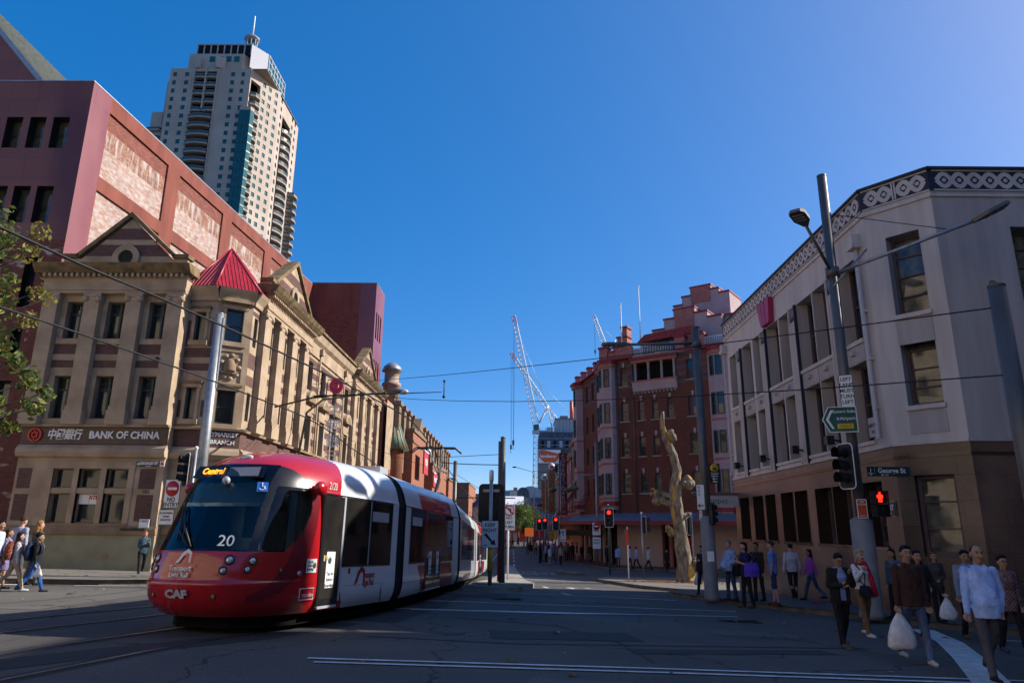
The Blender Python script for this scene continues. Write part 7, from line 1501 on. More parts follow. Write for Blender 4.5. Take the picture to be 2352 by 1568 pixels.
# ---- corner before the hotel
hx, hy = 6.35, 50.5
signal((hx, hy - .2, 2.4), (0, -1), 'red traffic signal on a post before the brick hotel', 0, 1.15, (zg(hx, hy) + .14, hx, hy, .07, M['green_p'] if 'green_p' in M else M.setdefault('green_p', mat('post_green', (.05, .085, .06), .5))), hood=.1)
e, F = sign((6.0, 40.0, 1.25), (-.5, -1), .16, .85, 'narrow red parking sign on a thin post before the old trunk', M['red']); b = MB(); b.tube([(6.05, 40.05, zg(6.05, 40.05)), (6.05, 40.05, 1.8)], .035, M['white'], 8); b.build('post', e)
for x, y, z, s, lb, px2 in ((2.25, 76, 2.0, 1.1, 'leftmost of three distant red signals under the street trees', 2.25), (2.75, 74, 2.05, 1.1, 'middle of three distant red signals under the street trees', 2.75), (3.55, 68, 2.05, 1.15, 'rightmost of three distant red signals near the crowd', 3.55)): signal((x, y - .15, z), (0, -1), lb, 0, s, (zg(x, y), px2, y), hood=.08)
for x, y, rot, lb in ((8.0, 45.5, (1, .1), 'black signal cluster on a pale post left of the old trunk'), (10.7, 45.0, (-.6, .8), 'black signal seen from behind right of the old trunk')):
    signal((x, y, 1.9), rot, lb, None, 1.0, (zg(x, y) + .14, x - .2 * rot[0], y), hood=.3)
tl = pole('street_lamp', 7.0, 64, 9.2, .11, .07, M['steel'], 'tall grey lamp pole with ornate curved arms before the hotel', 'street lamp', z0=zg(7, 64) + .13)
def bowl(x, y, z, m, parent): b = MB(); b.lathe([(.05, .25), (.12, .2), (.45, .02), (.5, -.06), (.38, -.25), (.12, -.36)], (x, y, z), m, 14); b.build('lamp_bowl', parent)
M['bowl'] = mat('amber_bowl', (.10, .085, .03), .3, .5)
b = MB(); b.tube([(7.0 - 2.0 * sin(a * pi / 16), 64 + .2, 5.6 + 1.0 * cos(a * pi / 16) - .2) for a in range(9)], .035, M['steel'], 6); b.tube([(7, 64.05, 5.9), (6.2, 64.1, 6.4), (5.3, 64.15, 6.1)], .025, M['steel'], 5); b.build('arm', tl); bowl(5.0, 64.2, 5.2, M['bowl'], tl)
for x, y, zt, xs_, lb in ((5.0, 84, 9.2, (4.1, 5.9), 'grey lamp pole carrying two amber bowls outside the terraces'), (3.9, 102, 8.4, (3.0,), 'farther grey lamp pole with one amber bowl')):
    o = pole('street_lamp', x, y, zt, .1, .06, M['steel'], lb, 'street lamp', z0=zg(x, y) + .13)
    for q in xs_: b = MB(); b.tube([(x, y, 6.0), ((x + q) / 2, y, 6.9), (q, y, 6.5)], .035, M['steel'], 6); b.build('arm', o); bowl(q, y, 6.0 if len(xs_) > 1 else 4.8, M['bowl'], o)
o = pole('street_lamp', 2.55, 112, 10.2, .12, .07, M['steel'], 'plain grey lamp pole with an arm over the far road', 'street lamp', z0=zg(2.5, 112)); b = MB(); b.tube([(2.55, 112, 9.2), (2.2, 112, 10.1), (-.4, 112, 10.8)], .05, M['steel'], 6); b.ball((-.6, 112, 10.8), (.4, .2, .12), M['pole_d']); b.build('arm', o)
for x, y, n_, lb, w_, h_, bg, s_ in ((6.9, 63.6, (0, -1), 'white sign with red no entry disc on the hotel lamp pole', .75, 1.1, M['white'], 'NO'), (6.9, 63.6, (0, -1), 'white ONE WAY plate below the red disc sign', .75, 1.0, M['white'], 'ONE')):
    z = 1.6 if s_ == 'NO' else .4; e, F = sign((x, y, z), n_, w_, h_, lb, bg, [(s_, .3, 0, -.15)] if s_ == 'NO' else [('ONE', .25, 0, .25), ('WAY', .25, 0, 0)], border=M['black'])
    if s_ == 'NO': b = MB(); b.lathe([(.3, 0), (.3, .01)], (0, .22, .004), M['red'], 20); b.box(-.2, .17, .014, .2, .27, .018, M['white']); b.xf(F); b.build('symbol', e)
sign((4.3, 69, .95), (0, -1), .55, 1.2, 'white sign with an upward black arrow by the crowd', M['white'], [('\u2191', .7, 0, .15), ('ONLY', .16, 0, -.42)], border=M['black'])
# bracket lamp over the left street
bl = empty('bracket_lamp', (-12.5, 40, 9), 0, 'street lamp on a bracket arm from the sandstone facade', 'street lamp'); b = MB(); b.tube([(-12.9, 41, 5.5), (-12.6, 41, 8.2), (-11.6, 40.6, 8.9), (-9.3, 40.2, 9.15), (-7.8, 40, 9.25)], [.07, .07, .06, .05, .05], M['pole_d'], 8); b.build('arm', bl); b = MB(); b.ball((-7.2, 40, 9.32), (.62, .26, .16), M['pole_d'], 14, 8); b.ball((-6.75, 40, 9.3), (.32, .2, .17), M['lens'], 12, 8); b.build('lantern', bl)
ca = empty('cantilever_arm', (-12.6, 36.5, 7.9), 0, 'black cantilever rod from the sandstone facade to the wires', 'cantilever'); b = MB(); b.tube([(-12.75, 36.0, 7.7), (-9.6, 33.0, 7.75), (-3.6, 32.0, 7.8)], [.05, .045, .02], M['wire'], 6); b.tube([(-9.9, 33.2, 7.74), (-9.3, 32.95, 7.76)], .08, M['wire'], 8); b.build('rod', ca)
# wires
def cable(pts, r, label, m=None, drops=()):
    b = MB(); b.tube(pts, r, m or M['wire'], 6); o = tag(b.build('overhead_cable'), label, 'cable'); return o
def cwire(off, label): cable([(trx(y, off), y, zg(trx(y, off), y) + 5.0 + .06 * abs(sin(y * .35))) for y in [4 + .6 * i for i in range(40)] + [30, 36, 44, 54, 70, 95, 130]], .019, label)
cwire(0, 'thick black contact wire passing over the tram to its pantograph'); cwire(-3.2, 'thin contact wire running beside the sandstone bank')
def span(a, c, sag, label, r=.013, n=10): cable([(a[0] + (c[0] - a[0]) * i / n, a[1] + (c[1] - a[1]) * i / n, a[2] + (c[2] - a[2]) * i / n - sag * 4 * (i / n) * (1 - i / n)) for i in range(n + 1)], r, label)
span((-13.2, 43, 10.3), (8.5, 12, 5.65), .25, 'upper span wire crossing from the left facade to the right edge pole'); span((-13.2, 42, 10.0), (8.5, 12, 4.42), .7, 'lower span wire crossing from the left facade to the right edge pole')
b = MB(); b.tube([(-3.3, 30.2, 7.95), (-3.3, 30.2, 7.25)], .025, M['wire'], 6); b.ball((-3.3, 30.2, 7.95), .06, M['wire']); b.ball((-3.3, 30.2, 7.25), .07, M['wire']); tag(b.build('dropper'), 'short dropper joining the two span wires above the tram', 'cable')
span((-.66, 30, 4.75), (-3.2, 29.5, 4.55), .0, 'upper short stay wire from the dark island pole'); span((-.66, 30, 4.3), (-3.2, 29.8, 4.35), .02, 'lower short stay wire with insulator from the dark island pole', .02)
span((-4.3, 48, 5.1), (-13, 50, 8), .1, 'stay wire from the far dark pole to the left facades'); span((-4.3, 48, 5.2), (-1.0, 62, 3.6), .05, 'thin stay wire dropping right of the far dark pole'); span((-4.3, 48, 3.6), (-.2, 48, 3.6), 0, 'horizontal black bracket tube beside the far dark pole', .04)
b = MB(); d_ = [(-3.3 + .2 * i, 47.9, 0) for i in range(0)]; 
# litter of autumn leaves on road and pavements
rng = random.Random(12); b = MB()
for i in range(150):
    if i < 70: x, y = rng.uniform(-20, -9), rng.uniform(14, 29)
    elif i < 110: x, y = rng.uniform(-3, 9), rng.uniform(9, 22)
    else: x, y = rng.uniform(4.5, 12), rng.uniform(15, 30)
    onp = (x < -9 and y > 23.6) or (y > 21.3 and x < -13) or (x > 8 and y > 20.5) or (x > 10 and y > 16)
    z = zg(x, y) + (.16 if onp else .016); s = rng.uniform(.04, .11); a = rng.uniform(0, 6.28); c_, s_ = cos(a) * s, sin(a) * s
    b.add([(x - c_, y - s_, z), (x - s_ * .5, y + c_ * .5, z + s * .3), (x + c_, y + s_, z + .004), (x + s_ * .6, y - c_ * .6, z + s * .22)], [(0, 1, 2, 3)], M['leaf_o'] if i % 3 else M['leaf_b'])
tag(b.build('leaf_litter'), kind='stuff')
CLO = bpy.data.textures.new('cloth_folds', 'CLOUDS'); CLO.noise_scale = .085; CLO.noise_depth = 2
# ================================================================ people
FAB = {}
def fab(c, kind='plain'):
    k = (c, kind)
    if k in FAB: return FAB[k]
    nm = 'skin' if kind == 'skin' else 'hair' if kind == 'hair' else 'fabric'
    m, t, p, o = nodes(nm); setp(p, .5 if kind == 'skin' else .62 if kind == 'hair' else .85, .35 if kind == 'skin' else .12 if kind == 'hair' else .2)
    if kind == 'skin': p.inputs['Subsurface Weight'].default_value = .08; p.inputs['Subsurface Radius'].default_value = (.02, .008, .004)
    var = .1 if kind == 'skin' else .3 if kind in ('hair', 'denim') else .16
    col, nz = noise_mix(t, mul(c, 1 - var), mul(c, 1 + var), 5 if kind == 'denim' else 9, stretch=(1, 1, .25) if kind in ('hair', 'denim') else None)
    if kind == 'denim': col, _ = noise_mix(t, col, mul(c, 2.3), 3, lo=.55, hi=.75, stretch=(1, 1, .5))
    if kind == 'plaid':
        tc = t.nodes.new('ShaderNodeTexCoord'); ck = t.nodes.new('ShaderNodeTexChecker'); ck.inputs['Scale'].default_value = 14; ck.inputs['Color1'].default_value = (.16, .012, .02, 1); ck.inputs['Color2'].default_value = (.02, .012, .02, 1); t.links.new(tc.outputs['Object'], ck.inputs['Vector'])
        ck2 = t.nodes.new('ShaderNodeTexChecker'); ck2.inputs['Scale'].default_value = 33; t.links.new(tc.outputs['Object'], ck2.inputs['Vector']); mx = t.nodes.new('ShaderNodeMix'); mx.data_type = 'RGBA'; mx.inputs[0].default_value = .18; t.links.new(ck.outputs[0], mx.inputs[6]); t.links.new(ck2.outputs[0], mx.inputs[7]); col = mx.outputs[2]
    if kind == 'sequin':
        col, _ = noise_mix(t, (.05, .015, .012), (.45, .13, .07), 60, detail=1, lo=.5, hi=.6)
    t.links.new(col, p.inputs['Base Color'])
    w = t.nodes.new('ShaderNodeTexNoise'); w.inputs['Scale'].default_value = 26 if kind == 'hair' else 11; w.inputs['Detail'].default_value = 3; tc2 = t.nodes.new('ShaderNodeTexCoord'); mp = t.nodes.new('ShaderNodeMapping'); mp.inputs['Scale'].default_value = (1, 1, .12) if kind == 'hair' else (1, 1, .55); t.links.new(tc2.outputs['Object'], mp.inputs[0]); t.links.new(mp.outputs[0], w.inputs['Vector'])
    if kind != 'skin': bump(t, p, w.outputs[0], .7, .03)
    FAB[k] = m; return m
EYE = mat('eye_dark', (.012, .01, .009), .3, .5); LIP = mat('lip', (.22, .07, .06), .5, .3)
class Prim:
    """tapered capsules and lofts collected for one garment or the body"""
    def __init__(s): s.b = MB(); s.c = []; s.d = M['dark']
    def cap(s, p, q, r0, r1=None, zone=0):
        r1 = r0 if r1 is None else r1; p, q = Vector(p), Vector(q)
        if (q - p).length < 1e-4: q = p + Vector((0, 0, .001))
        s.b.ball(p, r0, s.d, 10, 7); s.b.ball(q, r1, s.d, 10, 7); s.b.tube([p, q], [r0, r1], s.d, 10); s.c.append((p, q, r0, r1, zone))
    def ell(s, c, r, zone=0): s.b.ball(c, r, s.d, 14, 10); s.c.append((Vector(c), Vector(c), sum(r) / 3, sum(r) / 3, zone))
    def loft(s, rings, zone=0, n=18):
        """rings: (z, cx, cy, halfwidth, halfdepth)"""
        vs = []
        for z, cx, cy, a, d in rings:
            for k in range(n):
                q = 2 * pi * k / n; c_, s_ = cos(q), sin(q); vs.append((cx + a * math.copysign(abs(c_) ** .8, c_), cy + d * math.copysign(abs(s_) ** .8, s_), z))
        fs = [(i * n + k, i * n + (k + 1) % n, (i + 1) * n + (k + 1) % n, (i + 1) * n + k) for i in range(len(rings) - 1) for k in range(n)] + [tuple(range(n))[::-1], tuple(range((len(rings) - 1) * n, len(rings) * n))]
        s.b.add(vs, fs, s.d)
        for (z, cx, cy, a, d), (z2, cx2, cy2, a2, d2) in zip(rings, rings[1:]): s.c.append((Vector((cx - a * .4, cy, z)), Vector((cx2 - a2 * .4, cy2, z2)), d, d2, zone)); s.c.append((Vector((cx + a * .4, cy, z)), Vector((cx2 + a2 * .4, cy2, z2)), d, d2, zone))
    def remesh(s, name, mats, vox, smooth=3, marks=()):
        me = s.b.mesh('tmp'); o = bpy.data.objects.new('tmp', me); COL.objects.link(o)
        r = o.modifiers.new('r', 'REMESH'); r.mode = 'VOXEL'; r.voxel_size = vox; sm = o.modifiers.new('s', 'SMOOTH'); sm.factor = .5; sm.iterations = smooth
        if name in ('top', 'trousers', 'skirt', 'jacket'): dp = o.modifiers.new('d', 'DISPLACE'); dp.texture = CLO; dp.texture_coords = 'LOCAL'; dp.strength = .026 if name != 'trousers' else .024; dp.mid_level = .5
        dg = bpy.context.evaluated_depsgraph_get(); out = bpy.data.meshes.new_from_object(o.evaluated_get(dg)); bpy.data.objects.remove(o); bpy.data.meshes.remove(me)
        out.name = name; out.materials.clear()
        for m_ in mats: out.materials.append(m_)
        out.polygons.foreach_set('use_smooth', [True] * len(out.polygons))
        if len(mats) > 1:
            zs = set(c[4] for c in s.c); idx = []
            for p in out.polygons:
                c = p.center; best = 0
                if len(zs) > 1:
                    bd = 1e9
                    for a, q, r0, r1, z in s.c:
                        d = q - a; L = d.length_squared; t = 0 if L < 1e-9 else max(0, min(1, (c - a).dot(d) / L)); dist = (c - a - d * t).length - (r0 + (r1 - r0) * t)
                        if dist < bd: bd = dist; best = z
                for mc, mr, mz in marks:
                    e = ((c.x - mc[0]) / mr[0]) ** 2 + ((c.y - mc[1]) / mr[1]) ** 2 + ((c.z - mc[2]) / mr[2]) ** 2
                    if e < 1: best = mz
                idx.append(best)
            out.polygons.foreach_set('material_index', idx)
        return out
HANG = ((.10, .02, -1), (.04, .16, -1)); HOLD = ((.12, .05, -1), (-.45, .85, .35)); FACEH = ((.25, .35, -.8), (-.5, .55, 1.0)); HEADH = ((.75, .35, .5), (-.75, -.1, .55)); BACKSW = ((.12, -.35, -1), (.05, -.1, -1)); FWDSW = ((.10, .3, -1), (.0, .6, -1)); POCKET = ((.32, -.12, -1), (-.28, .3, -1)); BAGH = ((.14, .08, -1), (.05, .1, -1)); EAR = ((.3, .25, -.9), (-.05, .35, 1.0)); CLASP = ((.15, .1, -1), (-.6, .55, -.25))
PCOUNT = [0]
def person(label, x, y, rot, H, top, bottom, hair, skin=(.36, .2, .13), legs=((12, 5), (-14, 18)), arms=(HANG, HANG), shoes=(.02, .02, .022), det=1, pav=0.0, look=0.0, nod=0.0, belly=0.0, sleeve=1.0, leglen=1.0, hem=.86, fem=False, skirt=0.0, lean=0.0, coat=None, scarf=None, glasses=False, group=None, dy=0.0, seat=None):
    """rot 0 faces the camera side (-y); arms/legs as (person's right, person's left); det 2 near, 1 middle, 0 far"""
    s = H / 1.75; z0 = zg(x, y) + pav + dy; V = Vector; f = V((0, -1, 0))
    vox = {2: .008, 1: .013, 0: .024}[det] * (1 if det else s)
    def lk(o, side): return V((o[0] * side, -o[1], o[2])).normalized()
    hipw = .095 if not fem else .10; shw = .175 if not fem else .152; tw = 1.0 if not fem else .9
    th, kn, an = {}, {}, {}; hz = .92
    for i, side in ((0, -1), (1, 1)):
        a, k = legs[i]; a, k = radians(a), radians(k); hp = V((hipw * side, 0, hz)); kd = V((.02 * side, -sin(a), -cos(a))); kp = hp + kd * .43; ad = V((0, -sin(a - k), -cos(a - k))); ap = kp + ad * .41; th[i], kn[i], an[i] = hp, kp, ap
    low = min(an[0].z, an[1].z) - .075; off = V((0, 0, -low))
    ln = V((0, -sin(radians(lean)), cos(radians(lean)))); base = V((0, 0, hz)); up = lambda z, yy=0.0, xx=0.0: base + ln * (z - hz) + V((xx, yy, 0))
    sh, el, wr, hd = {}, {}, {}, {}
    for i, side in ((0, -1), (1, 1)):
        sp = up(1.405, .01, shw * side); u, fo = lk(arms[i][0], side), lk(arms[i][1], side); ep = sp + u * .285; wp = ep + fo * .255; sh[i], el[i], wr[i] = sp, ep, wp; hd[i] = fo
    hc = up(1.625, -.02) + V((0, -.03 * nod, -.015 * nod))
    # ---- body (skin)
    B = Prim()
    B.loft([(up(.84).z, 0, 0, .13 * tw, .08), (up(.95).z, 0, up(.95).y, .145 * tw, .095), (up(1.1).z, 0, up(1.1).y, .12 * tw, .085), (up(1.3).z, 0, up(1.3).y, .145 * tw, .10), (up(1.44).z, 0, up(1.44).y, .12 * tw, .075)])
    B.cap(up(1.40), hc - V((0, -.015, .06)), .058 if not fem else .05, .052 if not fem else .045)
    B.cap(sh[0], sh[1], .055, .055)
    HR = Matrix.Rotation(radians(look), 3, 'Z') @ Matrix.Rotation(radians(nod * 22), 3, 'X'); hp_ = lambda a: hc + HR @ V(a)
    def hell(c, r): B.ell(hp_(c), r)
    hell((0, .005, .015), (.076, .092, .098)); hell((0, -.022, -.05), (.058, .062, .066)); hell((0, -.055, -.095), (.028, .024, .02)); hell((0, -.03, -.07), (.048, .048, .045))
    B.cap(hp_((0, -.088, .008)), hp_((0, -.108, -.03)), .010, .015); hell((.078, .01, -.01), (.012, .022, .032)); hell((-.078, .01, -.01), (.012, .022, .032)); hell((0, -.075, .032), (.05, .02, .012))
    hell((.036, -.07, -.028), (.022, .018, .02)); hell((-.036, -.07, -.028), (.022, .018, .02))
    for i, side in ((0, -1), (1, 1)):
        B.cap(sh[i], el[i], .047, .037); B.cap(el[i], wr[i], .036, .025)
        d = hd[i]; cross = d.cross(V((0, 1, 0)) if abs(d.y) < .8 else V((1, 0, 0))).normalized(); curl = cross.cross(d).normalized()
        if curl.dot(V((-side, -.4, 0))) < 0: curl = -curl
        pal = wr[i] + d * .075; B.cap(wr[i] + d * .015 + cross * .018, pal + cross * .024, .020, .018); B.cap(wr[i] + d * .015 - cross * .018, pal - cross * .024, .020, .018)
        if det == 2:
            for q, L_ in ((-.034, .062), (-.012, .075), (.011, .07), (.033, .055)):
                p0 = pal + cross * q; p1 = p0 + (d * .8 + curl * .35) * L_ * .6; p2 = p1 + (d * .45 + curl * .8) * L_ * .55; B.cap(p0, p1, .0105, .010); B.cap(p1, p2, .010, .0088)
            sg = 1 if cross.dot(V((0, -1, 0)) + V((0, 0, .5))) > 0 else -1; t0 = wr[i] + d * .03 + cross * .03 * sg; t1 = t0 + d * .035 + cross * .025 * sg; B.cap(t0, t1, .0135, .0115); B.cap(t1, t1 + d * .03 + curl * .01, .0115, .0095)
        else: B.cap(pal, pal + (d + curl * .5).normalized() * .06, .026, .016)
        B.cap(th[i], kn[i], .068, .048); B.cap(kn[i], kn[i] + (an[i] - kn[i]) * .35 + V((0, .018, 0)), .045, .05); B.cap(kn[i] + (an[i] - kn[i]) * .35 + V((0, .018, 0)), an[i], .05, .032)
        fd = V((0, -1, 0)); toe = an[i] + fd * .15 + V((0, 0, -.05)); B.cap(an[i] + V((0, .03, -.045)), toe, .03, .022); B.cap(an[i], an[i] + fd * .06 + V((0, 0, -.04)), .032, .03)
    root = empty('person', (x, y, z0), radians(rot), label, 'person', group); root.scale = (1, 1, 1)
    X4 = Matrix.Diagonal((s, s, s, 1)) @ Matrix.Translation(off)
    sk = fab(skin, 'skin')
    def put(me, name):
        me.transform(X4); o = bpy.data.objects.new(name, me); COL.objects.link(o); o.parent = root; return o
    marks = []
    for sg in (1, -1): marks.append((hp_((.031 * sg, -.086, .008)), (.018, .03, .0075 if det < 2 else .007), 1)); marks.append((hp_((.033 * sg, -.085, .032)), (.024, .03, .006), 1))
    marks.append((hp_((0, -.09, -.062)), (.026, .03, .008), 2))
    hm_ = fab(hair[1], 'hair')
    # ---- hair
    Hh = Prim(); st = hair[0]
    if st == 'bald': Hh.ell(hp_((0, .02, .028)), (.078, .086, .085))
    else: Hh.ell(hp_((0, .026, .046)), (.085, .090, .090)); Hh.ell(hp_((0, -.03, .098)), (.062, .05, .032)); Hh.ell(hp_((.03, -.045, .09)), (.035, .03, .02))
    if st in ('long', 'tail', 'bob'):
        Hh.cap(hp_((.062, .03, .0)), hp_((.07, .03, -.10)), .034, .028); Hh.cap(hp_((-.062, .03, .0)), hp_((-.07, .03, -.10)), .034, .028); Hh.cap(hp_((0, .06, .0)), hp_((0, .07, -.10)), .06, .05)
    if st == 'long': Hh.cap(hp_((.04, .07, -.08)), hp_((.05, .10, -.30)), .05, .03); Hh.cap(hp_((-.04, .07, -.08)), hp_((-.05, .10, -.30)), .05, .03); Hh.cap(hp_((.07, .0, -.08)), hp_((.085, -.03, -.24)), .026, .016); Hh.cap(hp_((-.07, .0, -.08)), hp_((-.085, -.03, -.24)), .026, .016)
    if st == 'tail': Hh.cap(hp_((.03, .08, -.05)), hp_((.06, .06, -.30)), .034, .018)
    if st == 'bun': Hh.ell(hp_((0, .09, .07)), (.045, .045, .045))
    # ---- clothes
    T = Prim(); inf = .018 if det else .012
    hz_ = hem
    T.loft([(up(hz_).z, 0, up(hz_).y - belly * .3, .155 * tw + inf, .105 + inf + belly * .5), (up(.98).z, 0, up(.98).y - belly * .6, .150 * tw + inf, .105 + inf + belly), (up(1.12).z, 0, up(1.12).y - belly * .5, .138 * tw + inf, .10 + inf + belly * .8), (up(1.3).z, 0, up(1.3).y - (.02 if fem else 0), .158 * tw + inf, .112 + inf + (.015 if fem else 0)), (up(1.42).z, 0, up(1.42).y, .15 * tw + inf, .09 + inf), (up(1.475).z, 0, up(1.475).y, .075, .062)])
    for i in (0, 1):
        T.cap(sh[i] - V((0, 0, .005)), el[i] if sleeve >= .5 else sh[i].lerp(el[i], sleeve * 2), .056 + inf * .5, .047 + inf * .3)
        if sleeve >= .5: T.cap(el[i], el[i].lerp(wr[i], min(1, (sleeve - .5) * 2)), .047 + inf * .3, .037 + inf * .2)
    Bt = Prim()
    if skirt: Bt.loft([(skirt, 0, 0, .19, .15), (.75, 0, 0, .175, .14), (.98, 0, 0, .14, .105)])
    else:
        Bt.loft([(.80, 0, 0, .15 * tw + .012, .10), (.90, 0, .005, .158 * tw + .01, .115), (1.0, 0, 0, .14 * tw + .008, .102)])
        for i in (0, 1):
            if leglen > .5:
                Bt.cap(th[i] - V((0, 0, .02)), kn[i], .086, .063); kb = kn[i] + (an[i] - kn[i]) * min(1, (leglen - .5) * 2) + V((0, 0, .01)); Bt.cap(kn[i], kb, .063, .052)
            else: Bt.cap(th[i] - V((0, 0, .02)), th[i].lerp(kn[i], leglen * 2), .09, .078)
    Sh = Prim()
    for i in (0, 1):
        q = an[i]; Sh.cap(q + V((0, .035, -.038)), q + V((0, -.16, -.045)), .040, .034); Sh.cap(q + V((0, .01, -.01)), q + V((0, -.07, -.035)), .040, .036)
    ft = lambda c: fab(c[0], c[1]) if isinstance(c[0], tuple) else fab(c)
    if det == 0:
        A = Prim(); A.b = B.b; A.c = [(a, q, r0 * .95, r1 * .95, 0) for a, q, r0, r1, z in B.c]
        for z_, P_ in ((1, Hh), (2, T), (3, Bt), (4, Sh)):
            k = len(A.b.v); A.b.v += P_.b.v; A.b.f += [[i + k for i in q] for q in P_.b.f]; A.b.mi += P_.b.mi; A.b.sm += P_.b.sm; A.c += [(a, q, r0 + .01, r1 + .01, z_) for a, q, r0, r1, z in P_.c]
        me = A.remesh('body', [sk, hm_, ft(top), ft(bottom), fab(shoes)], .024, 2); put(me, 'body')
    else:
        me = B.remesh('body', [sk, EYE, LIP], vox, 3 if det == 2 else 2, marks); put(me, 'body')
        put(Hh.remesh('hair', [hm_], max(vox, .009), 3), 'hair'); put(T.remesh('top', [ft(top)], max(vox, .011), 3), 'top'); put(Bt.remesh('skirt' if skirt else 'trousers', [ft(bottom)], max(vox, .011), 3), 'skirt' if skirt else 'trousers'); put(Sh.remesh('shoes', [fab(shoes)], max(vox, .01), 2), 'shoes')
        if det == 2 or coat:
            c_ = MB()
            if coat:                                         # open jacket over the shirt
                J = Prim(); 
                for sg in (1, -1): J.loft([(up(.80).z, .10 * sg, 0, .085, .135), (up(1.1).z, .092 * sg, up(1.1).y, .07, .128), (up(1.3).z, .10 * sg, up(1.3).y, .085, .14), (up(1.46).z, .085 * sg, up(1.46).y, .065, .10)])
                J.loft([(up(.80).z, 0, .07, .15, .07), (up(1.1).z, 0, .06 + up(1.1).y, .13, .07), (up(1.45).z, 0, .05 + up(1.45).y, .14, .07)])
                for i in (0, 1): J.cap(sh[i], el[i], .074, .062); J.cap(el[i], wr[i], .060, .050)
                put(J.remesh('jacket', [ft(coat)], .012, 3), 'jacket')
            else:                                            # collar and placket
                for sg in (1, -1): c_.add([up(1.475, -.075, .012 * sg), up(1.50, -.03, .065 * sg), up(1.455, -.085, .085 * sg), up(1.40, -.125, .035 * sg)], [(0, 1, 2, 3)], ft(top))
                me = c_.mesh('collar', fix=False); put(me, 'collar')
        if scarf:
            S = Prim(); ring = [up(1.47 + .02 * sin(q), -.015 - .085 * cos(q), .095 * sin(q)) for q in [2 * pi * k / 10 for k in range(11)]]
            for a, q in zip(ring, ring[1:]): S.cap(a, q, .035)
            S.cap(up(1.45, -.1, .06), up(1.2, -.165, .10), .04, .045); S.cap(up(1.2, -.165, .10), up(.86, -.16, .17), .045, .06); put(S.remesh('scarf', [fab(scarf)], .012, 2), 'scarf')
        if glasses:
            g = MB(); 
            for sg in (1, -1): g.tube([hp_((.033 * sg + .022 * cos(a * pi / 5), -.112, .008 + .016 * sin(a * pi / 5))) for a in range(11)], .003, EYE, 4); g.tube([hp_((.055 * sg, -.11, .012)), hp_((.08 * sg, .0, .012))], .003, EYE, 4)
            g.tube([hp_((-.011, -.114, .01)), hp_((.011, -.114, .01))], .003, EYE, 4); put(g.mesh('glasses', fix=False), 'glasses')
    Wm = Matrix.Translation((x, y, z0)) @ Matrix.Rotation(radians(rot), 4, 'Z') @ X4
    PCOUNT[0] += 1
    return {'M': Wm, 'hand': [Wm @ (wr[i] + hd[i] * .09) for i in (0, 1)], 'sh': [Wm @ sh[i] for i in (0, 1)], 'hip': Wm @ V((0, 0, .95)), 'root': root, 'head': Wm @ hc, 'ear': [Wm @ hp_((-.085, -.02, -.02)), Wm @ hp_((.085, -.02, -.02))], 'back': Wm @ up(1.25, .17), 'rot': rot, 's': s}
M['bag_w'] = mat('white_plastic_bag', (.60, .60, .62), .35, .4, var=.12, scale=14, bmp=.6)
def carrier(p, label, w=.19, h=.42, seed=1, m=None, name='carrier_bag', cat='plastic bag'):
    rng = random.Random(seed); b = MB(); n = 16; prof = [(0, .014, .008), (-.06, .028, .012), (-.13, .075, .03), (-.3 * h - .1, .72 * w, .3 * w), (-.65 * h - .07, .95 * w, .42 * w), (-h - .03, w, .42 * w), (-h - .08, .8 * w, .3 * w)]; vs = []
    for z, a, d in prof:
        for k in range(n): q = 2 * pi * k / n; j = 1 + rng.uniform(-.09, .09) * (z < -.1); vs.append((p[0] + a * cos(q) * j, p[1] + d * sin(q) * j, p[2] + .03 + z + (rng.uniform(-.015, .015) if z < -.1 else 0)))
    b.add(vs, [(i * n + k, i * n + (k + 1) % n, (i + 1) * n + (k + 1) % n, (i + 1) * n + k) for i in range(len(prof) - 1) for k in range(n)] + [tuple(range((len(prof) - 1) * n, len(prof) * n))], m or M['bag_w'], True)
    return tag(b.build(name), label, cat)
def phone(p, rot, label, tilt=.9):
    b = MB(); b.box(-.036, -.006, -.072, .036, .006, .072, M['black']); b.box(-.032, .006, -.066, .032, .0075, .066, M['glass']); b.xf(Matrix.Translation(p) @ Matrix.Rotation(radians(rot), 4, 'Z') @ Matrix.Rotation(tilt, 4, 'X')); return tag(b.build('mobile_phone'), label, 'phone')
def backpack(P, c, label, w=.15, kind='plain'):
    b = Prim(); b.loft([(-.24, 0, 0, w, .07), (-.1, 0, .02, w * 1.08, .10), (.1, 0, .01, w, .09), (.22, 0, -.01, w * .7, .055)]); me = b.remesh('backpack', [fab(c, kind)], .014, 3); o = bpy.data.objects.new('backpack', me); COL.objects.link(o); o.location = P['M'] @ (P['M'].inverted() @ P['back'] + Vector((0, .03, -.02))); o.rotation_euler = (0, 0, radians(P['rot'])); tag(o, label, 'backpack')
    st = MB(); iv = Matrix.Translation(o.location) @ Matrix.Rotation(radians(P['rot']), 4, 'Z')
    for sg in (-1, 1): st.tube([(sg * .09, -.06, .2), (sg * .11, -.19, .22), (sg * .12, -.28, .1), (sg * .12, -.28, -.05), (sg * .12, -.12, -.2)], .016, fab(c), 6)
    st.xf(iv); st.build('strap', o); return o
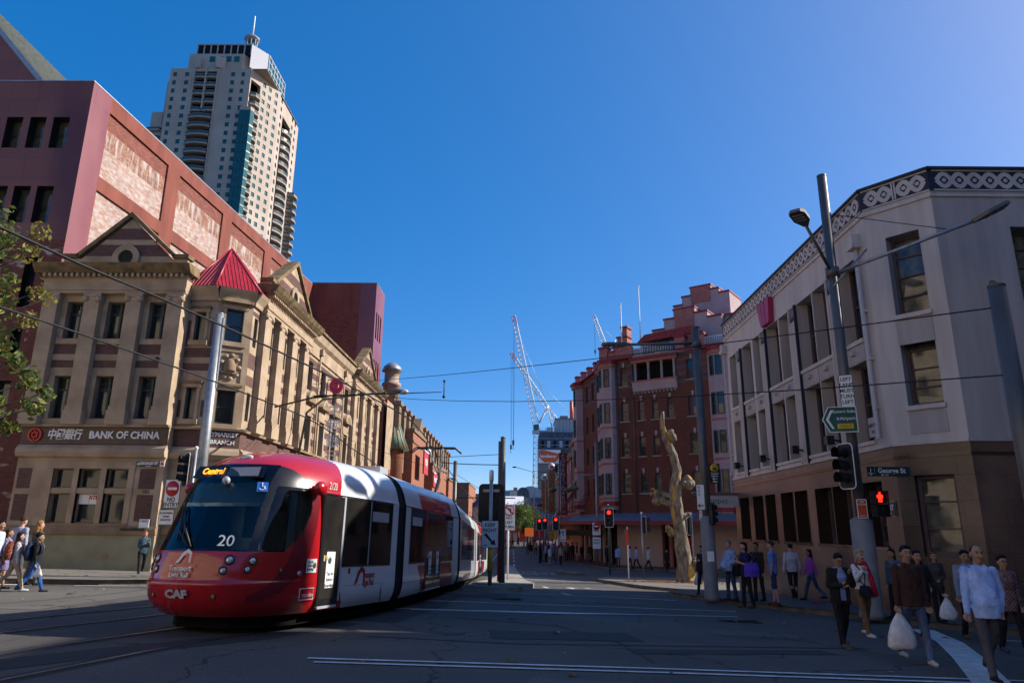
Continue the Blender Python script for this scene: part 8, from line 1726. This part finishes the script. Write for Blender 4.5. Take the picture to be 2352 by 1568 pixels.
def shoulder_bag(P, side, c, label, z=.98, w=.2, h=.2, d=.08, strap=True, out=.27, fw=0.0, kind='plain'):
    b = Prim(); b.loft([(-h * .5, 0, 0, w * .5, d), (0, 0, 0, w * .5, d * 1.15), (h * .5, 0, 0, w * .42, d * .6)]); me = b.remesh('handbag', [fab(c, kind)], .013, 2); o = bpy.data.objects.new('handbag', me); COL.objects.link(o); loc = P['M'] @ Vector((out * side, -fw, z)); o.location = loc; o.rotation_euler = (0, 0, radians(P['rot'] + 90)); tag(o, label, 'bag')
    if strap:
        t = MB(); sh = P['sh'][0 if side < 0 else 1]; other = P['sh'][1 if side < 0 else 0]; top = (sh + Vector((0, 0, .085))); a = loc + Vector((0, 0, h * .45)); rf = Matrix.Rotation(radians(P['rot']), 3, 'Z') @ Vector((0, -.17, 0)); t.tube([a, a.lerp(top, .5) + rf * .9, top.lerp(a, .05)], .012, fab(c), 6); t.tube([a, a.lerp(top, .5) - rf * .8, top.lerp(a, .05)], .012, fab(c), 6); t.build('strap', o)
    return o
ASN = (.34, .19, .115); FAIR = (.44, .25, .19); DK = (.2, .11, .07); BLK = (.010, .009, .010); BRN = (.05, .028, .016); RBRN = (.13, .045, .02); GRY = (.16, .15, .15)
NV = (.012, .014, .022); CH = (.014, .013, .015); DEN = ((.03, .055, .12), 'denim')
# ---- crossing towards the camera at the right
A = person('balding man in a loose pale blue shirt and grey trousers, nearest walker', 6.32, 10.1, -6, 1.74, (.34, .47, .78), (.075, .068, .075), ('bald', BLK), ASN, ((16, 6), (-14, 26)), (((.16, .05, -1), (.08, .12, -1)), POCKET), (.018, .016, .016), 2, belly=.05, hem=.80)
Bp = person('young man in a dark brown zip jumper and faded jeans carrying a white bag', 6.04, 11.4, -4, 1.72, (.045, .022, .018), ((.06, .085, .15), 'denim'), ('short', BLK), ASN, ((-12, 20), (15, 8)), (BAGH, HANG), (.42, .42, .43), 2, hem=.84); carrier(Bp['hand'][0], 'large white plastic bag hanging from the hand of the brown jumper man', .21, .50, 2)
Cp = person('woman in a black jacket and glasses looking down at her phone', 5.70, 13.1, 6, 1.58, (.20, .25, .42), CH, ('bun', BLK), ASN, ((10, 4), (-10, 14)), (((.18, .02, -1), (-.45, .8, .1)), FACEH), (.10, .07, .06), 2, nod=1.1, fem=True, coat=CH, glasses=True); phone(Cp['hand'][0], 10, 'black phone held by the woman in the black jacket')
Dp = person('blonde woman in a white top with a long crimson scarf and khaki trousers', 7.0, 15.0, 14, 1.67, (.58, .56, .58), (.15, .09, .045), ('tail', (.30, .20, .10)), FAIR, ((14, 4), (-10, 12)), (((.25, .3, -1), (-.35, .6, .8)), HANG), (.55, .54, .5), 2, fem=True, scarf=(.42, .012, .035)); shoulder_bag(Dp, -1, NV, 'black shoulder bag on the hip of the crimson scarf woman', .93, .3, .2, out=.12, fw=.22)
Ep = person('dark haired woman in black with bright red running shoes behind the brown jumper man', 7.5, 13.8, 2, 1.68, CH, CH, ('long', BLK), ASN, ((14, 6), (-12, 16)), (HANG, ((.3, .3, -1), (.15, .7, -.6))), (.75, .03, .03), 2, fem=True, belly=.03); carrier(Ep['hand'][1], 'full white plastic bag held out by the woman with red shoes', .16, .34, 5)
Fp = person('young man in a grey blue shirt holding a phone to his ear', 8.95, 14.7, -10, 1.73, (.21, .25, .36), CH, ('short', BLK), ASN, ((-8, 14), (14, 6)), (HANG, EAR), (.10, .06, .045), 2, nod=.4); phone(Fp['ear'][1] + Vector((.02, -.02, 0)), 80, 'pale phone at the ear of the grey blue shirt man', 0)
Gp = person('woman with glasses in a red and black plaid shirt and dark leggings', 8.5, 12.9, -4, 1.63, ((.2, .02, .03), 'plaid'), CH, ('bun', BLK), (.38, .22, .14), ((-10, 10), (14, 6)), (HANG, HANG), (.05, .06, .12), 2, fem=True, glasses=True, hem=.76)
Hp = person('person in a turquoise top, cut off by the right photo edge', 7.25, 9.9, -4, 1.72, (.01, .28, .38), CH, ('long', BLK), ASN, ((12, 4), (-10, 12)), (BAGH, HANG), CH, 2, fem=True); carrier(Hp['hand'][0] + Vector((0, 0, -.02)), 'brown paper bag in the hand of the turquoise top person', .16, .32, 7, fab((.25, .14, .06)), 'paper_bag', 'paper bag')
person('red brown haired woman in a dark grey jacket waiting by the granite wall', 9.75, 17.2, -5, 1.56, (.05, .048, .045), CH, ('bob', RBRN), ASN, ((6, 2), (-6, 6)), (HANG, CLASP), CH, 1, .13, fem=True)
person('dark haired person in denim blue, mostly hidden behind the brown jumper man', 9.15, 17.9, -60, 1.6, (.05, .09, .17), CH, ('tail', BLK), ASN, ((8, 4), (-8, 8)), (HANG, FACEH), CH, 1, .13, fem=True)
# ---- standing and walking on the right corner
person('man in a white striped shirt and black trousers walking away along the granite wall', 9.0, 24.1, 175, 1.75, (.42, .43, .50), CH, ('short', BLK), FAIR, ((12, 4), (-12, 20)), (((.3, .1, -1), (.15, .3, -1)), ((.25, -.15, -1), (.1, .1, -1))), CH, 1, .13)
person('woman in a violet top and jeans walking past the granite wall', 9.45, 23.7, -95, 1.6, (.28, .06, .36), DEN, ('long', BLK), (.2, .11, .075), ((18, 4), (-16, 24)), (FWDSW, BACKSW), CH, 1, .13, fem=True)
person('man in a blue T shirt and denim shorts with a hand on his head', 7.3, 21.0, -115, 1.75, (.13, .22, .48), ((.025, .045, .11), 'denim'), ('short', BRN), FAIR, ((4, 2), (-4, 4)), (HEADH, HANG), (.12, .03, .025), 1, .13, sleeve=.4, leglen=.55)
person('man in black wearing sunglasses with his hand at his mouth', 7.35, 22.5, -55, 1.72, (.02, .018, .014), CH, ('short', BLK), (.3, .17, .11), ((4, 2), (-4, 4)), (FACEH, HANG), CH, 1, .13, glasses=True)
Op = person('short haired woman in a navy T shirt and black trousers with a violet tote', 6.08, 19.6, -80, 1.68, (.018, .016, .035), CH, ('bob', BLK), FAIR, ((5, 2), (-5, 5)), (HOLD, HOLD), (.05, .045, .045), 1, .13, fem=True, sleeve=.3); shoulder_bag(Op, 1, (.10, .05, .42), 'large violet tote on the shoulder of the short haired woman', 1.02, .42, .36, .10, fw=-.08, out=.2); shoulder_bag(Op, -1, BLK, 'small black satchel with pale trim in front of the violet tote', .98, .2, .22, fw=.05, out=.25)
Pp = person('heavy man in a light blue shirt and jeans with a black shoulder bag', 6.45, 22.3, -70, 1.75, (.26, .35, .56), ((.03, .05, .10), 'denim'), ('short', GRY), FAIR, ((4, 2), (-4, 4)), (CLASP, CLASP), (.04, .03, .025), 1, .13, belly=.13); shoulder_bag(Pp, 1, BLK, 'big black bag slung behind the heavy man in the light blue shirt', .88, .36, .32, .1, fw=-.12, out=.2)
Rp = person('woman in a black cardigan carrying a white plastic bag before the old trunk', 6.4, 25.4, -50, 1.64, (.018, .016, .03), CH, ('bob', BLK), FAIR, ((14, 4), (-12, 14)), (BAGH, HOLD), (.14, .07, .06), 1, .13, fem=True, coat=CH); carrier(Rp['hand'][0], 'white plastic bag carried by the woman in the black cardigan', .14, .34, 9)
Qp = person('man in a pale shirt and jeans reading his phone on the sunlit pavement', 9.7, 37.0, -20, 1.72, (.36, .42, .56), DEN, ('short', BLK), ASN, ((4, 2), (-4, 4)), (HOLD, HANG), CH, 1, .14, nod=1.0)
# ---- left pavement
person('tall man in a grey blue shirt seen from behind at the left kerb', -14.2, 20.5, 170, 1.86, (.28, .31, .42), (.08, .075, .07), ('short', BRN), FAIR, ((10, 4), (-8, 12)), (HANG, HANG), CH, 1, .05, nod=.6)
person('man in a pale blue shirt walking at the left photo edge', -13.3, 18.4, 95, 1.74, (.42, .50, .66), NV, ('short', BLK), ASN, ((14, 4), (-12, 20)), (HANG, HANG), CH, 1, .02)
L3 = person('woman in a lavender dress with a tan handbag in the left group', -13.75, 19.4, 120, 1.55, (.24, .21, .38), (.16, .13, .27), ('bob', BRN), ASN, ((8, 2), (-8, 8)), (HANG, HANG), CH, 1, .0, fem=True, sleeve=.35, skirt=.55); shoulder_bag(L3, -1, (.20, .10, .05), 'tan leather handbag of the woman in the lavender dress', 1.0, .26, .24)
L4 = person('woman with long dark hair and beige trousers carrying a sequinned pack', -12.95, 18.7, 130, 1.5, (.46, .46, .50), (.40, .30, .20), ('long', BLK), FAIR, ((20, 4), (-18, 26)), (HANG, HANG), (.4, .48, .52), 1, .0, fem=True); backpack(L4, (.2, .06, .04), 'glittering copper sequin backpack on the long dark haired woman', .17, 'sequin')
person('woman with long light brown hair in an olive jacket', -13.55, 20.3, 150, 1.75, (.07, .075, .05), (.10, .105, .11), ('long', (.26, .13, .05)), FAIR, ((6, 2), (-6, 6)), (CLASP, HANG), CH, 1, .05, fem=True)
L6 = person('woman in a black top and blue jeans wearing a navy backpack', -12.5, 18.8, 115, 1.5, CH, ((.02, .09, .30), 'denim'), ('bun', BLK), ASN, ((22, 4), (-14, 26)), (HANG, HANG), (.05, .05, .06), 1, .0, fem=True); backpack(L6, (.02, .03, .07), 'navy backpack worn by the woman in blue jeans', .16); carrier(L6['hand'][0] + Vector((.1, 0, 0)), 'white cloth bag in the hand of the navy backpack woman', .12, .2, 11)
L7 = person('red haired woman in a denim jacket walking with her phone by the bank', -14.5, 28.0, 35, 1.66, (.045, .085, .12), CH, ('long', (.30, .10, .03)), FAIR, ((24, 4), (-16, 26)), (HOLD, ((.2, .2, -1), (-.3, .8, .6))), CH, 1, .14, fem=True); phone(L7['hand'][1], 40, 'white phone held by the red haired woman', .5)
person('person in a red top crouching on the pavement beside the tram nose', -12.75, 25.6, 160, 1.7, (.40, .07, .06), CH, ('short', BRN), FAIR, ((95, 150), (70, 140)), (CLASP, CLASP), CH, 1, .14, lean=28)
# ---- before the hotel and down the street
FAR = [('two women in black before the hotel shop, the shorter', 6.15, 70, -10, 1.6, CH, CH, True, 4), ('two women in black before the hotel shop, the taller', 6.9, 69, 5, 1.7, (.03, .028, .03), CH, True, 4), ('man in a dark suit with a blue tie at the hotel kerb', 7.55, 61.3, 0, 1.78, NV, CH, False, 4), ('man in a light blue shirt beside the dark suited man', 8.35, 60.8, -10, 1.72, (.22, .34, .66), (.05, .045, .05), False, 4), ('man in a white shirt half hidden behind the red signal post', 9.25, 60.2, 80, 1.7, (.45, .45, .5), CH, False, 12), ('man in a blue shirt walking along the pale hoarding', 9.4, 58.0, -75, 1.72, (.24, .34, .6), CH, False, 16), ('man in a white shirt with a hand at his head by the hoarding', 10.1, 56.5, 60, 1.74, (.5, .5, .52), CH, False, 20), ('woman in a black coat with a white bag before the hoarding end', 10.9, 53.5, 20, 1.62, CH, CH, True, 10),
       ('person sitting low behind the old trunk in blue jeans', 9.9, 44.5, -90, 1.5, (.05, .1, .2), DEN, False, 4)]
for lb, x, y, r, h, t_, bt, fe, sw in FAR: person(lb, x, y, r, h, t_, bt, ('long' if fe else 'short', BLK), FAIR if fe else ASN, ((sw, 4), (-sw, sw)), (HANG, HEADH if 'hand at' in lb else HANG), CH, 0, .14, fem=fe)
rng = random.Random(21); cols = [CH, NV, (.05, .05, .06), (.28, .36, .55), (.5, .5, .52), (.2, .03, .03), (.1, .12, .2), (.3, .25, .15), (.02, .05, .14), (.12, .1, .09)]; cn = ['black', 'navy', 'charcoal', 'light blue', 'white', 'dark red', 'slate blue', 'sand', 'deep blue', 'brown']
spots = [(1.35, 78, 5), (2.1, 70, 4), (2.35, 73, 6), (2.75, 72, 4), (2.9, 66, 14), (3.15, 75, 8), (3.5, 71, 4), (3.75, 64, 6), (4.35, 74, 5), (4.75, 71, 3), (5.05, 73, 4), (5.4, 72, 5), (5.75, 71, 4), (3.3, 80, 6), (3.9, 82, 6), (2.6, 84, 6), (4.4, 86, 5), (2.2, 90, 8), (3.4, 93, 8), (1.2, 88, 10)]
for i, (x, y, sw) in enumerate(spots): j = i % 10; fe = i % 3 == 1; person('person in %s standing in the crowd under the hotel awning' % cn[j] + (', farther back' if i > 9 else ', in front'), x, y, rng.choice([0, 180, 90, -90, 30, 150]), rng.uniform(1.6, 1.8), cols[j], CH if i % 4 else (.3, .26, .2), ('long' if fe else 'short', BLK), FAIR if fe else ASN, ((sw, 4), (-sw, sw)), (HANG, HANG), CH, 0, .13 if x > 2.9 else .0, fem=fe, group='crowd under the hotel awning')
cx_ = [(-2.0, 112, 16), (-1.6, 111, 18), (-1.1, 113, 12), (-.8, 112, 20), (.9, 110, 16), (1.9, 111, 22), (2.3, 109, 20), (-4.6, 92, 14), (-4.1, 93, 10), (-3.6, 90, 16), (.1, 132, 8), (-1.5, 134, 8)]
for i, (x, y, sw) in enumerate(cx_): j = (i * 3 + 1) % 10; person('person in %s %s the street in the distance' % (cn[j], 'crossing' if i < 7 else 'waiting left of the island across' if i < 10 else 'walking in the sun beyond'), x, y, 90 if i % 2 else -90, rng.uniform(1.62, 1.8), cols[j], CH, ('short', BLK), ASN, ((sw, 4), (-sw, sw)), (FWDSW, BACKSW), CH, 0, .0, group='people crossing far down the street')
# red towel-like cloth dropped on the dark pavement
b = Prim(); b.ell((0, 0, .02), (.16, .08, .03)); b.ell((.14, .03, .02), (.1, .05, .02)); me = b.remesh('dropped_cloth', [fab((.35, .03, .08))], .012, 2); o = bpy.data.objects.new('dropped_cloth', me); COL.objects.link(o); o.location = (9.0, 22.4, zg(9.0, 22.4) + .135); tag(o, 'crumpled pinkish red cloth lying on the dark pavement', 'cloth')
